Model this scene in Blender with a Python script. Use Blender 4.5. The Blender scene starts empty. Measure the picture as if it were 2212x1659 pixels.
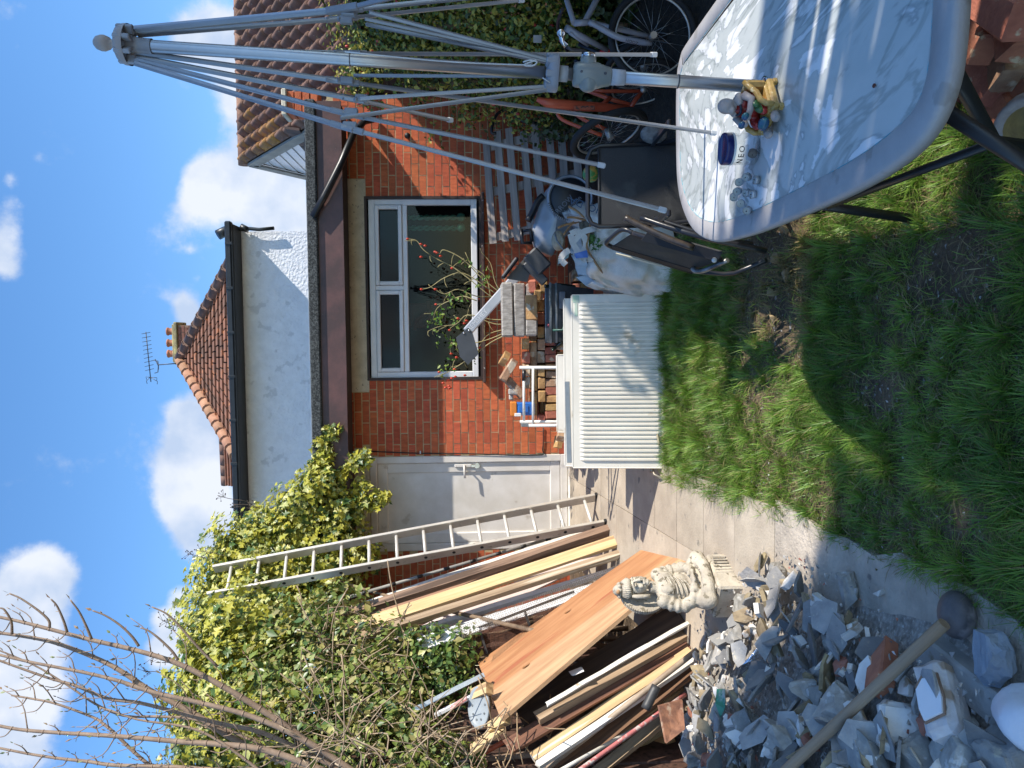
import bpy, bmesh, math, random
import numpy as np
from mathutils import Vector as V, Matrix, Quaternion, Euler, noise
random.seed(7)
rng = np.random.default_rng(7)
S = bpy.context.scene
COL = S.collection
R_ = math.radians
U = random.uniform

# ---------------------------------------------------------------- camera
F = 1702.0                                   # focal length in units of a 2212 wide frame
_th, _pi, _ro = R_(3.2), math.atan(76 / F), R_(.7)
FW = V((-math.sin(_th) * math.cos(_pi), math.cos(_th) * math.cos(_pi), -math.sin(_pi)))
_r0 = V((math.cos(_th), math.sin(_th), 0)); _u0 = _r0.cross(FW)
RT = _r0 * math.cos(_ro) - _u0 * math.sin(_ro)
UP = _u0 * math.cos(_ro) + _r0 * math.sin(_ro)
CAM = V((0, 0, 1.85))
cd = bpy.data.cameras.new('camera'); cam = bpy.data.objects.new('camera', cd); COL.objects.link(cam)
cd.sensor_fit = 'HORIZONTAL'; cd.sensor_width = 36; cd.lens = 36 * F / 2212
cd.clip_start = .05; cd.clip_end = 500
mx = Matrix.Identity(4)                      # the phone was held on its side: the picture's right is the place's down
for i in range(3):
    mx[i][0], mx[i][1], mx[i][2], mx[i][3] = -UP[i], RT[i], -FW[i], CAM[i]
cam.matrix_world = mx
S.camera = cam

# ---------------------------------------------------------------- light
SUN = V((1, -.44, .9)).normalized()
sd = bpy.data.lights.new('sun', 'SUN'); sd.energy = 5.0; sd.angle = R_(.55); sd.color = (1, .93, .82)
so = bpy.data.objects.new('sun', sd); COL.objects.link(so)
so.rotation_mode = 'QUATERNION'; so.rotation_quaternion = SUN.to_track_quat('Z', 'Y'); so.location = SUN * 30
W = bpy.data.worlds.new('World'); S.world = W; W.use_nodes = True
S.view_settings.view_transform = 'Standard'; S.view_settings.look = 'None'
S.view_settings.gamma = 1; S.view_settings.use_curve_mapping = False
S.view_settings.exposure = .42
S.render.engine = 'CYCLES'
S.cycles.max_bounces = 6; S.cycles.transparent_max_bounces = 12
S.cycles.use_denoising = True


def ray(X, Y):
    return FW + RT * ((829.5 - Y) / F) - UP * ((X - 1106) / F)


def A(X, Y, y):
    d = ray(X, Y); return CAM + d * (y / d.y)


def AZ(X, Y, z):
    d = ray(X, Y); return CAM + d * ((z - CAM.z) / d.z)


def zg(y, x=0.):
    return .167 * y - .42 if y > 3.5 else .1645 + .04 * (y - 3.5)


def G(X, Y, h=0.):
    d = ray(X, Y); lo, hi = .3, 40.
    for _ in range(50):
        m = (lo + hi) / 2; p = CAM + d * m
        if p.z - zg(p.y) - h > 0: lo = m
        else: hi = m
    return CAM + d * lo


# sky: physical sky with white cumulus laid out by direction
def world_nodes():
    nt = W.node_tree; n = nt.nodes; L = nt.links; n.clear()
    out = n.new('ShaderNodeOutputWorld'); bg = n.new('ShaderNodeBackground'); L.new(bg.outputs[0], out.inputs[0])
    sky = n.new('ShaderNodeTexSky'); sky.sky_type = 'NISHITA'; sky.sun_disc = False
    sky.sun_elevation = math.asin(SUN.z); sky.sun_rotation = math.atan2(SUN.x, SUN.y)
    sky.air_density = 1.0; sky.dust_density = .1; sky.ozone_density = 3.5
    bg.inputs['Strength'].default_value = .115
    tc = n.new('ShaderNodeTexCoord')
    nz = n.new('ShaderNodeTexNoise'); nz.inputs['Scale'].default_value = 6.5; nz.inputs['Detail'].default_value = 12
    nz.inputs['Roughness'].default_value = .62; L.new(tc.outputs['Generated'], nz.inputs['Vector'])
    nb = n.new('ShaderNodeTexNoise'); nb.inputs['Scale'].default_value = 3.2; nb.inputs['Detail'].default_value = 6
    L.new(tc.outputs['Generated'], nb.inputs['Vector'])

    def math_(op, a, b=None, clamp=False):
        m = n.new('ShaderNodeMath'); m.operation = op; m.use_clamp = clamp
        for i, q in enumerate((a, b)):
            if q is None: continue
            if isinstance(q, (int, float)): m.inputs[i].default_value = q
            else: L.new(q, m.inputs[i])
        return m.outputs[0]
    blobs = [(432, 440, 42, 1), (465, 345, 40, 1), (505, 425, 40, 1), (545, 315, 36, .9), (555, 400, 40, .9), (425, 390, 26, 1),
             (600, 460, 45, 1), (645, 490, 40, 1), (640, 400, 30, .8), (400, 60, 40, .8), (415, 110, 26, .7), (470, 30, 36, .8), (480, 105, 30, .7),
             (520, 160, 40, .9), (505, 235, 34, .8), (385, 180, 20, .4), (400, 655, 26, .9), (415, 690, 24, .9),
             (402, 900, 30, .85), (440, 930, 45, 1), (390, 1010, 40, 1), (440, 1020, 55, 1), (405, 1090, 45, 1), (455, 1100, 50, 1), (430, 1170, 42, 1),
             (390, 1280, 20, .8), (365, 1335, 30, .9), (345, 1410, 26, .8), (390, 1390, 40, .9), (330, 1330, 16, .5),
             (95, 1215, 40, .7), (62, 1270, 40, .85), (110, 1250, 34, .7), (50, 1340, 48, .9), (95, 1390, 40, .7), (35, 1440, 50, .85), (70, 1530, 46, .8), (20, 1620, 55, .85), (130, 1470, 26, .5),
             (18, 385, 18, .6), (25, 440, 22, .7), (12, 490, 26, .8), (8, 550, 28, .8), (20, 590, 20, .6), (85, 340, 14, .3), (95, 420, 16, .3), (25, 20, 20, .45), (38, 100, 14, .35), (340, 265, 9, .4), (410, 540, 10, .45), (428, 600, 9, .4), (360, 640, 8, .2)]
    tot = None
    for X, Y, r, a in blobs:
        d = ray(X, Y).normalized()
        vm = n.new('ShaderNodeVectorMath'); vm.operation = 'DISTANCE'
        L.new(tc.outputs['Generated'], vm.inputs[0]); vm.inputs[1].default_value = d
        q = math_('MULTIPLY', math_('POWER', math_('DIVIDE', vm.outputs['Value'], r * 1.25 / F), 2), -1)
        e = math_('MULTIPLY', math_('POWER', 2.718, q), a)
        tot = e if tot is None else math_('ADD', tot, e)
    # the sky behind the viewer goes on with the same kind of cloud
    sep = n.new('ShaderNodeSeparateXYZ'); L.new(tc.outputs['Generated'], sep.inputs[0])
    back = math_('MULTIPLY', math_('SUBTRACT', .55, sep.outputs['Y'], True), 1.0, True)
    gen = math_('MULTIPLY', math_('MULTIPLY', math_('SUBTRACT', nb.outputs[0], .5, True), 4.0), back)
    tot = math_('ADD', tot, gen)
    dens = math_('ADD', tot, math_('MULTIPLY', math_('SUBTRACT', nz.outputs[0], .5), 3.4))
    ramp = n.new('ShaderNodeMapRange'); ramp.interpolation_type = 'SMOOTHSTEP'
    ramp.inputs['From Min'].default_value = .30; ramp.inputs['From Max'].default_value = 1.02
    L.new(dens, ramp.inputs['Value'])
    wisp = math_('MULTIPLY', ramp.outputs[0], .96)
    n2 = n.new('ShaderNodeTexNoise'); n2.inputs['Scale'].default_value = 14; n2.inputs['Detail'].default_value = 8; L.new(tc.outputs['Generated'], n2.inputs['Vector'])
    cr = n.new('ShaderNodeValToRGB'); L.new(n2.outputs[0], cr.inputs[0])
    cr.color_ramp.elements[0].position = .36; cr.color_ramp.elements[0].color = (3.7, 4.5, 5.9, 1)
    cr.color_ramp.elements[1].position = .62; cr.color_ramp.elements[1].color = (5.9, 6.2, 6.8, 1)
    hs = n.new('ShaderNodeHueSaturation'); hs.inputs['Saturation'].default_value = 1.16; hs.inputs['Value'].default_value = 1.75
    L.new(sky.outputs[0], hs.inputs['Color'])
    mix = n.new('ShaderNodeMixRGB'); L.new(wisp, mix.inputs[0]); L.new(hs.outputs[0], mix.inputs[1]); L.new(cr.outputs[0], mix.inputs[2])
    L.new(mix.outputs[0], bg.inputs[0])


world_nodes()


# ---------------------------------------------------------------- materials
_mats = {}


def M(name, c1, c2=None, s=6., r=.7, b=.15, bs=60., metal=0., st=(1, 1, 1), rand=0., c3=None, s3=30., t3=.62, bd=.004, trans=0., spec=.5, lo=.38, hi=.64, detail=6.):
    if name in _mats: return _mats[name]
    m = bpy.data.materials.new(name); m.use_nodes = True; _mats[name] = m
    nt = m.node_tree; n = nt.nodes; L = nt.links
    p = n['Principled BSDF']; p.inputs['Roughness'].default_value = r; p.inputs['Metallic'].default_value = metal
    p.inputs['Specular IOR Level'].default_value = spec
    tc = n.new('ShaderNodeTexCoord'); mp = n.new('ShaderNodeMapping'); L.new(tc.outputs['Object'], mp.inputs[0])
    mp.inputs['Scale'].default_value = st
    oi = n.new('ShaderNodeObjectInfo')
    va = n.new('ShaderNodeVectorMath'); va.operation = 'ADD'
    vs = n.new('ShaderNodeVectorMath'); vs.operation = 'SCALE'; vs.inputs[0].default_value = (37, 19, 53); L.new(oi.outputs['Random'], vs.inputs['Scale'])
    L.new(mp.outputs[0], va.inputs[0]); L.new(vs.outputs[0], va.inputs[1])
    vec = va.outputs[0]
    c2 = c2 or tuple(x * .72 for x in c1)
    nz = n.new('ShaderNodeTexNoise'); nz.inputs['Scale'].default_value = s; nz.inputs['Detail'].default_value = detail; nz.inputs['Roughness'].default_value = .6
    L.new(vec, nz.inputs['Vector'])
    cr = n.new('ShaderNodeValToRGB'); e = cr.color_ramp.elements
    e[0].position = lo; e[0].color = (*c2, 1); e[1].position = hi; e[1].color = (*c1, 1)
    L.new(nz.outputs[0], cr.inputs[0]); col = cr.outputs[0]
    if c3:
        n3 = n.new('ShaderNodeTexNoise'); n3.inputs['Scale'].default_value = s3; n3.inputs['Detail'].default_value = 4
        L.new(vec, n3.inputs['Vector'])
        mr = n.new('ShaderNodeMapRange'); mr.inputs['From Min'].default_value = t3; mr.inputs['From Max'].default_value = t3 + .06
        L.new(n3.outputs[0], mr.inputs['Value'])
        mi = n.new('ShaderNodeMixRGB'); L.new(mr.outputs[0], mi.inputs[0]); L.new(col, mi.inputs[1]); mi.inputs[2].default_value = (*c3, 1); col = mi.outputs[0]
    if rand:
        hs = n.new('ShaderNodeHueSaturation')
        mr = n.new('ShaderNodeMapRange'); mr.inputs['To Min'].default_value = 1 - rand; mr.inputs['To Max'].default_value = 1 + rand
        L.new(oi.outputs['Random'], mr.inputs['Value']); L.new(mr.outputs[0], hs.inputs['Value'])
        wn = n.new('ShaderNodeTexWhiteNoise'); wn.noise_dimensions = '1D'; L.new(oi.outputs['Random'], wn.inputs['W'])
        mh = n.new('ShaderNodeMapRange'); mh.inputs['To Min'].default_value = .5 - rand * .03; mh.inputs['To Max'].default_value = .5 + rand * .03
        L.new(wn.outputs['Value'], mh.inputs['Value']); L.new(mh.outputs[0], hs.inputs['Hue'])
        L.new(col, hs.inputs['Color']); col = hs.outputs[0]
    L.new(col, p.inputs['Base Color'])
    if b:
        nb = n.new('ShaderNodeTexNoise'); nb.inputs['Scale'].default_value = bs; nb.inputs['Detail'].default_value = 5
        L.new(vec, nb.inputs['Vector'])
        bp = n.new('ShaderNodeBump'); bp.inputs['Strength'].default_value = min(1, b * 2); bp.inputs['Distance'].default_value = bd
        L.new(nb.outputs[0], bp.inputs['Height']); L.new(bp.outputs[0], p.inputs['Normal'])
    if trans:
        tr = n.new('ShaderNodeBsdfTranslucent'); L.new(col, tr.inputs[0])
        ms = n.new('ShaderNodeMixShader'); ms.inputs[0].default_value = trans
        L.new(p.outputs[0], ms.inputs[1]); L.new(tr.outputs[0], ms.inputs[2]); L.new(ms.outputs[0], n['Material Output'].inputs[0])
    return m


def wood(name, c1, c2, s=5., r=.75, b=.3, rand=.14, c3=None):          # grain along the piece's own x
    c3 = c3 or tuple(x * .55 for x in c2)
    return M(name, c1, c2, s=s, r=r, b=b, bs=30, st=(.35, 6, 6), rand=rand, c3=c3, s3=2.6, t3=.58, bd=.003)


def glassmat(name, tint=(.8, .9, .88), refl=.25, rough=.02):
    if name in _mats: return _mats[name]
    m = bpy.data.materials.new(name); m.use_nodes = True; _mats[name] = m
    nt = m.node_tree; n = nt.nodes; L = nt.links; n.remove(n['Principled BSDF'])
    t = n.new('ShaderNodeBsdfTransparent'); t.inputs[0].default_value = (*tint, 1)
    g = n.new('ShaderNodeBsdfGlossy'); g.inputs['Roughness'].default_value = rough
    lw = n.new('ShaderNodeLayerWeight'); pw = n.new('ShaderNodeMath'); pw.operation = 'POWER'; L.new(lw.outputs['Facing'], pw.inputs[0]); pw.inputs[1].default_value = 4.5
    ml = n.new('ShaderNodeMath'); ml.operation = 'MULTIPLY'; L.new(pw.outputs[0], ml.inputs[0]); ml.inputs[1].default_value = .8
    mm = n.new('ShaderNodeMath'); mm.operation = 'ADD'; mm.use_clamp = True; L.new(ml.outputs[0], mm.inputs[0]); mm.inputs[1].default_value = refl
    x = n.new('ShaderNodeMixShader'); L.new(mm.outputs[0], x.inputs[0]); L.new(t.outputs[0], x.inputs[1]); L.new(g.outputs[0], x.inputs[2])
    L.new(x.outputs[0], n['Material Output'].inputs[0])
    return m


# ---------------------------------------------------------------- mesh building
class MB:
    def __init__(s): s.v = []; s.f = []; s.m = []; s.s = []

    def add(s, vs, fs, m=0, sm=False):
        o = len(s.v); s.v += [V(p) for p in vs]; s.f += [tuple(i + o for i in f) for f in fs]
        s.m += [m] * len(fs); s.s += [sm] * len(fs); return s

    def box(s, c, d, R=None, m=0, ch=0., jit=0.):
        c = V(c); h = V(d) * .5; vs = []; fs = []
        if not ch:
            for x in (-1, 1):
                for y in (-1, 1):
                    for z in (-1, 1): vs.append(V((x * h.x, y * h.y, z * h.z)))
            fs = [(0, 1, 3, 2), (4, 6, 7, 5), (0, 4, 5, 1), (2, 3, 7, 6), (0, 2, 6, 4), (1, 5, 7, 3)]
        else:
            idx = {}
            for x in (-1, 1):
                for y in (-1, 1):
                    for z in (-1, 1):
                        for a in range(3):
                            sg = (x, y, z)
                            idx[(x, y, z, a)] = len(vs)
                            vs.append(V([sg[k] * (h[k] if k == a else h[k] - ch) for k in range(3)]))
            q = (-1, 1)

            def key(a, sa, b, sb, c_, sc, t):
                k = [0, 0, 0]; k[a] = sa; k[b] = sb; k[c_] = sc; return idx[(*k, t)]
            for a in range(3):
                b, c_ = (a + 1) % 3, (a + 2) % 3
                for sa in q:
                    fs.append(tuple(key(a, sa, b, i, c_, j, a) for i, j in ((-1, -1), (1, -1), (1, 1), (-1, 1))))
                    for sb in q:
                        fs.append((key(a, sa, b, sb, c_, -1, a), key(a, sa, b, sb, c_, 1, a), key(a, sa, b, sb, c_, 1, b), key(a, sa, b, sb, c_, -1, b)))
            for x in q:
                for y in q:
                    for z in q: fs.append(tuple(idx[(x, y, z, a)] for a in range(3)))
        if jit: vs = [v + V((U(-jit, jit), U(-jit, jit), U(-jit, jit))) for v in vs]
        if R is not None: vs = [R @ v for v in vs]
        return s.add([v + c for v in vs], fs, m)

    def bar(s, p0, p1, w, h, up=(0, 0, 1), m=0, ch=0.):
        p0, p1 = V(p0), V(p1); x = (p1 - p0); l = x.length; x.normalize()
        y = V(up).cross(x)
        if y.length < 1e-4: y = V((0, 1, 0)).cross(x)
        y.normalize(); z = x.cross(y)
        R = Matrix((x, y, z)).transposed()
        return s.box((p0 + p1) / 2, (l, w, h), R, m, ch)

    def tube(s, pts, r, n=8, m=0, cap=True, closed=False):
        pts = [V(p) for p in pts]; k = len(pts)
        rs = r if isinstance(r, (list, tuple)) else [r] * k
        vs = []; fs = []; nrm = None
        for i in range(k):
            if closed: t = pts[(i + 1) % k] - pts[i - 1]
            else: t = pts[min(i + 1, k - 1)] - pts[max(i - 1, 0)]
            t.normalize()
            if nrm is None:
                nrm = t.cross(V((0, 0, 1)))
                if nrm.length < .1: nrm = t.cross(V((1, 0, 0)))
            else: nrm = nrm - t * nrm.dot(t)
            nrm.normalize(); bn = t.cross(nrm)
            for j in range(n):
                a = 2 * math.pi * j / n
                vs.append(pts[i] + (nrm * math.cos(a) + bn * math.sin(a)) * rs[i])
        for i in range(k if closed else k - 1):
            for j in range(n):
                a, b = i * n, ((i + 1) % k) * n
                fs.append((a + j, a + (j + 1) % n, b + (j + 1) % n, b + j))
        s.add(vs, fs, m, True)
        if cap and not closed:
            o = len(s.v) - len(vs)
            s.f += [tuple(o + j for j in range(n))[::-1], tuple(o + (k - 1) * n + j for j in range(n))]; s.m += [m, m]; s.s += [False, False]
        return s

    def lathe(s, prof, n=20, T=None, m=0, sm=True, sweep=1.):
        vs = []; fs = []; k = len(prof); nn = n if sweep >= 1 else n + 1
        for r, z in prof:
            for j in range(nn):
                a = 2 * math.pi * j / n * sweep; vs.append(V((r * math.cos(a), r * math.sin(a), z)))
        for i in range(k - 1):
            for j in range(n):
                j2 = (j + 1) % nn
                fs.append((i * nn + j, i * nn + j2, (i + 1) * nn + j2, (i + 1) * nn + j))
        if T is not None: vs = [T @ v for v in vs]
        return s.add(vs, fs, m, sm)

    def cyl(s, p0, p1, r, n=14, m=0):
        return s.tube([p0, p1], r, n, m)

    def sphere(s, c, r, R=None, n=14, k=9, m=0):
        r = V(r) if hasattr(r, '__len__') else V((r, r, r)); c = V(c); vs = []; fs = []
        for i in range(k + 1):
            t = math.pi * i / k
            for j in range(n):
                a = 2 * math.pi * j / n
                v = V((r.x * math.sin(t) * math.cos(a), r.y * math.sin(t) * math.sin(a), r.z * math.cos(t)))
                vs.append((R @ v if R is not None else v) + c)
        for i in range(k):
            for j in range(n): fs.append((i * n + j, i * n + (j + 1) % n, (i + 1) * n + (j + 1) % n, (i + 1) * n + j))
        return s.add(vs, fs, m, True)

    def prism(s, poly, ext, m=0):
        poly = [V(p) for p in poly]; ext = V(ext); k = len(poly)
        fs = [tuple(range(k))[::-1], tuple(range(k, 2 * k))] + [(i, (i + 1) % k, k + (i + 1) % k, k + i) for i in range(k)]
        return s.add(poly + [p + ext for p in poly], fs, m)

    def hull(s, pts, m=0):
        bm = bmesh.new()
        for p in pts: bm.verts.new(p)
        g = bmesh.ops.convex_hull(bm, input=bm.verts)
        for v in [v for v in bm.verts if not v.link_faces]: bm.verts.remove(v)
        bmesh.ops.dissolve_limit(bm, angle_limit=.12, verts=bm.verts, edges=bm.edges)
        bm.verts.index_update()
        s.add([v.co.copy() for v in bm.verts], [tuple(v.index for v in f.verts) for f in bm.faces], m); bm.free(); return s

    def mesh(s, name, mats, loc=V((0, 0, 0)), fix=True):
        me = bpy.data.meshes.new(name); me.from_pydata([v - loc for v in s.v], [], s.f)
        for mt in (mats if isinstance(mats, (list, tuple)) else [mats]): me.materials.append(mt)
        me.polygons.foreach_set('material_index', s.m); me.polygons.foreach_set('use_smooth', s.s)
        if fix and len(s.f) < 6000:
            bm = bmesh.new(); bm.from_mesh(me); bmesh.ops.recalc_face_normals(bm, faces=bm.faces); bm.to_mesh(me); bm.free()
        me.update(); return me


def tag(o, label=None, cat=None, group=None, kind=None):
    if label: o['label'] = label
    if cat: o['category'] = cat
    if group: o['group'] = group
    if kind: o['kind'] = kind
    return o


def mkobj(name, me, parent=None, loc=None, mw=None):
    o = bpy.data.objects.new(name, me); COL.objects.link(o)
    if parent is not None: o.parent = parent
    if loc is not None: o.location = loc
    if mw is not None: o.matrix_local = mw
    return o


def thing(name, label, cat, loc=(0, 0, 0), group=None):
    o = bpy.data.objects.new(name, None); COL.objects.link(o); o.location = loc; o.empty_display_size = .1
    return tag(o, label, cat, group)


def root_loc(p):
    l = V((0, 0, 0))
    while p is not None: l = l + V(p.location); p = p.parent
    return l


def part(parent, name, mb, mats, label=None):                # vertices are given in world space
    o = mkobj(name, mb.mesh(name, mats, root_loc(parent)), parent)
    if label: o['label'] = label
    return o


def solo(name, mb, mats, label, cat, group=None):
    lo = V((min(v.x for v in mb.v), min(v.y for v in mb.v), min(v.z for v in mb.v)))
    hi = V((max(v.x for v in mb.v), max(v.y for v in mb.v), max(v.z for v in mb.v)))
    c = (lo + hi) / 2; c.z = lo.z
    return tag(mkobj(name, mb.mesh(name, mats, c), None, c), label, cat, group)


def struct(name, mb, mats, kind='structure'):
    return tag(mkobj(name, mb.mesh(name, mats)), kind=kind)


def frame(p0, p1, up=(0, 0, 1)):                              # x along p0->p1, z as close to up as can be
    p0, p1 = V(p0), V(p1); x = (p1 - p0).normalized(); y = V(up).cross(x)
    if y.length < 1e-3: y = V((0, 1, 0)).cross(x)
    y.normalize(); z = x.cross(y)
    T = Matrix((x, y, z)).transposed().to_4x4(); T.translation = p0
    return T


def plank(name, p0, p1, w, t, mat, label, cat='plank', up=(0, 0, 1), group=None, ch=.003, ragged=0., parent=None):
    p0, p1 = V(p0), V(p1); l = (p1 - p0).length
    mb = MB(); k = 8; warp = U(-.006, .006) * l + .002
    sec = [(-w / 2, -t / 2), (w / 2, -t / 2), (w / 2, t / 2), (-w / 2, t / 2)]
    vs = []
    for i in range(k + 1):
        x = l * i / k; bow = warp * math.sin(math.pi * i / k)
        j = U(-ragged, ragged)
        for a, b in sec: vs.append(V((x + (U(-ragged, ragged) * 3 if i in (0, k) else 0), a * (1 + j * 4) + U(-ragged, ragged), b + bow + U(-ragged, ragged) * .5)))
    fs = [(3, 2, 1, 0), tuple(4 * k + i for i in range(4))]
    for i in range(k):
        for j in range(4): fs.append((4 * i + j, 4 * i + (j + 1) % 4, 4 * i + 4 + (j + 1) % 4, 4 * i + 4 + j))
    mb.add(vs, fs)
    o = mkobj(name, mb.mesh(name, mat)); o.matrix_world = frame(p0, p1, up)
    return tag(o, label, cat, group)


def rod(name, p0, p1, r, mat, label, cat='pole', group=None, n=10, sag=0.):
    p0, p1 = V(p0), V(p1); l = (p1 - p0).length
    mb = MB().tube([(l * i / 6, 0, -sag * math.sin(math.pi * i / 6)) for i in range(7)], r, n)
    o = mkobj(name, mb.mesh(name, mat)); o.matrix_world = frame(p0, p1)
    return tag(o, label, cat, group)


def npmesh(name, verts, faces, mats, mi=None, smooth=False):
    me = bpy.data.meshes.new(name); nv, (nf, k) = len(verts), faces.shape
    me.vertices.add(nv); me.vertices.foreach_set('co', np.ascontiguousarray(verts, dtype=np.float32).ravel())
    me.loops.add(nf * k); me.loops.foreach_set('vertex_index', np.ascontiguousarray(faces, dtype=np.int32).ravel())
    me.polygons.add(nf); me.polygons.foreach_set('loop_start', np.arange(0, nf * k, k, dtype=np.int32))
    for m in (mats if isinstance(mats, (list, tuple)) else [mats]): me.materials.append(m)
    if mi is not None: me.polygons.foreach_set('material_index', np.ascontiguousarray(mi, dtype=np.int32))
    me.update(calc_edges=True); return me


LEAF4 = (np.array([(0, 0, 0), (.45, .30, .06), (.45, -.30, .06), (1, 0, -.05), (.42, 0, -.02)]), np.array([(0, 4, 1), (4, 3, 1), (0, 2, 4), (4, 2, 3)]))
IVY = (np.array([(0, 0, 0), (-.05, .45, .03), (.38, .28, .05), (.45, .55, .0), (.6, .2, .03), (1, 0, -.08), (.6, -.2, .03), (.45, -.55, 0), (.38, -.28, .05), (-.05, -.45, .03), (.3, 0, -.03)]),
       np.array([(10, 0, 1), (10, 1, 2), (10, 2, 3), (10, 3, 4), (10, 4, 5), (10, 5, 6), (10, 6, 7), (10, 7, 8), (10, 8, 9), (10, 9, 0)]))


def leafmesh(name, P, N, size, mats, mi, shape=LEAF4, droop=.5):
    """many leaves: centre points P, facing directions N"""
    n = len(P); N = N / (np.linalg.norm(N, axis=1, keepdims=True) + 1e-9)
    t = rng.normal(size=(n, 3)) + np.array([0, 0, -droop]); t -= N * np.sum(t * N, 1, keepdims=True); t /= np.linalg.norm(t, axis=1, keepdims=True) + 1e-9
    b = np.cross(N, t); tv, tf = shape; k = len(tv)
    vs = P[:, None, :] + size[:, None, None] * (tv[None, :, 0:1] * t[:, None] + tv[None, :, 1:2] * b[:, None] + tv[None, :, 2:3] * N[:, None])
    fs = tf[None] + (np.arange(n) * k)[:, None, None]
    return npmesh(name, vs.reshape(-1, 3), fs.reshape(-1, 3), mats, np.repeat(mi, len(tf)))


def blob_leaves(blobs, n, inner=.3):
    """points and outward directions on a set of ellipsoid clumps (centre, radius)"""
    C = np.array([list(b[0]) for b in blobs]); Rr = np.array([b[1] for b in blobs]); w = Rr ** 2; w = w / w.sum()
    i = rng.choice(len(blobs), n, p=w)
    d = rng.normal(size=(n, 3)); d /= np.linalg.norm(d, axis=1, keepdims=True)
    rad = Rr[i] * np.where(rng.random(n) < inner, rng.uniform(.3, .9, n), rng.uniform(.82, 1.15, n))
    ph = 7.1 * C[i]; rad = rad * (1 + .22 * np.sin(d[:, 0] * 5 + ph[:, 0]) * np.sin(d[:, 1] * 5 + ph[:, 1]) + .15 * np.sin(d[:, 2] * 9 + ph[:, 2]))
    return C[i] + d * rad[:, None], d + rng.normal(size=(n, 3)) * .55 + np.array([.25, -.25, .35]), i


def fuse(mb, voxel, it=4, fac=.5):
    """melt overlapping shapes into one continuous skin"""
    o = bpy.data.objects.new('tmp', mb.mesh('tmp', _mats.get('tmp') or M('tmp', (.5, .5, .5)))); COL.objects.link(o)
    a = o.modifiers.new('a', 'REMESH'); a.mode = 'VOXEL'; a.voxel_size = voxel; a.use_smooth_shade = True
    c = o.modifiers.new('c', 'SMOOTH'); c.iterations = it; c.factor = fac
    dg = bpy.context.evaluated_depsgraph_get(); dg.update()
    e = o.evaluated_get(dg); me = e.to_mesh()
    r = MB(); r.add([v.co.copy() for v in me.vertices], [tuple(p.vertices) for p in me.polygons], 0, True)
    e.to_mesh_clear(); bpy.data.objects.remove(o); return r


def text3d(parent, name, s, loc, xdir, zdir, size, mat):
    """flat lettering as a mesh: xdir the reading direction, zdir up the letters"""
    cu = bpy.data.curves.new('t', 'FONT'); cu.body = s; cu.size = size; cu.extrude = .0006; cu.align_x = 'CENTER'; cu.align_y = 'CENTER'; cu.resolution_u = 2
    o = bpy.data.objects.new('t', cu); COL.objects.link(o)
    dg = bpy.context.evaluated_depsgraph_get(); dg.update(); me = bpy.data.meshes.new_from_object(o.evaluated_get(dg)); bpy.data.objects.remove(o)
    me.materials.clear(); me.materials.append(mat)
    x = V(xdir).normalized(); y = V(zdir); y = (y - x * y.dot(x)).normalized(); z = x.cross(y)
    T = Matrix((x, y, z)).transposed().to_4x4(); T.translation = V(loc) - root_loc(parent)
    me.transform(T); return mkobj(name, me, parent)


def spline(pts, k=6):
    """Catmull-Rom through the points"""
    p = [V(q) for q in pts]; p = [p[0] * 2 - p[1]] + p + [p[-1] * 2 - p[-2]]; o = []
    for i in range(1, len(p) - 2):
        for j in range(k):
            t = j / k; a, b, c, d = p[i - 1:i + 3]
            o.append(.5 * ((2 * b) + (c - a) * t + (2 * a - 5 * b + 4 * c - d) * t * t + (3 * b - a - 3 * c + d) * t ** 3))
    return o + [p[-2]]
# ================================================================ ground
def ground():
    xs = sorted(set([-90, -40, -15, -8] + [round(-4 + .16 * i, 3) for i in range(51)] + [6, 8, 15, 40, 90]))
    ys = sorted(set([-90, -30, -8, 0] + [round(1.2 + .16 * i, 3) for i in range(43)] + [8.02, 9, 14, 40, 120]))
    mb = MB(); nx = len(xs)
    for y in ys:
        for x in xs:
            z = zg(min(max(y, 0), 8))
            if -4 <= x <= 4 and 1 <= y < 7.9:
                z += .022 * noise.noise(V((x * 1.7, y * 1.7, 0))) + .012 * noise.noise(V((x * 5, y * 5, 3)))
                if -2.3 < x < -.8: z -= .03
            mb.v.append(V((x, y, z)))
    for j in range(len(ys) - 1):
        for i in range(nx - 1):
            mb.f.append((j * nx + i, j * nx + i + 1, (j + 1) * nx + i + 1, (j + 1) * nx + i)); mb.m.append(0); mb.s.append(True)
    struct('ground', mb, M('soil', (.16, .11, .065), (.075, .052, .032), s=5, r=.95, b=.5, bs=45, bd=.02, c3=(.33, .31, .28), s3=38, t3=.63))


ground()
GY = [gr_.y for gr_ in (G(X, 1080) for X in (1681, 1594, 1526, 1467.8, 1419, 1375.4, 1336.5, 1302.5, 1271.7, 1245))]


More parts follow.
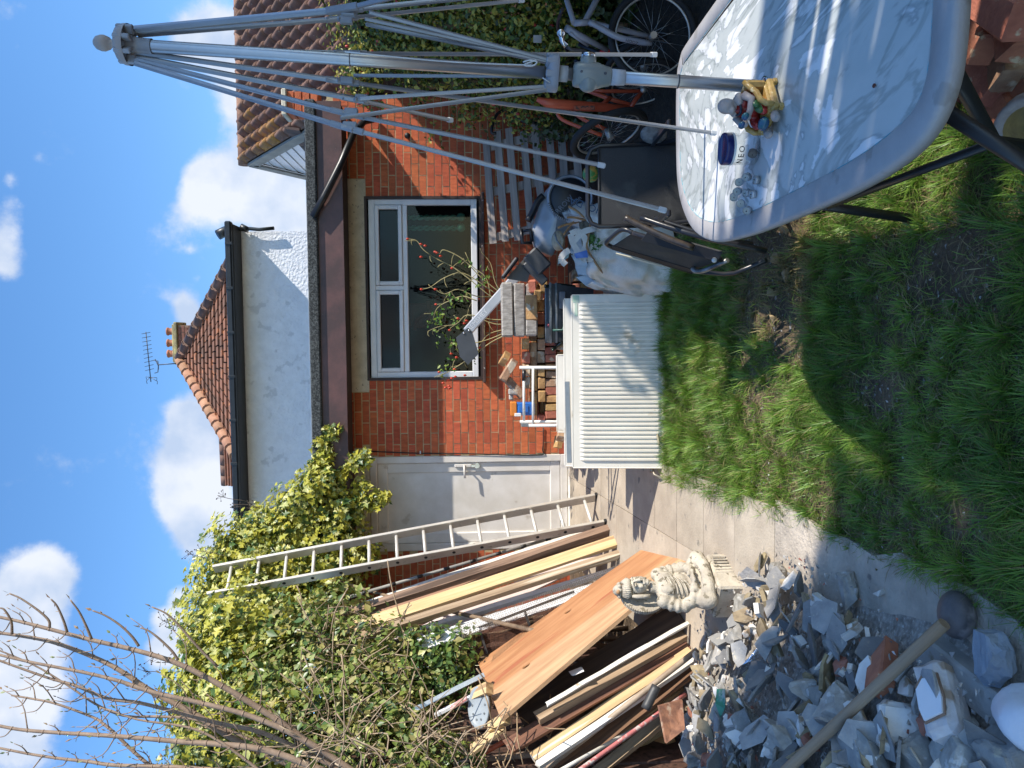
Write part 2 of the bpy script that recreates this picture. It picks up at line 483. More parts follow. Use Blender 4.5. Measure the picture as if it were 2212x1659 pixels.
def path():
    conc = M('path_concrete', (.50, .425, .33), (.37, .31, .24), s=3.5, r=.92, b=.4, bs=70, rand=.07, c3=(.22, .20, .17), s3=9, t3=.66, bd=.004)
    bed = MB(); n = 14
    for i in range(n + 1):
        y = 1.2 + (GY[0] - 1.2) * i / n
        e = -.9 + .03 * math.sin(y * 5) + .02 * math.sin(y * 13)
        bed.v += [V((-3.4, y, zg(y) + .012)), V((-1.9, y, zg(y) + .02)), V((e, y, zg(y) + .014)), V((e, y, zg(y) - .1))]
    for i in range(n):
        for j in range(3): bed.f.append((4 * i + j, 4 * i + j + 1, 4 * i + 5 + j, 4 * i + 4 + j)); bed.m.append(0); bed.s.append(False)
    p = struct('path', bed, M('rough_concrete', (.56, .485, .395), (.38, .33, .27), s=5, r=.95, b=.6, bs=55, bd=.008, c3=(.2, .18, .16), s3=14, t3=.66))
    ysl = GY + [7.95]
    for k in range(len(ysl) - 1):
        y0, y1 = ysl[k] + .0015, ysl[k + 1] - .0015
        right = -.9 if y1 < 6.9 else .5
        for x0, x1 in ((-1.397, right), (-2.25, -1.4)) + (((-3.2, -2.26),) if k < 4 else ()):
            mb = MB(); d = U(-.0015, .0015)
            top = [V((x0 + U(0, .005), y0, zg(y0) + .02 + d)), V((x1, y0, zg(y0) + .02 + d + U(-.001, .001))), V((x1, y1, zg(y1) + .02 + d)), V((x0 + U(0, .005), y1, zg(y1) + .02 + d + U(-.003, .003)))]
            mb.prism([q - V((0, 0, .06)) for q in top], (0, 0, .06))
            part(p, 'paving_slab', mb, conc)


path()

# ================================================================ brick extension with window and door
YW = 8.0
wl, wr = A(900, 821, YW).x, A(900, 424, YW).x
wb, wt = A(1041, 620, YW).z, A(790, 620, YW).z
dl, dr = A(1000, 1188, YW).x, A(1000, 984, YW).x
db, dt = A(1226, 1080, YW).z, A(800, 1080, YW).z
hx0, hx1 = -3.3, 2.42
house = thing('brick_extension', 'red brick single-storey extension with white window and flat dark fascia', 'house', (0, YW, .9))


def extension():
    mortar = M('mortar', (.58, .46, .26), (.44, .35, .20), s=20, r=.95, b=.5, bs=120)
    mb = MB()
    zt, zb, yc, d = 3.3, .4, YW + .0045 + .12, .24

    def blk(x0, x1, z0, z1): mb.box(((x0 + x1) / 2, yc, (z0 + z1) / 2), (x1 - x0, d, z1 - z0))
    blk(hx0, dl, zb, zt); blk(dr, wl, zb, zt); blk(wr, hx1, zb, zt)
    blk(dl, dr, dt, zt); blk(dl, dr, zb, db); blk(wl, wr, zb, wb); blk(wl, wr, wt, zt)
    part(house, 'wall', mb, mortar)
    # bricks, laid one by one
    bm_ = M('house_brick', (.60, .145, .058), (.44, .095, .038), s=9, r=.85, b=.45, bs=90, rand=.2, c3=(.32, .11, .06), s3=16, t3=.64)
    lin = [(A(770, 848, YW).x, A(770, 386, YW).x, A(794, 600, YW).z, A(754, 600, YW).z),
           (dl - .12, A(780, 968, YW).x, dt + .002, A(766, 1060, YW).z)]
    ops = [(wl, wr, wb, wt), (dl, dr, db, dt)] + lin
    bricks = []; hh = .0765; row = 0; z = .80
    while z < 3.2:
        x = hx0 + (.1125 if row % 2 else 0)
        while x < hx1:
            segs = [(x + .005, min(x + .22, hx1))]
            for (a, b, c, e) in ops:
                if z + hh - .01 > c + .004 and z < e - .01:
                    ns = []
                    for s0, s1 in segs:
                        if s1 <= a or s0 >= b: ns.append((s0, s1)); continue
                        if s0 < a - .02: ns.append((s0, a - .003))
                        if s1 > b + .02: ns.append((b + .003, s1))
                    segs = ns
            for s0, s1 in segs:
                if s1 - s0 > .025: bricks.append((s0, s1, z))
            x += .225
        z += hh; row += 1
    vis = lambda b: (b[2] > 1.32 or (-1.2 < b[0] < -.75)) and b[0] > -1.25 and (b[2] > 1.9 or b[0] < 1.5)
    bricks.sort(key=lambda b: (not vis(b), -(b[1] - b[0])))
    meshes = []
    for k in range(6):
        q = MB().box((0, .02, 0), (1, .04, .0665), None, 0, .0, 0); me_ = q.mesh('brick', bm_)
        meshes.append(me_)
    rest = MB()
    for i, (s0, s1, z) in enumerate(bricks):
        dy, dz = U(-.0025, .0025), U(-.0015, .0015)
        if i < 300:
            o = bpy.data.objects.new('brick', meshes[i % 6]); COL.objects.link(o); o.parent = house
            o.location = V(((s0 + s1) / 2, YW + dy, z + .033 + dz)) - house.location; o.scale = (s1 - s0, 1, 1)
            o.rotation_euler = (0, U(-.004, .004), U(-.006, .006))
        else: rest.box(((s0 + s1) / 2, YW + .02 + dy, z + .033), (s1 - s0, .04, .0665))
    part(house, 'brickwork', rest, bm_)['kind'] = 'stuff'
    conc = M('lintel_concrete', (.66, .60, .48), (.50, .45, .35), s=8, r=.95, b=.4, bs=80, c3=(.22, .2, .17), s3=30, t3=.65)
    for a, b, c, e in lin:
        part(house, 'lintel', MB().box(((a + b) / 2, YW + .02, (c + e) / 2), (b - a - .006, .056, e - c - .006), None, 0, .004), conc)
    # flat roof
    fy = YW - .44
    z0, z1, z2 = A(744, 600, fy).z, A(690, 600, fy).z, A(667, 600, fy).z
    fr = A(700, 218, fy).x
    fas = M('brown_fascia', (.13, .062, .055), (.07, .04, .037), s=4, r=.5, b=.15, bs=50, c3=(.25, .17, .15), s3=60, t3=.72)
    part(house, 'fascia', MB().box(((hx0 + fr) / 2, fy + .012, (z0 + z1) / 2), (fr - hx0, .024, z1 - z0)), fas)
    part(house, 'soffit', MB().box(((hx0 + fr) / 2, fy + .225, z0 + .03), (fr - hx0, .40, .02)), M('soffit_dark', (.05, .035, .03), r=.8))
    felt = M('roof_felt', (.10, .11, .11), (.02, .024, .026), s=70, r=.9, b=.8, bs=140, bd=.01, lo=.45, hi=.6)
    part(house, 'roof_edge', MB().box(((hx0 + fr) / 2, fy - .012, (z1 + z2) / 2 + .001), (fr - hx0 + .02, .05, z2 - z1), None, 0, .012), felt)
    part(house, 'roof', MB().box(((hx0 + fr) / 2, fy + 1.72, z2 - .06), (fr - hx0, 3.38, .08)), felt)
    pip = M('black_plastic', (.018, .018, .02), (.012, .012, .013), r=.35, b=.05)
    pts = [A(676, 468, fy - .04), A(700, 425, fy - .05), A(737, 352, fy - .05), A(764, 288, fy + .04), A(786, 262, YW - .08), A(812, 256, YW - .045)]
    part(house, 'downpipe', MB().tube(pts, .034, 10), pip)
    # brick pier with a pale coping at the roof's end
    pr = MB()
    for i in range(4):
        zc = A(690 - 17 * i, 232, 8.1).z
        pr.box((A(690, 232, 8.1).x + .03 + U(-.01, .01), 8.14, zc + .04), (.22, .2, .07), None, 0, .004, .004)
    part(house, 'parapet', pr, bm_)
    part(house, 'coping', MB().box((A(690, 232, 8.1).x + .03, 8.14, A(622, 232, 8.1).z + .02), (.26, .26, .05), None, 0, .01), conc)
    # outside cable with clips
    cb = M('cable_black', (.015, .015, .016), r=.5, b=0)
    cp = spline([A(802, 975, YW - .01), A(900, 979, YW - .012), A(1000, 980, YW - .012), A(1160, 983, YW - .012), A(1172, 970, YW - .012), A(1174, 925, YW - .012)], 6)
    part(house, 'cable', MB().tube(cp, .006, 6), cb)
    part(house, 'cable_clip', MB().box(A(908, 977, YW - .016), (.03, .012, .012), None, 0, .002), M('white_plastic', (.8, .8, .78), r=.4, b=0))
    part(house, 'bracket', MB().cyl(A(880, 293, YW + .01), A(880, 293, YW - .06), .022).sphere(A(880, 293, YW - .06), .03), cb)

    # window ------------------------------------------------------------
    up = M('upvc_white', (.80, .80, .80), (.70, .70, .70), s=3, r=.35, b=.05)
    dark = M('reveal_brown', (.055, .03, .024), (.03, .02, .016), r=.6)
    win = part(house, 'window', MB().box(((wl + wr) / 2, YW + .035, wt - .011), (wr - wl, .09, .022)).box(((wl + wr) / 2, YW + .035, wb + .011), (wr - wl, .09, .022))
               .box((wl + .013, YW + .035, (wb + wt) / 2), (.026, .09, wt - wb - .046)).box((wr - .013, YW + .035, (wb + wt) / 2), (.026, .09, wt - wb - .046)), dark)
    x0, x1 = A(900, 816, YW + .05).x, A(900, 430, YW + .05).x
    zt2, zb2 = A(799, 620, YW + .05).z, A(1032, 620, YW + .05).z
    yf = YW + .06
    fw = .062

    def rect(mb, a, b, c, e, w, y, dpt):
        mb.box(((a + b) / 2, y, e - w / 2), (b - a, dpt, w), None, 0, .006); mb.box(((a + b) / 2, y, c + w / 2), (b - a, dpt, w), None, 0, .006)
        mb.box((a + w / 2, y + .001, (c + e) / 2), (w, dpt, e - c - 2 * w + .004), None, 0, .006); mb.box((b - w / 2, y + .001, (c + e) / 2), (w, dpt, e - c - 2 * w + .004), None, 0, .006)
    ztr = A(877, 620, yf).z; xm = A(900, 622, yf).x
    m = MB(); rect(m, x0, x1, zb2, zt2, fw, yf, .06)
    m.box(((x0 + x1) / 2, yf + .002, ztr), (x1 - x0 - 2 * fw, .056, .05), None, 0, .006)
    m.box((xm, yf + .003, (ztr + .025 + zt2 - fw) / 2), (.05, .056, zt2 - fw - ztr - .025), None, 0, .006)
    part(win, 'frame', m, up)
    for a, b in ((x0 + fw, xm - .025), (xm + .025, x1 - fw)):
        s_ = MB(); rect(s_, a + .002, b - .002, ztr + .027, zt2 - fw - .002, .04, yf - .022, .05); part(win, 'vent_sash', s_, up)
        part(win, 'pane', MB().box(((a + b) / 2, yf + .01, (ztr + zt2 - fw) / 2), (b - a - .06, .006, zt2 - fw - ztr - .08)), glassmat('window_glass', (.55, .60, .58), .018))
    part(win, 'pane', MB().box(((x0 + x1) / 2, yf + .01, (zb2 + fw + ztr - .025) / 2), (x1 - x0 - 2 * fw - .004, .006, ztr - .025 - zb2 - fw - .004)), glassmat('window_glass'))
    part(win, 'window_catch', MB().box((xm + .06, yf - .05, ztr + .05), (.02, .02, .05), None, 0, .004), up)
    part(win, 'sill', MB().box(((wl + wr) / 2, YW - .035, wb - .016), (wr - wl + .06, .1, .03), None, 0, .006), M('sill_brown', (.09, .05, .04), (.05, .03, .025), r=.7, c3=(.5, .48, .45), s3=40, t3=.66))
    # room behind the glass
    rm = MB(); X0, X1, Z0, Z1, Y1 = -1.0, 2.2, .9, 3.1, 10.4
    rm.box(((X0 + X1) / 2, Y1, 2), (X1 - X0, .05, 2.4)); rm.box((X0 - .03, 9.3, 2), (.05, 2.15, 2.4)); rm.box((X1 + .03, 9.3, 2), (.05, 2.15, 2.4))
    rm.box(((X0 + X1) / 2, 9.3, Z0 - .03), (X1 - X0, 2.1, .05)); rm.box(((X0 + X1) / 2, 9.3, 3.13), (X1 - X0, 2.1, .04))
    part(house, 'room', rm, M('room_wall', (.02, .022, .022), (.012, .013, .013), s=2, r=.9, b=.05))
    # door ---------------------------------------------------------------
    dpl = M('door_white', (.78, .745, .70), (.66, .62, .56), s=3.5, r=.45, b=.05, c3=(.52, .47, .40), s3=6, t3=.66)
    door = part(house, 'door', MB().box(((dl + dr) / 2, YW + .06, (db + dt) / 2), (dr - dl - .1, .04, dt - db - .1)), dpl)
    m = MB(); rect(m, dl + .002, dr - .002, db, dt - .002, .07, YW + .03, .07); part(door, 'door_frame', m, dpl)
    m = MB(); rect(m, dl + .075, dr - .075, db + .075, dt - .075, .10, YW + .035, .03); part(door, 'door_sash', m, dpl)
    hz = A(1003, 1008, YW).z; hx = A(1003, 1006, YW).x
    part(door, 'handle', MB().box((hx, YW + .012, hz - .02), (.035, .02, .24), None, 0, .006).tube([(hx, YW + .01, hz), (hx, YW - .04, hz), (hx - .12, YW - .045, hz - .005)], .011, 8), dpl)
    part(door, 'lock', MB().cyl((hx, YW + .01, hz - .13), (hx, YW - .015, hz - .13), .028).box((hx, YW - .01, hz - .09), (.03, .02, .05), None, 0, .005), M('chrome', (.75, .75, .77), r=.2, b=0, metal=1))
    part(door, 'threshold', MB().box(((dl + dr) / 2 + .02, YW - .03, db - .035), (dr - dl + .1, .14, .06), None, 0, .01), M('flaked_paint', (.78, .75, .7), (.25, .2, .16), s=14, r=.8, b=.4, lo=.3, hi=.5))


extension()
rp = MB()
for Y0 in (470, 493):
    for ph in (0, math.pi):
        pts = []
        for i in range(46):
            t = i / 45; c = A(880 + 118 * t, Y0, 8.14); a = ph + t * 26
            pts.append(c + V((math.cos(a), math.sin(a), 0)) * .016)
        rp.tube(pts, .014, 6)
    rp.sphere(A(996, Y0 - 1, 8.14), .045)
rp.tube([A(880, 470, 8.14), A(872, 470, 8.15), A(872, 493, 8.15), A(880, 493, 8.14)], .02, 6)
solo('rope', rp, M('green_rope', (.32, .80, .58), (.22, .62, .44), s=60, r=.9, b=.5), 'green twisted rope hanging in two strands behind the window glass', 'rope')
ch = MB()
ch.box(A(905, 682, 8.3), (.26, .03, .22), None, 0, .02).tube([A(895, 712, 8.3), A(900, 690, 8.26), A(940, 660, 8.22), A(945, 640, 8.22)], .025, 8)
ch.tube([A(915, 700, 8.3), A(930, 685, 8.22), A(925, 650, 8.22)], .025, 8).box(A(960, 672, 8.26), (.3, .3, .04), None, 0, .015)
for q in ((-.12, -.12), (.12, -.12), (-.12, .12), (.12, .12)):
    p = A(962, 672, 8.26) + V((q[0], q[1], 0)); ch.tube([p, V((p.x, p.y, .91))], .016, 6)
solo('chair', ch, M('red_plastic', (.42, .09, .06), r=.4, b=0), 'small red plastic chair standing in the dark room behind the window', 'chair')

# ================================================================ white rendered house behind
def white_house():
    pr, pl = A(497, 500, 13.0), A(508, 1112, 13.05)
    d = (pl - pr).normalized(); nrm = V((d.y, -d.x, 0)).normalized()
    if nrm.y > 0: nrm = -nrm
    h = thing('white_house', 'white rendered house wall with black gutter seen over the flat roof', 'house', (pr.x, pr.y, .9))
    mb = MB(); pr.z = A(503, 500, 12.6).z; pl.z = A(516, 1112, 12.6).z; zt = pr.z
    b = [V((pr.x, pr.y, .9)), V((pl.x, pl.y, .9)), V((pl.x, pl.y, .9)) - nrm * 5, V((pr.x, pr.y, .9)) - nrm * 5]
    mb.prism(b, (0, 0, zt - .9))
    part(h, 'wall', mb, M('white_render', (.78, .79, .82), (.70, .71, .74), s=6, r=.9, b=1, bs=24, bd=.022, c3=(.6, .61, .64), s3=5, t3=.6))
    blk = M('gutter_black', (.02, .023, .025), (.012, .014, .015), r=.4, b=.1)
    q = MB(); e0 = pr - d * .1 + nrm * .45; e1 = pl + d * .1 + nrm * .45
    q.bar(e0 + V((0, 0, .05)), e1 + V((0, 0, .02)), .13, .10, (0, 0, 1), 0, .02)
    part(h, 'gutter', q, blk)
    part(h, 'eaves_board', MB().bar(pr - d * .06 + nrm * .2 + V((0, 0, .02)), pl + d * .06 + nrm * .2 + V((0, 0, .0)), .44, .06), M('eaves_dark', (.03, .03, .03), r=.6))
    n_ = 7
    for i in range(n_):
        p = e0.lerp(e1, (i + .5) / n_); part(h, 'gutter_bracket', MB().box(p + V((0, 0, .035)) + nrm * .07, (.04, .02, .11), None, 0, .004), blk)
    part(h, 'roof', MB().prism([e0 + V((0, 0, .06)), e1 + V((0, 0, .04)), e1 - nrm * 2.6 + V((0, 0, .25)), e0 - nrm * 2.6 + V((0, 0, .25))], (0, 0, .04)), M('hidden_felt', (.06, .055, .05), r=.9))
    ov = MB().tube([A(498, 492, 12.9), A(520, 496, 12.9), A(540, 494, 12.9), A(560, 496, 12.9), A(592, 493, 12.9)], .03, 7).tube([A(520, 489, 12.9), A(536, 497, 12.9)], .05, 7).tube([A(470, 508, 12.8), A(486, 500, 12.85), A(500, 494, 12.9)], .08, 8)
    part(h, 'overflow_pipe', ov, blk)


white_house()


def hip_house():
    ap, br, bl = A(390, 775, 20), A(505, 555, 18.4), A(512, 985, 18.22)
    h = thing('hipped_roof', 'old red clay tiled hipped roof with chimney above the white house', 'roof', (ap.x, ap.y, 6))
    tm = M('old_clay_tile', (.30, .135, .085), (.14, .08, .058), s=2.2, r=.85, b=.4, bs=24, c3=(.42, .17, .08), s3=7, t3=.6)
    mb = MB(); n = 15; nr = (br - ap).cross(bl - ap).normalized()
    if nr.y > 0: nr = -nr
    for i in range(n):
        t0, t1 = i / n, (i + 1) / n
        a0, a1, b0, b1 = ap.lerp(br, t0), ap.lerp(br, t1), ap.lerp(bl, t0), ap.lerp(bl, t1)
        k = max(1, int((a1 - b1).length / .26)); o = nr * .045
        for j in range(k):                                       # single tiles, a hair apart in height
            u0, u1 = (j + .06) / k, (j + .94) / k; w = nr * U(0, .012)
            mb.add([a0.lerp(b0, u0) + w, a0.lerp(b0, u1) + w, a1.lerp(b1, u1) + o + w, a1.lerp(b1, u0) + o + w, a1.lerp(b1, u1) - o * .2, a1.lerp(b1, u0) - o * .2], [(0, 1, 2, 3), (3, 2, 4, 5)])
    part(h, 'roof_tiles', mb, tm)['kind'] = 'stuff'
    part(h, 'roof_deck', MB().add([ap - nr * .02, br - nr * .02, bl - nr * .02, V((ap.x, ap.y + 5, ap.z))], [(0, 1, 2), (0, 2, 3), (0, 3, 1)]), M('roof_batten', (.05, .03, .025), r=.9))
    rd = [M('ridge_brown', (.22, .12, .09), (.13, .08, .06), s=8, rand=.15), M('ridge_orange', (.42, .23, .14), (.33, .17, .10), s=8, rand=.25), ]
    for p1, k, mt in ((br, 11, rd[0]), (bl, 13, rd[1])):
        d = (p1 - ap)
        for i in range(k):
            a, b = ap + d * (i / k), ap + d * ((i + .96) / k)
            part(h, 'ridge_tile', MB().tube([a + nr * .03, a.lerp(b, .9) + nr * .03, b + nr * .045], [.125, .13, .145], 9), mt)
    # side roof
    s0, s1 = A(481, 935, 19.5), A(486, 1048, 19.8); e0, e1 = A(512, 935, 18.22), A(516, 1052, 18.8)
    mb = MB(); n = 5
    for i in range(n):
        a0, a1 = s0.lerp(e0, i / n), s0.lerp(e0, (i + 1) / n); b0, b1 = s1.lerp(e1, i / n), s1.lerp(e1, (i + 1) / n)
        mb.add([a0, b0, b1 + nr * .05, a1 + nr * .05, b1, a1], [(0, 1, 2, 3), (3, 2, 4, 5)])
    part(h, 'side_roof', mb, tm)
    for i in range(5):
        part(h, 'ridge_tile', MB().tube([s0.lerp(s1, i / 5), s0.lerp(s1, (i + .95) / 5)], .1, 8), rd[0])
    # chimney
    c0, c1 = A(440, 741, 20.6), A(383, 741, 20.6); w = (A(400, 697, 20.6) - A(400, 787, 20.6)).length
    ck = M('chimney_brick', (.30, .12, .08), (.15, .06, .04), s=5, rand=.2)
    chm = part(h, 'chimney', MB().box((c0.x, 20.9, (c0.z + c1.z) / 2), (w * .86, .55, c1.z - c0.z)), M('chimney_mortar', (.3, .2, .14), r=.9))
    bk = MB(); rows = 7
    for i in range(rows):
        z = c1.z - .06 - i * .085
        for j in range(5): bk.box((c0.x - w * .43 + w * .86 * (j + .5 + (.25 if i % 2 else 0)) / 5.3, 20.62, z), (w * .15, .02, .065))
    part(chm, 'chimney_bricks', bk, ck)
    part(chm, 'cap', MB().box((c0.x, 20.9, c1.z + .03), (w * 1.02, .7, .09), None, 0, .02).box((c0.x, 20.9, c1.z + .10), (w * .93, .6, .08), None, 0, .03), M('lichen_cap', (.42, .36, .16), (.2, .17, .1), s=6))
    for Y in (716, 741, 764):
        p = A(376, Y, 20.8); T = Matrix.Translation(V((p.x, 20.8, c1.z + .12)))
        part(chm, 'chimney_pot', MB().lathe([(.095, 0), (.10, .02), (.085, .05), (.088, .16), (.105, .17), (.105, .2), (.08, .2), (.075, .05)], 14, T), M('pot_orange', (.44, .18, .10), (.34, .13, .075), rand=.1))
    al = M('aerial_metal', (.10, .12, .16), r=.5, b=0, metal=.6)
    mb = MB().tube([A(383, 785, 20.4), A(342, 788, 20.4)], .016, 6).tube([A(342, 798, 20.4), A(342, 790, 20.4), A(335, 776, 20.4)], .013, 6).tube([A(334, 806, 20.4), A(341, 804, 20.4), A(342, 790, 20.4), A(341, 780, 20.4), A(331, 778, 20.4)], .012, 6)
    mb.tube([A(315, 717, 20.4), A(326, 825, 20.4)], .012, 6)
    for i in range(10):
        t = (i + .3) / 10.5; p = A(315 + 9 * t, 717 + 92 * t, 20.4); mb.tube([p - V((.02, .14, -.05)), p + V((.02, .14, -.05))], .007, 5)
    for dx, dy in ((-10, -4), (-9, 5), (14, -2), (15, 6)):
        mb.tube([A(324, 815, 20.4), A(325 + dx, 818 + dy, 20.4), A(326 + dx * .9, 824 + dy, 20.4)], .008, 5)
    solo('tv_aerial', mb, al, 'thin metal television aerial on a mast beside the chimney pots', 'aerial')


hip_house()


# ================================================================ house with brown rolled tiles on the right
def tile_house():
    rx = A(527, 357, 11).x; rz = A(530, 300, 11).z; sl = .66
    dz = lambda y: rz - sl * (11 - y)
    h = thing('tiled_roof_house', 'house on the right with brown rolled concrete roof tiles and white clad gable', 'house', (rx + 2, 11, .9))
    tm = M('rolled_tile', (.205, .115, .085), (.13, .075, .058), s=7, r=.85, b=.5, bs=70, rand=.16, c3=(.36, .31, .25), s3=26, t3=.68)
    to = M('lichen_tile', (.205, .115, .085), (.36, .18, .05), s=7, r=.85, b=.5, bs=70, rand=.12)
    # one tile: two rolls and the flat pans between, drooping edge at its foot
    w, g = .332, .285
    prof = []
    for i in range(25):
        u = i / 24; ph = (u * 2) % 1 if u < 1 else 1
        hgt = math.sin(math.pi * min(1, max(0, (ph - .12) / .62))) ** .55 * .078 if .12 < ph < .74 else 0
        prof.append((u * w, hgt))
    mb = MB(); L_ = g + .04; vs = []
    for (x, z) in prof: vs += [V((x, 0, z + .040)), V((x, L_, z + .0)), V((x, 0, z + .002))]
    fs = []
    for i in range(24):
        a, b = 3 * i, 3 * i + 3; fs += [(a, b, b + 1, a + 1), (a + 2, b + 2, b, a)]
    mb.add(vs, fs, 0, True); mb.f += [tuple(3 * i for i in range(25)) and (0, 1, 2), (72, 74, 73)]; mb.m += [0, 0]; mb.s += [False, False]
    me1 = mb.mesh('roof_tile', tm); me2 = mb.mesh('roof_tile', to)
    ang = math.atan(sl); sl_len = 2.98 / math.cos(ang); rows = int(sl_len / g)
    base = h.location
    for r in range(rows + 1):
        yy = 11 - (r + 1) * g * math.cos(ang) + .02
        for c in range(12):
            o = bpy.data.objects.new('roof_tile', me2 if (c < 2 and r < 6 and random.random() < .18) else me1); COL.objects.link(o); o.parent = h
            o.location = V((rx + .02 + c * w, yy, dz(yy) + .02)) - base; o.rotation_euler = (ang + U(-.01, .01), 0, U(-.006, .006))
    rmat = M('ridge_tile_brown', (.27, .15, .10), (.17, .10, .075), s=30, r=.9, b=.5, bs=80, rand=.1)
    for i in range(9):
        part(h, 'ridge_tile', MB().tube([(rx + i * .46, 11, rz + .02), (rx + .45 + i * .46, 11, rz + .02)], .085, 12), rmat)
    part(h, 'roof_deck', MB().add([(rx + .05, 8.0, dz(8.0) - .03), (rx + 4.2, 8.0, dz(8.0) - .03), (rx + 4.2, 11, rz - .05), (rx + .05, 11, rz - .05), (rx + .05, 14, dz(8) - .03), (rx + 4.2, 14, dz(8) - .03)], [(0, 1, 2, 3), (3, 2, 5, 4)]), M('deck_dark', (.03, .025, .02), r=.9))
    bg = M('barge_grey', (.36, .34, .30), (.26, .24, .21), r=.7)
    for y1 in (8.0, 14.0):
        part(h, 'bargeboard', MB().bar((rx, 11, rz - .09), (rx, y1, dz(8) - .09), .03, .15), bg)
    # white shiplap gable, board by board
    wh = M('shiplap_white', (.74, .76, .80), (.66, .68, .72), r=.35, b=.03)
    zb = A(628, 292, A(623, 287, 9.58).y).z; nb = 6; zt = rz - .18; part(h, 'gable_sheathing', MB().prism([(rx + .06, 11 - (rz - .14 - zb) / sl, zb), (rx + .06, 11 + (rz - .14 - zb) / sl, zb), (rx + .06, 11, rz - .16)], (.01, 0, 0)), M('sheath_grey', (.5, .51, .54), r=.6))
    for i in range(nb):
        z0 = zb + (zt - zb) * i / nb; z1 = zb + (zt - zb) * (i + 1) / nb - .004
        y0, y1 = (rz - .14 - z0) / sl, max(.02, (rz - .14 - z1) / sl)
        part(h, 'cladding_board', MB().prism([(rx + .03, 11 - y0, z0), (rx + .03, 11 + y0, z0), (rx + .045, 11 + y1, z1), (rx + .045, 11 - y1, z1)], (.02, 0, 0)), wh)
    part(h, 'gable_wall', MB().prism([(rx + .075, 8.2, .9), (rx + .075, 13.8, .9), (rx + .075, 13.8, dz(8.2) - .1), (rx + .075, 11, rz - .15), (rx + .075, 8.2, dz(8.2) - .1)], (4, 0, 0)), M('dark_brick', (.12, .06, .045), (.07, .04, .03), s=12))
    # tile-hung strip and lead flashing under the gable
    th = M('hung_tile', (.13, .075, .06), (.06, .04, .035), s=8, rand=.2)
    for i in range(9):
        y0 = 9.3 + i * .2; part(h, 'hung_tile', MB().box((rx + .02, y0, zb - .1), (.03, .19, .17), Euler((0, .12, 0)).to_matrix()), th)
    part(h, 'flashing', MB().prism([A(655, 255, 9.0), A(690, 290, 8.22), A(690, 398, 9.6), A(662, 400, 11.0)], (.02, .02, 0)), M('lead_grey', (.09, .10, .12), (.05, .055, .065), r=.6))


tile_house()


# ================================================================ fences
def fences():
    dk = wood('fence_brown', (.12, .06, .04), (.06, .032, .022), rand=.2)
    f = thing('slat_fence', 'dark brown fence of horizontal boards beside the brick wall end', 'fence', (3.2, 8.12, .9))
    for i in range(15):
        z = .98 + i * .142
        p = plank('board', (hx1 + .06, 8.1 + U(-.006, .006), z), (5.2, 8.1 + U(-.006, .006), z + U(-.01, .01)), .022, .125, dk, None, None)
        for k in ('label', 'category'):
            if k in p: del p[k]
        w = p.matrix_world.copy(); p.parent = f; p.matrix_local = Matrix.Translation(-V(f.location)) @ w
    part(f, 'post', MB().box((hx1 + .1, 8.17, 2.0), (.09, .09, 2.3)), dk)
    g = thing('boundary_fence', 'weathered dark fence of upright boards behind the ivy and timber', 'fence', (-2.75, 5.6, .5))
    for i in range(30):
        y = 3.0 + i * .165; m = MB().box((-2.75 + U(-.01, .01), y, zg(y) + 1.25), (.02, .15, 2.5), None, 0, .003); part(g, 'board', m, dk)
    for y in (3.2, 5.4, 7.6): part(g, 'post', MB().box((-2.82, y, zg(y) + 1.3), (.09, .09, 2.6)), dk)


fences()
# ================================================================ table
TZ = .95


def marble():
    m = bpy.data.materials.new('marble_print'); m.use_nodes = True; n = m.node_tree.nodes; L = m.node_tree.links
    p = n['Principled BSDF']; p.inputs['Roughness'].default_value = .38
    tc = n.new('ShaderNodeTexCoord'); mp = n.new('ShaderNodeMapping'); mp.inputs['Rotation'].default_value = (0, 0, .45); mp.inputs['Scale'].default_value = (1, .5, 1)
    L.new(tc.outputs['Object'], mp.inputs[0])

    def nz(s, d, dist, rough=.6):
        q = n.new('ShaderNodeTexNoise'); q.inputs['Scale'].default_value = s; q.inputs['Detail'].default_value = d; q.inputs['Distortion'].default_value = dist; q.inputs['Roughness'].default_value = rough
        L.new(mp.outputs[0], q.inputs['Vector']); return q.outputs[0]

    def ramp(v, els):
        r = n.new('ShaderNodeValToRGB'); L.new(v, r.inputs[0]); e = r.color_ramp.elements
        while len(e) < len(els): e.new(.5)
        for k, (pos, c) in enumerate(els): e[k].position = pos; e[k].color = (*c, 1)
        return r.outputs[0]
    w = (.78, .78, .77); g = (.47, .50, .48); d = (.30, .33, .33)
    base = ramp(nz(1.7, 6, 3.2, .52), [(.36, w), (.425, (.70, .71, .70)), (.44, d), (.455, g), (.53, (.52, .545, .525)), (.57, g), (.585, w)])
    vein = ramp(nz(2.4, 6, 2.4, .5), [(.470, (1, 1, 1)), (.493, (.55, .57, .56)), (.505, (.6, .62, .6)), (.53, (1, 1, 1))])
    mx_ = n.new('ShaderNodeMixRGB'); mx_.blend_type = 'MULTIPLY'; mx_.inputs[0].default_value = .7; L.new(base, mx_.inputs[1]); L.new(vein, mx_.inputs[2])
    L.new(mx_.outputs[0], p.inputs['Base Color']); return m


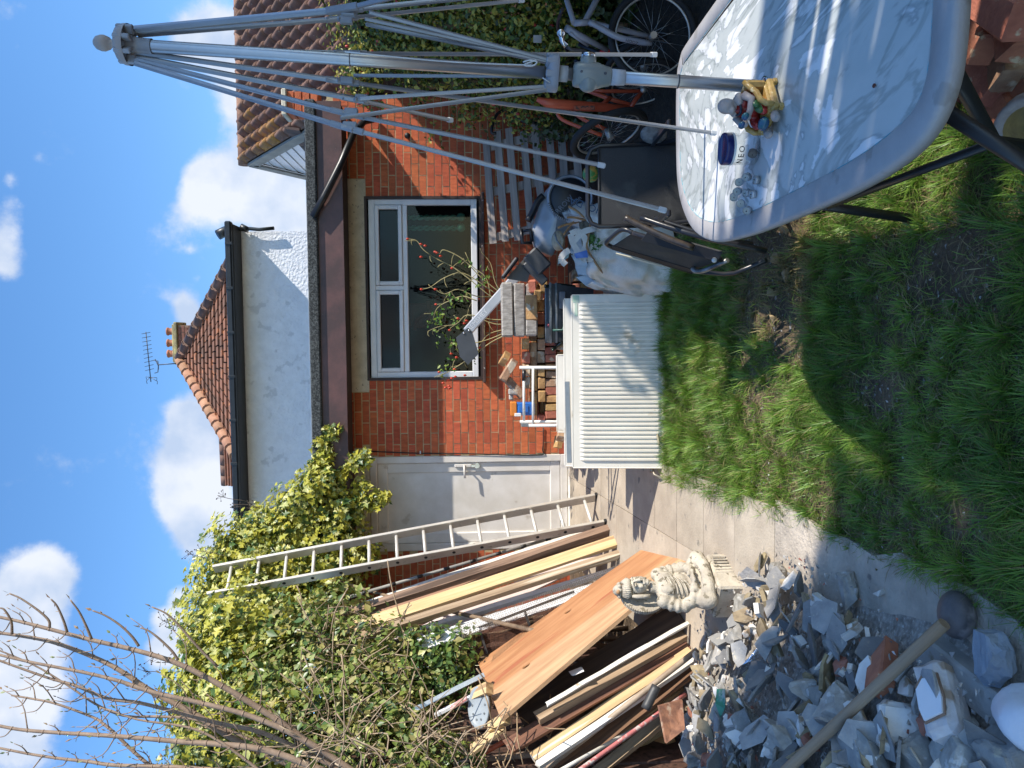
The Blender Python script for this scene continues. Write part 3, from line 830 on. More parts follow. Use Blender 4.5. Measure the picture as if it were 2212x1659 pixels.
def table():
    base = [(1.245, 1.58), (1.22, 1.49), (1.15, 1.455), (.80, 1.462), (.56, 1.475), (.46, 1.505), (.397, 1.575), (.364, 1.70), (.345, 1.9), (.338, 2.25), (.338, 2.6), (.36, 2.95), (.43, 3.22), (.53, 3.39), (.66, 3.50), (.82, 3.535), (1.12, 3.535), (1.225, 3.47), (1.25, 3.3), (1.25, 2.4)]
    out = [(q.x, q.y) for q in spline([(x, y, 0) for x, y in base + [(1.247, 1.9)]], 4)]
    n = len(out); c = V((.8, 2.45, 0))

    def inset(w):
        r = []
        for i in range(n):
            a, b, d = V((*out[i - 1], 0)), V((*out[i], 0)), V((*out[(i + 1) % n], 0))
            t = (d - a).normalized(); nm = V((t.y, -t.x, 0))
            if nm.dot(c - b) < 0: nm = -nm
            q = b + nm * w; r.append((q.x, q.y))
        return r
    T = thing('garden_table', 'large patio table with marble patterned top and grey rim', 'table', (.8, 2.45, zg(2.45)))
    rings = [(0.003, -.034), (0., -.012), (.003, -.004), (.010, 0.), (.072, .0), (.074, -.003)]
    mb = MB(); k = len(rings)
    for w, z in rings:
        for x, y in inset(w): mb.v.append(V((x, y, TZ + z)))
    for r in range(k - 1):
        for i in range(n): mb.f.append((r * n + i, r * n + (i + 1) % n, (r + 1) * n + (i + 1) % n, (r + 1) * n + i)); mb.m.append(0); mb.s.append(True)
    mb.f.append(tuple(range(n))[::-1]); mb.m.append(0); mb.s.append(False)
    part(T, 'rim', mb, M('table_rim', (.40, .385, .38), (.33, .32, .32), s=7, r=.55, b=.12, bs=150, c3=(.29, .275, .265), s3=13, t3=.60))
    top = MB(); o = inset(.074)
    top.prism([V((x, y, TZ - .02)) for x, y in o], (0, 0, .0185)); part(T, 'tabletop', top, marble())
    o2 = inset(.0735); ln = MB(); ln.tube([V((x, y, TZ - .0005)) for x, y in o2], .0012, 4, 0, False, True)
    part(T, 'inlay_line', ln, M('teal_edge', (.05, .33, .42), (.35, .37, .37), s=25, r=.5, b=0, lo=.45, hi=.55))
    part(T, 'umbrella_hole', MB().lathe([(.036, .0012), (.036, .002), (.027, .002), (.027, -.02)], 20, Matrix.Translation(V((.772, 2.452, TZ)))), M('chrome', (.75, .75, .77), r=.2, b=0, metal=1))
    lm = M('leg_black', (.02, .02, .022), (.014, .014, .015), r=.4, b=.05)
    for a, b in (((.62, 1.62), (.50, 2.02)), ((.62, 3.2), (.5, 3.0)), ((1.1, 3.2), (1.16, 3.0)), ((1.1, 1.62), (1.16, 2.02))):
        part(T, 'leg', MB().tube([(a[0], a[1], TZ - .05), (b[0], b[1], .5), (b[0] - (.05 if b[0] < .8 else -.05), b[1] + .0, zg(b[1]) + .0)], .019, 8), lm)
    for x_ in (.5, 1.16): part(T, 'brace', MB().tube([(x_, 2.02, .5), (x_, 3.0, .5)], .014, 6), lm)
    # a thick leg stay that slants out under the near edge
    part(T, 'leg', MB().tube([A(2040, 240, 1.75), A(2215, 352, 1.75), A(2330, 425, 1.75)], .019, 8), lm)


table()


# ================================================================ umbrella frame
def umbrella():
    al = M('brushed_aluminium', (.50, .50, .51), (.42, .42, .43), s=3, r=.34, b=.05, bs=30, metal=.8, st=(1, 1, 1))
    rib = M('rib_grey', (.30, .315, .345), (.25, .265, .29), s=6, r=.34, b=.04, metal=.45)
    pl = M('hub_grey', (.30, .32, .36), (.25, .27, .31), r=.45, b=.04)
    cl = M('collar_grey', (.42, .44, .48), (.36, .38, .41), r=.45, b=.03)
    gr_ = M('gear_grey', (.24, .26, .25), (.20, .22, .21), r=.3, b=.03)
    p0 = V((.772, 2.452, TZ - .05)); hub = A(268, 96, 2.47); ax = (hub - p0).normalized()
    T = thing('umbrella_frame', 'bare aluminium patio umbrella frame without canopy standing through the table', 'umbrella frame', (.772, 2.452, TZ))
    at = lambda X: p0 + ax * ((AZ_axis(X) - p0.z) / ax.z)

    def AZ_axis(X):                                        # height on the pole that shows at picture column X
        lo, hi = -.2, 3.
        for _ in range(40):
            m = (lo + hi) / 2; p = p0 + ax * m; d = p - CAM; xx = 1106 - d.dot(UP) / d.dot(FW) * F
            if xx > X: lo = m
            else: hi = m
        return (p0 + ax * lo).z
    q = ax.to_track_quat('Z', 'Y').to_matrix().to_4x4()

    def TM(X):
        m = q.copy(); m.translation = at(X); return m
    r0 = .0195
    part(T, 'lower_pole', MB().tube([p0, at(1480), at(1240)], r0, 20), al)
    part(T, 'upper_pole', MB().tube([at(1245), at(735), at(300), at(268)], [.0185, .0185, .0185, .0185], 20), al)
    part(T, 'pole_sleeve', MB().tube([at(1652), at(1622)], r0 + .0012, 20), M('foil_tape', (.6, .6, .6), (.35, .35, .36), s=40, r=.35, b=.5, metal=.8))
    part(T, 'pole_ring', MB().tube([at(1466), at(1463)], r0 + .0016, 20).tube([at(758), at(756)], r0 + .0006, 18), M('dark_joint', (.1, .1, .11), r=.6))
    part(T, 'finial', MB().lathe([(.0, .040), (.010, .039), (.019, .031), (.0235, .018), (.0235, .008), (.018, -.006), (.012, -.012), (.012, -.025), (.03, -.03), (.052, -.038), (.059, -.052), (.060, -.066)], 24, TM(232)), M('finial_grey', (.36, .32, .30), (.3, .27, .255), r=.5, b=.04))
    hb = MB().lathe([(.057, 0), (.057, -.012), (.03, -.014), (.022, -.05), (.022, -.085)], 24, TM(267))
    for i in range(8):
        a = i * math.pi / 4; hb.box(TM(275) @ V((math.cos(a) * .045, math.sin(a) * .045, -.004)), (.028, .014, .05), (q @ Matrix.Rotation(a, 4, 'Z')).to_3x3(), 0, .003)
    part(T, 'hub', hb, pl)
    # runner, collars, crank housing
    rn = MB().lathe([(.022, .03), (.052, .022), (.056, .012), (.057, -.004), (.054, -.008), (.03, -.009), (.022, -.01)], 24, TM(1200))
    for i in range(8):
        a = i * math.pi / 4 + .3; rn.box(TM(1188) @ V((math.cos(a) * .042, math.sin(a) * .042, 0)), (.028, .02, .03), (q @ Matrix.Rotation(a, 4, 'Z')).to_3x3(), 0, .003)
    part(T, 'runner', rn, pl)
    part(T, 'collar', MB().lathe([(.0215, .0), (.024, 0), (.024, -.026), (.0215, -.026)], 20, TM(1208)), cl)
    part(T, 'collar', MB().lathe([(.0215, .0), (.0245, 0), (.023, -.042), (.021, -.042)], 20, TM(1320)), cl)
    gh = MB().lathe([(.020, 0), (.034, -.003), (.037, -.012), (.039, -.03), (.041, -.052), (.039, -.075), (.031, -.098), (.028, -.114), (.024, -.118), (.02, -.118)], 24, TM(1237))
    side = (RT * .97 - FW * .25).normalized()
    c0 = at(1270)
    gh.cyl(c0 + side * .02, c0 + side * .052, .024, 18)
    gh.sphere(c0 - side * .025 - FW * .012, (.03, .03, .03))
    part(T, 'crank_housing', gh, gr_)
    for X in (1254, 1305): part(T, 'screw', MB().sphere(at(X) - FW * .036 - RT * .004, .0045), M('dark_joint', (.1, .1, .11)))
    chm = M('chrome', (.75, .75, .77), r=.2, b=0, metal=1); dk = M('black_arm', (.03, .03, .035), r=.3)
    cr = part(T, 'crank', MB().cyl(c0 + side * .05, c0 + side * .064, .021, 18), chm)
    e = at(1222) + side * .075 - FW * .01
    part(cr, 'crank_arm', MB().tube([c0 + side * .062, c0 + side * .07 + ax * .02, at(1232) + side * .066 - FW * .01, e], .0055, 8), dk)
    part(cr, 'crank_knob', MB().tube([e, e + side * .012 + ax * .012, e + side * .034 + ax * .017], [.008, .007, .009], 10).sphere(e + side * .036 + ax * .017, .012), chm)
    # ribs: top end at the hub, joint bracket, tip with a clear end cap
    jt = M('joint_grey', (.28, .30, .335), (.23, .25, .28), r=.4, b=.03, metal=.3)
    ec = M('end_cap', (.52, .54, .57), (.46, .48, .5), r=.25, b=0)
    ribs = [((290, 136), (750, 277), (1437, 455), 2.32, 2.30, .0068), ((290, 128), (752, 247), (1305, 358), 2.40, 2.42, .0066),
            ((292, 112), (742, 176), (1545, 288), 2.52, 2.90, .0068), ((292, 122), (775, 216), (975, 260), 2.55, 2.95, .0072),
            ((292, 104), (760, 116), (1416, 118), 2.54, 2.98, .0078), ((290, 62), (745, 20), (980, -40), 2.35, 2.15, .0075),
            ((290, 68), (750, 22), (1200, -25), 2.44, 2.45, .0072), ((298, 76), (742, 40), (1130, 0), 2.52, 2.8, .0068)]
    for i, (h, j, t, yj, yt, r) in enumerate(ribs):
        y0 = 2.47 + (yj - 2.47) * .25
        P0 = A(*h, y0); P1 = A(*j, yj); P2 = A(*t, yt); d1 = (P1 - P0).normalized(); d2 = (P2 - P1).normalized()
        ro = part(T, 'rib', MB().bar(P0, P1 + d1 * .02, r * 1.9, r * 2.1, UP, 0, .003).bar(P1 - d2 * .02, P2, r * 1.75, r * 1.9, UP, 0, .003), rib)
        part(ro, 'joint', MB().bar(P1 - d1 * .055, P1 + d2 * .05, r * 2.5, r * 2.4, UP, 0, .003).box(P1 - RT * .0 - ax * .0 + (at(900) - P1).normalized() * .012, (.018, .022, .04), q.to_3x3(), 0, .003), jt)
        part(ro, 'end_cap', MB().bar(P2 - d2 * .022, P2 + d2 * .004, r * 2.3, r * 2.4, UP, 0, .003), ec)
    run = lambda X, Y, y: A(X, Y, y)
    struts = [((777, 213), (1184, 186), 2.50, 2.47), ((735, 255), (1182, 194), 2.36, 2.42), ((764, 163), (1186, 165), 2.54, 2.46),
              ((797, 26), (1186, 129), 2.38, 2.43), ((790, 52), (1186, 135), 2.5, 2.47), ((788, 40), (1184, 126), 2.44, 2.49), ((757, 118), (1186, 150), 2.56, 2.51)]
    for a, b, ya, yb in struts:
        part(T, 'strut', MB().bar(A(*a, ya), A(*b, yb), .0105, .0115, UP, 0, .0025), rib)
    cd_ = M('cord_white', (.75, .75, .73), r=.8, b=0)
    part(T, 'cord', MB().tube(spline([A(745, 112, 2.43), A(950, 132, 2.43), A(1120, 140, 2.43), A(1150, 138, 2.43)], 5), .0022, 5).tube(spline([A(1130, 134, 2.43), A(1145, 130, 2.42), A(1160, 134, 2.42), A(1150, 142, 2.42), A(1132, 140, 2.42), A(1158, 130, 2.42)], 4), .0026, 5), cd_)
    part(T, 'cord', MB().tube([A(1172, 168, 2.42), A(1188, 178, 2.42)], .002, 5), cd_)


umbrella()


# ================================================================ things on the table
def figurine():
    b0 = AZ(1672, 232, TZ); f = V((-.86, -.5, 0)).normalized(); l = V((-f.y, f.x, 0))
    P = lambda x, y, z: b0 + f * x + l * y + V((0, 0, z))
    Rm = Matrix((f, l, V((0, 0, 1)))).transposed()
    T = thing('figurine', 'small painted pottery figurine of a bald seated man in red on a yellow couch', 'figurine', b0)
    ye = M('glaze_yellow', (.44, .29, .085), (.30, .18, .05), s=40, r=.25, b=.1, c3=(.62, .52, .3), s3=60)
    sk = M('pottery_grey', (.36, .31, .285), (.27, .235, .22), s=30, r=.5, b=.08)
    rd = M('glaze_red', (.38, .025, .018), (.2, .015, .012), s=30, r=.25, b=.08)
    gn = M('glaze_green', (.05, .16, .05), (.03, .08, .03), s=40, r=.3, b=.1)
    bl = M('glaze_blue', (.03, .06, .2), (.02, .1, .12), s=30, r=.2, b=.05)
    c = MB().box(P(0, 0, .022), (.115, .125, .022), Rm, 0, .006).box(P(.002, 0, .036), (.10, .112, .012), Rm, 0, .004)
    c.box(P(-.043, 0, .065), (.026, .12, .066), Rm, 0, .009)
    for s in (-1, 1): c.tube([P(-.045, s * .055, .10), P(-.02, s * .058, .088), P(.0, s * .058, .072), P(.03, s * .058, .066), P(.044, s * .058, .05), P(.046, s * .058, .03)], [.008, .009, .009, .009, .009, .008], 8)
    part(T, 'couch', c, ye)
    for x in (-.05, .05):
        for y in (-.052, .052): part(T, 'couch_foot', MB().box(P(x, y, .006), (.018, .018, .014), Rm, 0, .003), ye)
    b = MB().sphere(P(-.006, 0, .068), (.036, .042, .034), Rm).sphere(P(-.01, 0, .096), (.03, .040, .026), Rm)
    for s in (-1, 1): b.sphere(P(.026, s * .03, .05), (.034, .017, .018), Rm)
    part(T, 'robe', fuse(b, .004, 3), rd)
    h = MB().sphere(P(-.004, 0, .145), (.0245, .0225, .026), Rm).sphere(P(.018, 0, .141), (.006, .005, .007), Rm).sphere(P(.013, 0, .131), (.013, .014, .011), Rm).tube([P(-.006, 0, .108), P(-.005, 0, .128)], .014, 8)
    for s in (-1, 1): h.sphere(P(-.002, s * .0235, .139), (.006, .004, .012), Rm); h.sphere(P(-.008, s * .024, .112), (.022, .016, .014), Rm)
    part(T, 'head', fuse(h, .0025, 2), sk)
    for s in (-1, 1):
        part(T, 'arm', MB().tube([P(-.005, s * .042, .104), P(.018, s * .048, .086), P(.04, s * .03, .088), P(.05, s * .018, .092)], [.013, .012, .010, .009], 8).sphere(P(.053, s * .014, .094), .011), sk)
    part(T, 'necklace', MB().tube([P(math.cos(a) * .026 - .004, math.sin(a) * .026, .117 - .012 * max(0, math.cos(a))) for a in [i * .48 for i in range(13)]], .004, 6, 0, False, True), M('bead_black', (.02, .025, .04), r=.2))
    part(T, 'spectacles', MB().sphere(P(.056, .018, .102), (.009, .014, .011), Rm).sphere(P(.056, -.016, .102), (.009, .014, .011), Rm), bl)
    part(T, 'sash', MB().sphere(P(.034, .034, .062), (.024, .01, .016), Rm).sphere(P(.03, .044, .074), (.016, .008, .012), Rm), gn)
    part(T, 'orb', MB().sphere(P(.066, .0, .044), (.018, .024, .016), Rm), bl)
    for y_ in (-.03, .036): part(T, 'foot', MB().sphere(P(.072, y_, .022), (.02, .014, .013), Rm).sphere(P(.084, y_ + .004, .02), (.01, .012, .009), Rm), sk)


figurine()


def jar():
    b = AZ(1634, 322, TZ); r = .049
    T = thing('glass_jar', 'clear glass jar with a dark blue lid and hand lettering', 'jar', b)
    D = Matrix.Translation(b)
    part(T, 'jar_body', MB().lathe([(.0, .002), (r * .9, .002), (r, .008), (r, .075), (r * .93, .083), (r * .93, .092)], 28, D), glassmat('jar_glass', (.95, .965, .97), .05))
    part(T, 'lid', MB().lathe([(r * .99, .084), (r * 1.03, .088), (r * 1.03, .106), (r * 1.0, .110), (r * .94, .110), (r * .90, .1085), (0, .1085)], 32, D), M('lid_blue', (.012, .022, .13), (.01, .018, .1), r=.25, b=0))
    part(T, 'lid_band', MB().lathe([(r * 1.035, .080), (r * 1.035, .087)], 32, D), M('white_plastic', (.8, .8, .78), r=.4, b=0))
    d = (V((CAM.x, CAM.y, 0)) - V((b.x, b.y, 0))).normalized()
    d = (Matrix.Rotation(-.42, 3, 'Z') @ d); x = V((-d.y, d.x, 0))
    ink = M('ink_black', (.012, .012, .014), r=.6, b=0)
    for i, ch_ in enumerate('NEO'):
        a = (i - 1) * .42; dd = Matrix.Rotation(a, 3, 'Z') @ d
        text3d(T, 'lettering', ch_, b + dd * (r + .001) + V((0, 0, .062)), V((-dd.y, dd.x, 0)), (0, 0, 1), .026, ink)


jar()
wax = M('wax_grey', (.52, .49, .42), (.42, .40, .34), s=30, r=.5, b=.05)
cup = M('tealight_cup', (.45, .46, .48), r=.35, b=0, metal=.5)
wk = M('wick', (.02, .018, .015), r=.9)


def tealight(X, Y, tilt, az, label, brown=False):
    b = AZ(X, Y, TZ); r = .0135
    T = thing('tealight', label, 'candle', b, None)
    Rm = (Matrix.Rotation(az, 4, 'Z') @ Matrix.Rotation(tilt, 4, 'Y')); D = Matrix.Translation(b + V((0, 0, abs(math.sin(tilt)) * r + .001))) @ Rm
    h = .016
    part(T, 'cup', MB().lathe([(0, 0), (r, 0), (r * 1.02, h), (r * .95, h), (r * .95, h * .8)], 16, D), M('brown_wax', (.2, .16, .13), r=.6) if brown else cup)
    part(T, 'wax', MB().lathe([(r * .96, h * .78), (r * .5, h * .74), (0, h * .74)], 16, D), M('brown_wax', (.2, .16, .13), r=.6) if brown else wax)
    part(T, 'wick', MB().cyl(D @ V((0, 0, h * .74)), D @ V((.001, 0, h * .74 + .006)), .0012, 6), wk)


tealight(1636, 327, 1.2, 3.6, 'brown burnt out tealight lying in front of the jar', True)
tealight(1622, 381, .5, 3.9, 'tealight tipped against another, nearest of the loose ones to the jar')
tealight(1640, 389, .02, 0, 'upright tealight standing beyond the tipped one by the jar')
for k, (X, Y, t, a) in enumerate([(1606, 393, 1.1, 4.4), (1602, 412, .9, 4.2), (1620, 416, .25, 4), (1633, 419, .1, 3), (1594, 423, 1.3, 4.1), (1609, 439, 1.1, 4.4), (1624, 453, .7, 4.0)]):
    tealight(X, Y, t, a, ['grey tealight on its edge at the near end of the heap', 'tealight leaning in the middle of the heap of tealights', 'tealight stacked flat in the heap of tealights', 'upright tealight at the right of the heap', 'tealight on edge, topmost of the heap in the picture', 'thin tealight on edge beside the rim end one', 'tealight lying nearest the table rim'][k])
solo('leaf', MB().sphere(AZ(1888, 185, TZ + .003), (.005, .006, .003)), M('dry_leaf', (.10, .03, .02), r=.8), 'tiny dark red leaf scrap lying alone on the marble top', 'leaf')

# ================================================================ chairs
fab = M('mesh_black', (.018, .019, .022), (.012, .013, .015), s=4, r=.6, b=.3, bs=350, c3=(.035, .036, .036), s3=5, t3=.55)
fab2 = M('mesh_dusty', (.075, .068, .058), (.045, .042, .038), s=6, r=.8, b=.3, bs=350, st=(1, 1, 1))
tub = M('tube_black', (.02, .021, .026), (.014, .015, .018), r=.3, b=.05, c3=(.06, .05, .045), s3=12, t3=.66)


def chair():
    y = 4.15; a, b = A(1272, 312, y), A(1272, 488, y); zt = a.z; x0, x1 = b.x, a.x; zb = zg(y)
    T = thing('garden_chair', 'black mesh garden chair facing the table with its back upright', 'chair', ((x0 + x1) / 2, y, zb))
    r = .012; c = .06; lean = .05
    loop = [V((x0, y - .05, .70)), V((x0, y + lean * .6, zt - c)), V((x0 + c * .3, y + lean * .7, zt - c * .3)), V((x0 + c, y + lean, zt)), V((x1 - c, y + lean, zt)), V((x1 - c * .3, y + lean * .7, zt - c * .3)), V((x1, y + lean * .6, zt - c)), V((x1, y - .05, .70))]
    part(T, 'back_frame', MB().tube(loop, r, 9), tub)
    zf = A(1296, 400, y).z
    part(T, 'backrest', MB().prism([(x0 + .004, y + lean * .62, zf), (x1 - .004, y + lean * .62, zf), (x1 - .004, y - .05, .68), (x0 + .004, y - .05, .68)], (0, .006, 0)).tube([(x0, y + .03, zf), (x1, y + .03, zf)], .007, 6), fab)
    part(T, 'seat', MB().prism([(x0 + .01, y - .05, .69), (x1 - .01, y - .05, .69), (x1 - .01, y - .47, .71), (x0 + .01, y - .47, .71)], (0, 0, .008)), fab)
    part(T, 'seat_frame', MB().tube([(x0, y - .03, .69), (x0, y - .48, .71), (x1, y - .48, .71), (x1, y - .03, .69)], r, 8), tub)
    for x in (x0, x1):
        part(T, 'leg', MB().tube([(x, y - .45, .71), (x, y - .06, .48), (x, y + .1, zb)], r, 8), tub)
        part(T, 'leg', MB().tube([(x, y - .02, .90), (x, y - .3, .6), (x, y - .46, zg(y - .46))], r, 8), tub)
        part(T, 'armrest', MB().bar((x, y + .02, .92), (x, y - .42, .93), .035, .02, (0, 0, 1), 0, .006), tub)
    bag = MB().sphere(A(1412, 290, 4.1), (.05, .04, .07)).tube([A(1408, 310, 4.1), A(1405, 303, 4.1), A(1412, 297, 4.1)], .006, 6)
    part(T, 'bundle', bag, M('dust_cloth', (.2, .2, .2), (.1, .1, .1), s=30, r=.9, b=.5))


chair()


def lounger():
    g = thing('folding_lounger', 'folded black garden lounger leaning beside the marble table', 'lounger', A(1640, 560, 3.95) * 1)
    y = 4.0
    q = [A(1322, 534, 4.25), A(1367, 505, 4.05), A(1556, 562, 3.85), A(1496, 586, 4.1)]
    nn = (q[1] - q[0]).cross(q[3] - q[0]).normalized() * .008
    part(g, 'backrest', MB().prism(q, nn), fab2)
    part(g, 'fabric_hem', MB().bar(q[1], q[2], .05, .006, nn).bar(q[0], q[3], .04, .006, nn), fab)
    part(g, 'seat', MB().prism([A(1385, 520, 4.0), A(1400, 500, 3.95), A(1560, 545, 3.75), A(1550, 565, 3.8)], nn), fab)
    part(g, 'frame', MB().tube(spline([A(1322, 534, 4.26), A(1310, 526, 4.25), A(1318, 516, 4.2), A(1338, 499, 4.1), A(1352, 496, 4.06), A(1367, 503, 4.04)], 4), .0125, 8).tube([A(1367, 503, 4.03), A(1560, 562, 3.83)], .0125, 8).tube([A(1322, 534, 4.27), A(1496, 588, 4.12)], .0125, 8), tub)
    br = M('armrest_brown', (.075, .055, .04), (.03, .025, .022), s=20, r=.35, b=.05)
    part(g, 'armrest', MB().tube(spline([A(1350, 470, 3.9), A(1380, 486, 3.88), A(1440, 514, 3.82), A(1499, 536, 3.78)], 4), .016, 9), br)
    part(g, 'leg', MB().tube(spline([A(1385, 470, 3.9), A(1450, 492, 3.8), A(1530, 515, 3.72), A(1655, 542, 3.7)], 5), .0145, 9), tub)
    part(g, 'leg', MB().tube(spline([A(1415, 472, 4.0), A(1500, 500, 3.9), A(1580, 520, 3.85), A(1625, 528, 3.85)], 5), .0135, 9), tub)
    part(g, 'foot_bar', MB().tube(spline([A(1496, 580, 4.05), A(1505, 586, 4.02), A(1525, 583, 3.95), A(1572, 562, 3.82)], 4), .0125, 8), M('worn_chrome', (.42, .41, .39), (.1, .1, .1), s=14, r=.35, b=.1, metal=.5))
    part(g, 'foot_bar', MB().tube([A(1497, 586, 4.1), A(1565, 592, 3.95), A(1588, 590, 3.9), A(1655, 562, 3.75)], .012, 8), tub)
    part(g, 'slat', MB().bar(A(1330, 548, 4.2), A(1430, 574, 4.15), .012, .006, (0, 0, 1)), M('cream_trim', (.6, .55, .42), r=.6))
    part(g, 'hinge', MB().sphere(A(1543, 562, 3.8), .013).sphere(A(1397, 474, 3.88), .012), M('white_plastic', (.8, .8, .78), r=.4, b=0))


lounger()
# ================================================================ radiators
def radiator(name, label, p_bl, p_br, hgt, lean, th, ribs, slots):
    """panel radiator standing on its edge; p_bl/p_br its foot as seen, leaning back by `lean`"""
    p_bl, p_br = V(p_bl), V(p_br)
    x = (p_br - p_bl); w = x.length; x.normalize(); back = V((-x.y, x.x, 0)).normalized()
    z = (V((0, 0, 1)) + back * lean).normalized(); y = x.cross(z) * -1; y = z.cross(x)
    Rm = Matrix((x, y, z)).transposed(); P = lambda a, b, c: p_bl + x * a + y * b + z * c
    wm = M('radiator_white', (.80, .755, .665), (.73, .68, .59), s=3, r=.3, b=.03, c3=(.58, .50, .38), s3=5, t3=.63)
    T = thing(name, label, 'radiator', p_bl)
    mb = MB(); m = .045; vs = []; fs = []
    # fluted face as one profile swept up the panel
    prof = [(0, 0), (m * .8, 0)]
    step = (w - 2 * m) / ribs
    for i in range(ribs):
        a = m + i * step
        prof += [(a + step * .08, .0), (a + step * .22, -.014), (a + step * .62, -.014), (a + step * .78, 0.)]
    prof += [(w - m * .8, 0), (w, 0)]
    rows = [(0, 0), (.03, 0), (.055, 1), (hgt - .075, 1), (hgt - .05, 0), (hgt, 0)]
    k = len(prof)
    for (h_, s) in rows: vs += [P(a, b * s, h_) for a, b in prof]
    for r in range(len(rows) - 1):
        for i in range(k - 1): fs.append((r * k + i, r * k + i + 1, (r + 1) * k + i + 1, (r + 1) * k + i))
    mb.add(vs, fs, 0, False)
    part(T, 'front_panel', mb, wm)
    part(T, 'back_panel', MB().box(P(w / 2, th - .006, hgt / 2), (w - .01, .01, hgt - .01), Rm), wm)
    for a in (-.004, w + .004): part(T, 'side_panel', MB().box(P(a, th / 2, hgt / 2), (.008, th + .008, hgt + .004), Rm, 0, .003), wm)
    g = MB().box(P(w / 2, .005, hgt + .003), (w, .014, .012), Rm, 0, .002).box(P(w / 2, th - .004, hgt + .003), (w, .014, .012), Rm, 0, .002)
    nb = int(w / .026)
    for i in range(nb): g.box(P((i + .5) * w / nb, th / 2, hgt + .002), (.012 if slots else .006, th - .016, .006), Rm)
    part(T, 'top_grille', g, wm)
    return T, P, Rm


Rb, Rbr = G(1436, 1008), G(1436, 636)
rt, RP, RR = radiator('radiator', 'front white fluted panel radiator standing on the grass, green stain on one corner', (-.925, 5.56, .50), (.315, 5.575, .50), .665, .13, .055, 36, False)
part(rt, 'paint_stain', MB().box(RP(1.216, -.0005, .636), (.05, .004, .045), RR).box(RP(1.14, -.0012, .637), (.09, .004, .02), RR), M('mint_paint', (.38, .56, .42), (.6, .62, .54), s=12, r=.5, b=0, lo=.4, hi=.6))
br_ = M('zinc', (.32, .34, .35), (.24, .26, .27), s=6, r=.4, b=.1, metal=.5)
bk = MB().bar(RP(.02, .09, .692), RP(.62, .075, .705), .012, .035, RR @ V((0, 0, 1)), 0, .002)
part(rt, 'wall_bracket', bk, br_)
part(rt, 'valve', MB().tube([RP(-.02, .03, .09), RP(-.05, .01, .085), RP(-.075, -.02, .03), RP(-.12, -.03, -.02), RP(-.06, -.05, -.05)], .009, 8).cyl(RP(-.01, .03, .1), RP(-.04, .03, .1), .014), M('brass_dirty', (.42, .38, .28), (.25, .22, .18), s=20, r=.4, metal=.4))
rod('bamboo_cane', G(1412, 900, .03), A(1424, 960, 5.5), .008, M('dirty_cane', (.30, .27, .18), (.12, .12, .09), s=20, r=.6), 'short broken cane lying against the foot of the front radiator', 'cane')
radiator('radiator', 'middle white panel radiator propped directly behind the front one', (-.935, 5.70, .53), (.295, 5.715, .53), .675, .13, .07, 36, True)
radiator('radiator', 'rear narrow white radiator, seen only as a strip above the other two', (-.70, 5.86, .55), (-.12, 5.865, .55), .695, .13, .06, 16, True)


# white tube frame behind the radiators
def tube_frame():
    y = 6.35; wm = M('enamel_white', (.80, .79, .74), (.72, .7, .64), s=6, r=.3, b=.03, c3=(.35, .3, .25), s3=30, t3=.7); zb = zg(y)
    lo = lambda X, Y: V((A(X, Y, y).x, y, zb))
    T = thing('tubular_stand', 'white tubular steel frame standing behind the radiators by the bricks', 'frame', lo(1226, 850))
    part(T, 'leg', MB().tube([A(1122, 794, y), A(1230, 794, y), lo(1230, 794)], .0135, 10), wm)
    part(T, 'leg', MB().tube([A(1123, 911, y), A(1218, 911, y), A(1226, 914, y), lo(1230, 914)], .0125, 10), wm)
    part(T, 'leg', MB().tube([A(1142, 919, y - .06), A(1230, 919, y - .06), lo(1230, 919)], .0135, 10), wm)
    part(T, 'rung', MB().tube([A(1131.7, 800, y), A(1131.7, 911, y)], .011, 10), wm)
    part(T, 'rung', MB().tube([A(1151.6, 796, y - .02), A(1151.6, 918, y - .06)], .011, 10), wm)
    part(T, 'sleeve', MB().tube([A(1131.7, 799, y), A(1131.7, 822, y)], .016, 10), tub)
    part(T, 'latch', MB().box(A(1134, 918, y - .05), (.03, .03, .06), None, 0, .004), br_)


tube_frame()

# ================================================================ loose bricks, one object each
bk_red = M('stock_brick_red', (.46, .17, .10), (.32, .11, .07), s=10, r=.9, b=.5, bs=60, rand=.28, c3=(.55, .42, .28), s3=16, t3=.62)
bk_yel = M('stock_brick_yellow', (.52, .32, .13), (.36, .2, .09), s=10, r=.9, b=.5, bs=60, rand=.2, c3=(.55, .48, .36), s3=16, t3=.62)
bk_dk = M('stock_brick_mortared', (.46, .30, .18), (.28, .16, .10), s=9, r=.95, b=.6, bs=50, rand=.25, c3=(.58, .5, .38), s3=12, t3=.56)
BM = []
for mt in (bk_red, bk_yel, bk_yel, bk_dk, bk_red, bk_dk):
    BM.append(MB().box((0, 0, 0), (.215, .1025, .065), None, 0, .006, .0035).mesh('brick', mt))
LB = 'old clay brick in the rough stack between the window and the radiators'
GB = 'reclaimed bricks stacked below the window'


def brick(loc, rot=(0, 0, 0), k=None, label=LB, group=GB, sc=(1, 1, 1)):
    o = bpy.data.objects.new('brick', BM[random.randrange(6) if k is None else k]); COL.objects.link(o)
    o.location = loc; o.rotation_euler = rot; o.scale = sc
    return tag(o, label, 'brick', group)


ORD = ['topmost', 'second', 'third', 'fourth', 'fifth', 'sixth', 'seventh', 'eighth', 'ninth', 'tenth', 'eleventh', 'twelfth', 'thirteenth', 'fourteenth', 'fifteenth', 'sixteenth', 'seventeenth', 'eighteenth', 'nineteenth', 'twentieth']
NTH = ['first'] + ORD[1:]


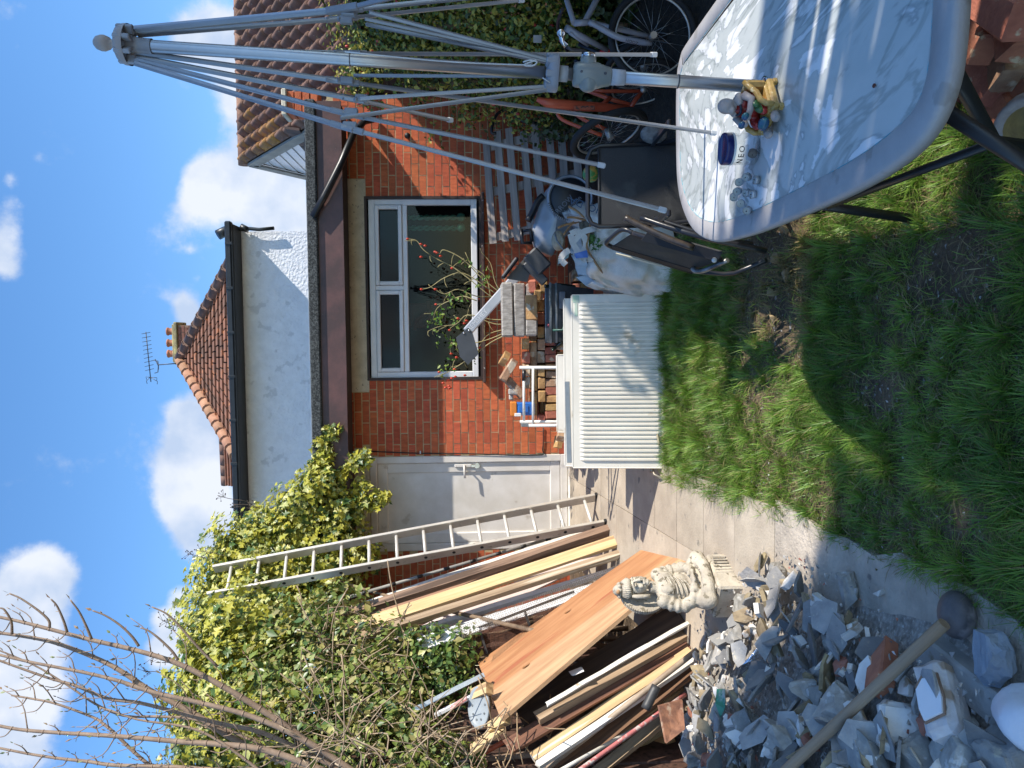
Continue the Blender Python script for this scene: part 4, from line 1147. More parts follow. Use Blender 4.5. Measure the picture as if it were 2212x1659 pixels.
def stack():
    y = 7.2; x0, x1 = A(1200, 925, y).x, A(1200, 640, y).x; z = zg(y)
    H = math.pi / 2
    for k in range(10):
        edge = k == 5; hz = .1025 if edge else .065
        j = 0
        lab = lambda w_: 'old brick laid %s, %s course down in the stack, %s from its left' % (w_, NTH[9 - k], NTH[min(j, 19)])
        if k % 2 and not edge:
            x = x0 + (.0 if k < 6 else .12)
            while x < x1 - .18:
                if not (k >= 6 and random.random() < .18) and not (k >= 8 and not (.30 < (x - x0) / (x1 - x0) < .62)):
                    brick((x + .1075, y + U(-.012, .02) - (.0 if k < 5 else -.05), z + hz / 2), (U(-.02, .02), U(-.015, .015), U(-.05, .05)), None, lab('lengthwise')); j += 1
                x += .222 + U(0, .008)
        else:
            x = x0 + .02
            while x < x1 - .06:
                st = .068 if edge else .109
                if random.random() > .04 and not (k >= 8 and not (.30 < (x - x0) / (x1 - x0) < .62)):
                    brick((x + st / 2, y + .055 + U(-.025, .02), z + hz / 2), ((H if edge else 0) + U(-.02, .02), U(-.02, .02), H + U(-.05, .05)), None, lab('on edge' if edge else 'end on')); j += 1
                x += st + U(.002, .012)
        z += hz + .003
    # second row behind, only the upper courses can be seen
    for k in range(4):
        x = x0 + .1; j = 0
        while x < x1 - .25:
            brick((x + .11, y + .2 + U(-.02, .02), z - .20 - k * .068), (U(-.03, .03), U(-.02, .02), U(-.08, .08)), None, 'brick in the back row of the stack, %s course down, %s from the left' % (NTH[k], NTH[j])); x += .225; j += 1
    brick(A(1098, 800, 7.1), (.2, .55, .25), 5, 'mortar covered brick tipped up on end at the top of the stack', None)
    brick(A(1112, 838, 7.12), (.1, -.72, .1), 5, 'long grey brown brick slanting down beside the tipped up one', None)
    brick(A(1090, 775, 7.2), (.5, .3, .9), 2, 'pale broken yellow brick end poking up behind the stack top', None, (.5, 1, 1))
    brick(A(1148, 664, 6.86), (1.45, .0, .05), 2, 'yellow brick laid on its side before the concrete blocks', None)
    for X, Y, l_ in ((1150, 618, 'brick wedged end on below the right end of the concrete blocks'), (1160, 634, 'brick end showing left of the one wedged under the concrete blocks'), (1172, 620, 'lower brick end under the right end of the concrete blocks')): brick(A(X, Y, 7.0), (U(-.1, .1), U(-.1, .1), 1.4 + U(-.2, .2)), None, l_)
    for i in range(8): brick(label='brick in low pillar beside the bottle box, %s layer up, %s of the pair' % (NTH[i // 2], 'right' if i % 2 else 'left'), loc=(A(1210 + 9 * (i // 2), 625, 6.95).x + .11 * (i % 2), 6.95, zg(6.95) + .033 + .068 * (i // 2)), rot=(0, 0, 1.5 + U(-.1, .1)))
    brick(A(1213, 935, 6.9), (.1, .2, .6), 3, 'mortar crusted half brick at the left foot of the stack', None, (.6, 1, 1))
    brick(A(1206, 955, 7.0), (.3, .2, .2), 2, 'broken pale brick lump beside the door threshold', None, (.5, .9, .8))


stack()
cb_ = M('concrete_block', (.48, .45, .41), (.27, .25, .225), s=14, r=.95, b=.7, bs=50, st=(4, 1, 1), rand=.12, c3=(.16, .14, .12), s3=22, t3=.64)


def blocks():
    y = 6.98
    for (X0, X1, Y0, Y1, lab) in ((1083, 1109, 610, 728, 'topmost grey concrete block of the three stacked on the bricks'), (1109.5, 1135, 611, 727, 'middle dark pitted concrete block of the three on the bricks'), (1135.5, 1161, 613, 726, 'lowest pale striped concrete block of the three on the bricks')):
        a, b = A(X0, (Y0 + Y1) / 2, y), A(X1, (Y0 + Y1) / 2, y); w = A(X0, Y0, y).x - A(X0, Y1, y).x
        mb = MB().box((0, 0, 0), (w, .21, a.z - b.z - .003), None, 0, .012, .003)
        o = mkobj('concrete_block', mb.mesh('concrete_block', cb_)); o.location = (a.x, y + .105, (a.z + b.z) / 2); o.rotation_euler = (0, U(-.01, .01), U(-.03, .03))
        tag(o, lab, 'block', 'concrete blocks stacked on the bricks')


blocks()


def tub_box():
    y = 6.45; xl, xr = A(1215, 738, y).x, A(1200, 614, y).x; zt = A(1188, 680, y).z; zb = zt - .36; w = xr - xl; c = (xl + xr) / 2
    T = thing('recycling_box', 'black plastic recycling box full of bottles behind the radiators', 'box', (c, y, zb))
    bl = M('box_black', (.05, .055, .06), (.022, .026, .03), s=5, r=.45, b=.1, c3=(.09, .10, .10), s3=8, t3=.6)
    d = .36; mb = MB()

    def ring(s, z): return [V((c - w / 2 * s, y - .02 + (1 - s) * .1, z)), V((c + w / 2 * s, y - .02 + (1 - s) * .1, z)), V((c + w / 2 * s, y + d * s, z)), V((c - w / 2 * s, y + d * s, z))]
    rs = [ring(.82, zb), ring(.97, zt - .09), ring(1.0, zt - .09), ring(1.02, zt - .05), ring(1.0, zt - .045), ring(1.03, zt - .01), ring(1.02, zt), ring(.97, zt - .004), ring(.94, zt - .06), ring(.80, zb + .02)]
    vs = [v for r in rs for v in r]; fs = []
    for i in range(len(rs) - 1):
        for j in range(4): fs.append((4 * i + j, 4 * i + (j + 1) % 4, 4 * i + 4 + (j + 1) % 4, 4 * i + 4 + j))
    fs += [(3, 2, 1, 0), (36, 37, 38, 39)]
    mb.add(vs, fs); part(T, 'tub', mb, bl)
    part(T, 'rim', MB().tube([q + V((0, 0, .003)) for q in ring(1.03, zt - .004)], .011, 6, 0, False, True).tube([q for q in ring(1.025, zt - .05)], .009, 6, 0, False, True), M('rim_highlight', (.30, .32, .33), (.12, .135, .135), s=12, r=.4, b=.05))  # rim greyer than the black box: its highlight is put into the colour
    part(T, 'handle_recess', MB().box((c + w * .22, y - .03, zt - .1), (.14, .012, .05), None, 0, .006), M('box_grey', (.16, .18, .2), r=.5))
    part(T, 'rim_grip', MB().tube([(c - w * .30, y - .035, zt - .02), (c - w * .3, y - .045, zt - .1), (c - w * .12, y - .045, zt - .13)], .01, 6), M('box_green', (.05, .13, .10), r=.4))
    gl = [M('bottle_dark', (.02, .03, .02), r=.08, b=0, spec=.8), M('bottle_red', (.20, .015, .03), r=.1, b=0, spec=.8)]
    for i, (dx, dy, tz, k, lab) in enumerate(((.2, .1, .1, 0, 'dark wine bottle at the right end of the recycling box'), (.02, .12, -.5, 1, 'red bottle lying tilted in the middle of the recycling box'), (-.06, .16, -.9, 1, 'second red bottle lying left of the tilted one in the box'), (-.14, .1, -.7, 0, 'dark bottle lying near the left end of the box'))):
        b = V((c + dx, y + dy + .02, zt - .22)); D = Matrix.Translation(b) @ Matrix.Rotation(tz, 4, 'Y') @ Matrix.Rotation(.2, 4, 'X')
        mb = MB().lathe([(0, 0), (.036, .002), (.037, .01), (.037, .15), (.03, .18), (.014, .205), (.0135, .25), (.0155, .252), (.0155, .265), (0, .266)], 14, D)
        solo('bottle', mb, gl[k], lab, 'bottle', 'bottles in the recycling box')


tub_box()
bx = MB(); yb = 6.95
T_ = thing('plastic_case', 'blue plastic case with an orange lid standing on the brick stack', 'case', A(1155, 882, yb))
a_, b_ = A(1105, 868, yb), A(1155, 897, yb); wv = a_.x - b_.x
part(T_, 'body', MB().box(((a_.x + b_.x) / 2, yb, (A(1115, 882, yb).z + b_.z) / 2), (wv * .92, .12, A(1115, 882, yb).z - b_.z), None, 0, .012).box(((a_.x + b_.x) / 2, yb - .062, A(1130, 882, yb).z), (wv * .5, .012, .09), None, 0, .005), M('case_blue', (.03, .16, .52), (.025, .12, .42), r=.35, b=.03))
part(T_, 'lid', MB().box(((a_.x + b_.x) / 2, yb, A(1109, 882, yb).z), (wv, .13, .055), None, 0, .006), M('case_orange', (.75, .26, .04), (.65, .2, .03), r=.35, b=.03))
part(T_, 'latch', MB().box((b_.x + wv * .1, yb - .06, A(1118, 893, yb).z), (.03, .02, .06), None, 0, .004), M('white_plastic', (.8, .8, .78), r=.4, b=0))
solo('pebble_block', MB().box(A(1110, 846, 7.1), (.06, .06, .10), None, 0, .012).box(A(1104, 858, 7.12), (.05, .05, .04), None, 0, .01), cb_, 'small pale stone block beside the blue case', 'stone')


# ================================================================ exercise machine
def trainer():
    y = 6.75; sil = M('machine_silver', (.34, .37, .41), (.29, .32, .36), r=.3, b=.03, metal=.3); dk = M('machine_black', (.016, .018, .024), (.012, .013, .017), r=.35, b=.03)
    T = thing('exercise_machine', 'silver and black elliptical exercise machine lying among the bags', 'exercise machine', (A(1231, 428, y).x, y, zg(y)))
    O = lambda x, yy: A(1042.2 + x * .248, 274.3 + yy * .248, y)
    poly = [(560, 540), (500, 640), (470, 760), (440, 860), (438, 960), (470, 1060), (560, 1110), (610, 1120), (640, 1060), (720, 960), (850, 820), (945, 700), (960, 560), (880, 470), (760, 440), (640, 470)]
    mb = MB(); pts = [O(*p) for p in poly]; pts = [V(p) for p in spline(pts + [pts[0]], 3)[:-1]]
    c = sum(pts, V()) / len(pts); n = len(pts)
    for s, dy in ((1, .12), (1, .02), (.97, 0.), (.0, -.02)): mb.v += [c + (p - c) * s + V((0, dy, 0)) for p in pts]
    for r in range(3):
        for i in range(n): mb.f.append((r * n + i, r * n + (i + 1) % n, (r + 1) * n + (i + 1) % n, (r + 1) * n + i)); mb.m.append(0); mb.s.append(r > 0)
    hs = part(T, 'housing', mb, sil)
    cc = O(760, 625) + V((0, -.035, 0)); rad = (O(760, 440) - O(760, 812)).length / 2
    D = Matrix.Translation(cc) @ Matrix.Rotation(math.pi / 2, 4, 'X')
    part(T, 'disc', MB().lathe([(0, .016), (rad * .85, .014), (rad * .93, .006), (rad * .95, -.02)], 40, D), dk)
    part(T, 'disc_ring', MB().lathe([(rad * .95, 0), (rad * 1.0, .012), (rad * 1.08, .010), (rad * 1.13, -.03)], 40, D), sil)
    sl = MB()
    for i in range(26):
        a = math.pi * (.70 + .75 * i / 26); p = cc + V((math.cos(a), 0, -math.sin(a))) * rad * 1.03 + V((0, -.013, 0))
        sl.box(p, (rad * .11, .006, .0065), Matrix.Rotation(a, 3, 'Y'))
    part(T, 'vent_slot', sl, dk)['kind'] = 'stuff'
    ink = M('print_grey', (.25, .27, .31), r=.5, b=0); xd = (RT * .72 - UP * .69).normalized(); zd = xd.cross(V((0, 1, 0))) * 1
    zd = V((0, -1, 0)).cross(xd)
    text3d(T, 'lettering', 'ARROW', O(692, 700) + V((0, -.054, 0)), xd, zd, .062, ink)
    text3d(T, 'lettering', 'Ambition', O(778, 690) + V((0, -.054, 0)), xd, zd, .052, ink)
    part(T, 'handle', MB().tube(spline([O(530, 600), O(480, 650), O(440, 740), O(395, 820)], 4), .03, 10), dk)
    part(T, 'foot_plate', MB().bar(O(300, 1150) + V((0, -.06, 0)), O(170, 1325) + V((0, -.06, 0)), .16, .035, V((.6, 0, .8)), 0, .012), dk)
    gp = M('plate_grey', (.13, .125, .115), (.1, .095, .09), r=.5, b=.05)
    part(T, 'plate_bracket', MB().prism([O(360, 1150), O(205, 1320), O(390, 1350), O(410, 1290)], (0, .02, 0)), gp)
    part(T, 'foot_block', MB().box(O(470, 1180) + V((0, -.06, 0)), (.20, .12, .15), Matrix.Rotation(-.75, 3, 'Y'), 0, .015).box(O(455, 1275) + V((0, -.05, 0)), (.24, .10, .075), Matrix.Rotation(-.8, 3, 'Y'), 0, .01), M('block_grey', (.06, .065, .075), (.05, .052, .06), r=.35, b=.03))
    # the long silver arm with its black foot plate
    y2 = 7.12; a, b = A(1078, 640, y2), A(1008, 718, y2); d = (b - a).normalized()
    arm = part(T, 'arm', MB().bar(a - d * .25, b, .03, .088, UP, 0, .01), M('arm_silver', (.44, .45, .48), (.39, .40, .43), r=.3, b=.02, metal=.35))
    text3d(arm, 'lettering', 'BREMSHEY', a.lerp(b, .70) + V((0, -.017, 0)), -d, V((0, -1, 0)).cross(-d), .058, M('print_white', (.80, .81, .83), r=.5, b=0))
    e = lambda X, Y: A(X, Y, y2 - .02)
    part(T, 'foot_pedal', MB().prism([e(1011, 708), e(985, 729), e(993, 770), e(1011, 788), e(1034, 764), e(1020, 716)], (0, .10, 0)), M('pedal_slate', (.07, .075, .085), (.055, .06, .068), r=.4, b=.04))
    part(T, 'bolt', MB().sphere(e(1002, 719), .011).sphere(e(1013, 714), .011), M('chrome', (.75, .75, .77), r=.2, b=0, metal=1))
    part(T, 'stand', MB().tube([O(340, 890), O(345, 1010), O(430, 1010)], .018, 8).tube([O(350, 905), O(420, 900), O(430, 1000)], .016, 8), dk)


trainer()


# ================================================================ builder's bag
def sack():
    y = 5.35
    T = thing('rubble_sack', 'bulging white woven rubble sack with torn top and garden waste', 'sack', (A(1380, 540, y).x, y + .2, zg(y)))
    wv = M('woven_white', (.72, .70, .66), (.58, .56, .53), s=5, r=.8, b=.5, bs=120, c3=(.48, .44, .38), s3=4, t3=.62)
    x0, x1 = A(1330, 632, y).x, A(1330, 450, y).x; zb = zg(y + .2) - .01; zt = A(1262, 540, y).z
    mb = MB(); nu, nv = 72, 28; cx = (x0 + x1) / 2
    for j in range(nv + 1):
        v = j / nv
        for i in range(nu):
            a = 2 * math.pi * i / nu; ex = 3.2
            ca, sa = math.cos(a), math.sin(a); r = (abs(ca) ** ex + abs(sa) ** ex) ** (-1 / ex)
            bulge = 1 + .10 * math.sin(math.pi * v) - .12 * max(0, v - .75) * 3
            fold = .045 * noise.noise(V((ca * 2.5, sa * 2.5, v * 3.5))) + .035 * noise.noise(V((ca * 6, sa * 6, v * 5))) + .018 * noise.noise(V((ca * 14, sa * 14, v * 11)))
            px = cx + ca * r * (x1 - x0) / 2 * bulge * (.95 + fold) + fold + (.05 * v)
            py = y + .26 + sa * r * .26 * bulge + fold
            pz = zb + (zt - zb) * v + (.10 * noise.noise(V((ca * 1.7, sa * 1.7, 9))) + .05 * ca) * v + fold * .5
            mb.v.append(V((px, py, pz)))
    for j in range(nv):
        for i in range(nu): mb.f.append((j * nu + i, j * nu + (i + 1) % nu, (j + 1) * nu + (i + 1) % nu, (j + 1) * nu + i)); mb.m.append(0); mb.s.append(True)
    # inner lining and contents
    o = len(mb.v)
    for i in range(nu):
        q = mb.v[nv * nu + i]; mb.v.append(V((cx + (q.x - cx) * .86, y + .26 + (q.y - y - .26) * .86, q.z - .10)))
    for i in range(nu): mb.f.append((nv * nu + i, nv * nu + (i + 1) % nu, o + (i + 1) % nu, o + i)); mb.m.append(0); mb.s.append(True)
    part(T, 'bag', mb, wv)
    mb2 = MB(); cpts = [V((q.x, q.y, q.z - .015)) for q in mb.v[o:]]
    mb2.add(cpts + [V((cx, y + .26, zt - .03))], [(i, (i + 1) % nu, nu) for i in range(nu)], 0, True)
    part(T, 'garden_waste', mb2, M('waste', (.22, .19, .12), (.07, .06, .04), s=30, r=.95, b=.8, bs=60, bd=.02))
    tw = M('dry_twig', (.42, .25, .12), (.28, .16, .08), s=20, r=.9)
    for p in ([(1228, 446), (1245, 455), (1262, 470)], [(1205, 492), (1222, 485), (1250, 480)], [(1218, 507), (1228, 492), (1240, 478)], [(1268, 500), (1268, 535), (1285, 565), (1302, 590)], [(1276, 480), (1271, 510), (1262, 560)], [(1225, 470), (1240, 470), (1266, 476)]):
        part(T, 'strip', MB().tube(spline([A(X, Y, y - .02 + U(-.02, .06)) for X, Y in p], 4), [.008] * (4 * (len(p) - 1)) + [.004], 5), tw)
    for p in ([(1232, 505), (1240, 530), (1262, 560), (1280, 558)], [(1230, 540), (1218, 548), (1212, 560), (1222, 572)], [(1232, 505), (1250, 500), (1265, 520), (1262, 545)], [(1310, 500), (1290, 495), (1262, 500), (1240, 520)]):
        q = spline([A(X, Y, y - .015) for X, Y in p], 5)
        m = MB()
        for i in range(len(q) - 1): m.bar(q[i], q[i + 1] + (q[i + 1] - q[i]) * .1, .004, .04, UP)
        part(T, 'strap', m, wv)
    text3d(T, 'lettering', 'SEHOLDA', A(1277, 448, y - .06), (RT * .35 + UP * .94), (-RT * .94 + UP * .35), .07, M('print_blue', (.06, .12, .22), r=.7, b=0))
    lv = [A(1283, 520, y), A(1290, 530, y), A(1278, 512, y)]
    P = np.array([[*(random.choice(lv) + V((U(-.05, .05), U(-.03, .05), U(-.02, .03))))] for _ in range(70)])
    o = mkobj('weed', leafmesh('weed', P - np.array(root_loc(T)), rng.normal(size=(70, 3)) + np.array([0, -.5, .8]), rng.uniform(.02, .045, 70), [leafg], np.zeros(70, int)), T)
    m = MB().prism([A(1268, 540, y - .05), A(1240, 548, y - .05), A(1244, 558, y - .06), A(1270, 556, y - .06)], (0, .003, 0)); part(T, 'label', m, M('label_blue', (.08, .2, .6), r=.5))
    sp = thing('spade', 'pale green plastic hand trowel beside the sack', 'trowel', A(1230, 545, 5.6))
    part(sp, 'blade', MB().prism([A(1206, 560, 5.6), A(1216, 548, 5.6), A(1233, 536, 5.6), A(1228, 556, 5.6), A(1205, 572, 5.6)], (0, .015, 0)), M('mint_plastic', (.35, .48, .46), r=.3))
    part(sp, 'handle', MB().tube([A(1222, 546, 5.59), A(1203, 520, 5.62), A(1198, 502, 5.65)], .006, 6), M('steel_dull', (.3, .32, .34), r=.4, metal=.6))
    solo('hat', MB().sphere(A(1206, 520, 5.75), (.075, .07, .05)).tube([A(1212, 538, 5.7), A(1216, 520, 5.68), A(1210, 506, 5.7)], .012, 6), M('sack_beige', (.42, .36, .26), (.3, .25, .18), s=30, r=.9, b=.3), 'crumpled beige cloth lump lying behind the white sack', 'cloth')


leafg = M('leaf_green', (.12, .26, .045), (.06, .15, .025), s=20, r=.45, b=0, trans=.3)
sack()


# ================================================================ pallet
def pallet():
    y0 = 7.72; gw = wood('pallet_grey', (.38, .33, .29), (.24, .205, .185), rand=.15)
    sl = [((1050.6, 307), (1065.6, 527)), ((1074, 283), (1092, 522)), ((1099, 277), (1119, 520)), ((1130.6, 283), (1147, 493)), ((1154, 267), (1174, 487)), ((1184, 257), (1202, 480)), ((1210, 257), (1227, 478)), ((1240, 262), (1258, 480))]
    T = thing('pallet', 'weathered grey wooden pallet leaning on the brick wall under the window', 'pallet', A(1270, 390, 7.4))
    lo = V(T.location); pts = {}
    for i, (a, b) in enumerate(sl):
        y = y0 - .05 * i; p, q = A(*b, y), A(*a, y)
        o = plank('slat', p, q, .07, .016, gw, None, None, (0, -1, .3), None, .002, .0015)
        w = o.matrix_world.copy(); o.parent = T; o.matrix_local = Matrix.Translation(-lo) @ w
    for t in (.06, .5, .94):
        a = A(sl[0][0][0] - 6 + t * 15, sl[0][0][1] + t * 222, y0 + .05); b = A(sl[-1][0][0] + 12 + t * 17, sl[-1][0][1] + t * 220, y0 - .29)
        part(T, 'bearer', MB().bar(a, b, .08, .045, (0, -1, .2), 0, .003), gw)


pallet()
hk = MB().tube(spline([A(1072, 288, 7.3), A(1062, 286, 7.3), A(1066, 262, 7.3), A(1078, 243, 7.3), A(1100, 238, 7.3), A(1130, 262, 7.3), A(1160, 266, 7.3)], 4), .014, 8)
solo('hooked_handle', hk, M('tube_black', (.02, .021, .026)), 'bent black and chrome tube handle above the pallet', 'handle')
solo('ball', MB().sphere(A(1276, 376, 4.9), .052), M('ball_mottled', (.42, .26, .06), (.06, .2, .05), s=22, r=.35, b=.02, lo=.47, hi=.52), 'small mottled orange and green ball behind the black chair', 'ball')


# ================================================================ bicycles
def wheel(b, c, ax, r, tyre, rimm, wide=.022):
    ax = V(ax).normalized(); u = ax.cross(V((0, 0, 1))).normalized(); v = ax.cross(u)
    Pp = lambda a, rr, o=0.: c + (u * math.cos(a) + v * math.sin(a)) * rr + ax * o
    w = part(b, 'wheel', MB().cyl(c - ax * .035, c + ax * .035, .022, 12), rimm)
    part(w, 'tyre', MB().tube([Pp(2 * math.pi * i / 36, r) for i in range(36)], wide, 8, 0, False, True), tyre)
    part(w, 'rim', MB().tube([Pp(2 * math.pi * i / 36, r - wide - .006) for i in range(36)], .008, 6, 0, False, True), rimm)
    sp = MB()
    for i in range(24):
        a = 2 * math.pi * i / 24; s = 1 if i % 2 else -1
        sp.tube([Pp(a + s * .9, .02, s * .03), Pp(a, r - wide - .01)], .0012, 4)
    part(w, 'spokes', sp, M('spoke_steel', (.45, .45, .45), r=.3, b=0, metal=.8))


def bikes():
    tr = M('tyre_black', (.02, .02, .022), (.014, .014, .015), r=.8, b=.3, bs=120); st = M('rim_steel', (.55, .52, .48), (.4, .38, .35), r=.35, b=0, metal=.6)
    # white and black bicycle: its front wheel faces the viewer
    y = 5.0; c = A(1410, 78, y); r = .262; T = thing('bicycle', 'white and black mountain bicycle in the shade, wheel facing the viewer', 'bicycle', (c.x, y, zg(y)))
    fr = M('bike_white', (.34, .33, .36), (.28, .28, .32), r=.25, b=0); bk_ = M('bike_black', (.02, .02, .03), r=.3, b=0)
    wheel(T, c, (.12, 1, 0), r, tr, st)
    crown = A(1290, 66, y - .03); head = A(1240, 50, y)
    fo = part(T, 'fork', MB().tube(spline([A(1272, 47, y - .07), A(1300, 62, y - .07), A(1340, 82, y - .07), A(1408, 95, y - .06)], 4), [.016] * 4 + [.019] * 8 + [.012], 9).tube([A(1272, 47, y + .07), A(1330, 62, y + .07), A(1408, 80, y + .06)], .016, 8).tube([A(1278, 50, y - .07), A(1278, 50, y + .07)], .02, 8), fr)
    dd = (A(1300, 62, y) - A(1400, 92, y)).normalized()
    text3d(fo, 'lettering', 'ZOOM', A(1365, 90, y - .092), dd * 1, V((0, -1, 0)).cross(dd), .026, bk_)
    part(T, 'frame', MB().tube([A(1222, 60, y + .05), A(1262, 82, y + .1), A(1312, 108, y + .2)], [.022, .02, .016], 9).tube([A(1230, 70, y + .05), A(1270, 98, y + .15)], .012, 8).tube([A(1240, 50, y), A(1275, 48, y)], .02, 9).tube([head, A(1205, -60, y + .3)], .018, 8).tube([A(1262, 50, y + .02), A(1330, -80, y + .35)], .02, 8), fr)
    part(T, 'handlebar', MB().tube(spline([A(1215, 20, y - .25), A(1205, 50, y - .05), A(1210, 80, y + .12), A(1225, 110, y + .3)], 4), .011, 8), bk_)
    wheel(T, A(1385, -190, y + .45), (.12, 1, 0), r, tr, st)
    part(T, 'saddle', MB().sphere(A(1200, -120, y + .4), (.11, .06, .03)), bk_)
    solo('reflector', MB().sphere(A(1310, 112, 5.3), (.018, .03, .05)), M('reflector_red', (.55, .02, .015), r=.2, b=0), 'red plastic reflector or lever hanging between the bicycles', 'reflector')
    solo('tag', MB().box(A(1161, 84, 5.4), (.05, .004, .055), None, 0, .001), M('tag_white', (.6, .58, .55), (.35, .33, .32), r=.6), 'small pale tag hanging in the hedge above the bicycles', 'tag')
    # orange bicycle seen almost end on
    T = thing('bicycle', 'orange child bicycle with thick frame, seen end on beside the hedge', 'bicycle', (A(1380, 210, 5.3).x, 5.3, zg(5.3)))
    og = M('bike_orange', (.55, .10, .045), (.46, .075, .035), r=.3, b=0); y = 5.4
    part(T, 'frame', MB().tube([A(1160, 214, y - .1), A(1180, 222, y - .1), A(1240, 228, y - .05), A(1300, 232, y), A(1358, 234, y + .05)], [.014, .03, .034, .03, .018], 10)
         .tube([A(1266, 195, y + .1), A(1300, 197, y + .1), A(1385, 197, y + .1)], [.008, .014, .013], 8).tube([A(1270, 196, y + .1), A(1312, 212, y + .1), A(1360, 226, y + .05)], .015, 8)
         .tube([A(1318, 212, y + .08), A(1298, 228, y + .03)], .015, 8).tube([A(1362, 232, y + .05), A(1374, 214, y + .08), A(1388, 197, y + .1)], .016, 8), og)
    part(T, 'fork', MB().tube(spline([A(1204, 246, y - .2), A(1212, 256, y - .22), A(1235, 268, y - .25), A(1300, 292, y - .3)], 3), .012, 8).tube([A(1235, 240, y - .15), A(1260, 258, y - .2), A(1310, 280, y - .25)], .012, 8), og)
    wheel(T, A(1388, 182, y + .12), (.95, .35, .1), .24, tr, st, .02)
    wheel(T, A(1315, 290, y - .28), (.93, .28, .30), .24, tr, st, .024)
    part(T, 'axle_nut', MB().sphere(A(1390, 194, y), .022), st)
    part(T, 'decal', MB().box(A(1262, 233, y - .088), (.028, .004, .14), None, 0, .001), M('decal_dark', (.40, .07, .03), (.05, .02, .02), s=60, r=.4, b=0, lo=.46, hi=.5))
    # third machine: dark wheel low behind the pole
    T = thing('bicycle', 'dark bicycle behind the umbrella pole with its pale rim showing', 'bicycle', (A(1390, 140, 5.6).x, 5.6, zg(5.6)))
    wheel(T, A(1388, 140, 5.7), (.9, .35, .2), .27, tr, st, .022)
    part(T, 'frame', MB().tube([A(1388, 140, 5.7), A(1320, 125, 5.75), A(1250, 95, 5.8)], .016, 8).tube([A(1388, 140, 5.7), A(1300, 150, 5.9), A(1240, 130, 5.9)], .014, 8), M('bike_black', (.02, .02, .03)))


bikes()

# bricks and urn under the table's near end
for i, (x, y_, z, rz, k) in enumerate([(.86, 2.62, 0, .5, 0), (1.08, 2.56, 0, .45, 3), (1.28, 2.5, 0, .5, 0), (.92, 2.78, 0, .55, 4), (1.14, 2.74, 0, .5, 0), (.98, 2.5, 1, .9, 3), (1.18, 2.6, 1, .35, 4), (1.05, 2.45, 1, .6, 4), (1.12, 2.66, 2, .7, 4), (1.3, 2.62, 2, .4, 0), (1.22, 2.42, 2, .2, 0)]):
    brick((x, y_, zg(y_) + .033 + z * .067), (U(-.03, .03), U(-.03, .03), rz), k, 'old brick in the heap under the near table end, %s layer, %s from left' % (('bottom', 'middle', 'top')[z], NTH[(0, 2, 4, 1, 3, 0, 2, 1, 0, 2, 1)[i]]), 'bricks under the table')

for X, Y, z, rz, k, l_ in ((2112, 60, .34, .55, 0, 'upper brick leaning in the heap right against the table edge'), (2125, 150, .27, .5, 0, 'reddish brick next below the leaning one under the table edge'), (2150, 205, .22, .6, 4, 'lowest brick of the heap nearest the stone urn'), (2170, 110, .27, .3, 3, 'mortared brick in front of the heap by the urn'), (2190, 40, .34, .2, 4, 'red brick at the front of the heap under the table'), (2160, 20, .40, .9, 4, 'reddish brick crowning the heap under the table'), (2200, 160, .2, .7, 0, 'half hidden red brick just above the urn rim')):
    brick(AZ(X, Y, z), (U(-.2, .2), U(-.2, .2), rz), k, l_, 'bricks under the table')


def urn():
    b = V((.66, 2.28, zg(2.28) - .02)); D = Matrix.Translation(b + V((0, 0, .05))) @ Matrix.Rotation(-.75, 4, 'Y') @ Matrix.Rotation(.4, 4, 'X') @ Matrix.Scale(.72, 4)
    T = thing('stone_urn', 'weathered stone garden urn tipped over below the table edge', 'urn', b)
    sm = M('urn_stone', (.42, .36, .32), (.24, .2, .19), s=14, r=.9, b=.4, bs=60, c3=(.5, .4, .2), s3=9)
    part(T, 'rim', MB().lathe([(.135, .10), (.150, .11), (.162, .125), (.162, .140), (.152, .150), (.150, .156), (.160, .162), (.165, .175), (.158, .188), (.14, .19), (.125, .18)], 28, D), sm)
    part(T, 'bowl', MB().lathe([(.125, .18), (.11, .10), (.08, .03), (0, .02), (.09, -.03), (.135, .05), (.137, .10)], 28, D), M('urn_ochre', (.42, .30, .12), (.26, .19, .09), s=12, r=.9, b=.4))


urn()
# ================================================================ ladder
def ladder():
    al = M('ladder_alloy', (.60, .55, .47), (.50, .45, .38), s=5, r=.42, b=.08, metal=.35, c3=(.36, .32, .26), s3=14, t3=.66)
    al2 = M('rung_alloy', (.74, .71, .65), (.62, .59, .53), s=8, r=.4, b=.04, metal=.25)
    bk = M('foot_rubber', (.02, .02, .02), r=.8)
    a0, b0 = G(1293, 1073), G(1313, 1130)
    a1, b1 = A(462, 1229, a0.y - .05), A(450, 1287, b0.y - .03)
    T = thing('ladder', 'long aluminium ladder leaning left into the ivy in front of the white door', 'ladder', (a0 + b0) / 2)
    u = (b0 - a0).normalized()
    nrm = (a1 - a0).cross(u).normalized()
    for p, q in ((a0, a1), (b0, b1)):
        d = (q - p).normalized()
        part(T, 'rail', MB().bar(p + d * .03, q, .027, .09, nrm, 0, .003), al)
        part(T, 'rubber_foot', MB().bar(p - d * .012, p + d * .035, .034, .098, nrm, 0, .005), bk)
    n = 14
    for i in range(n):
        t = (i + .55) / (n + .2)
        p, q = a0.lerp(a1, t), b0.lerp(b1, t)
        part(T, 'rung', MB().tube([p + nrm * .005, q + nrm * .005], .015, 8), al2)
        part(T, 'rung_plug', MB().tube([q + (q - p).normalized() * .0125, q + (q - p).normalized() * .016], .0155, 8), bk)


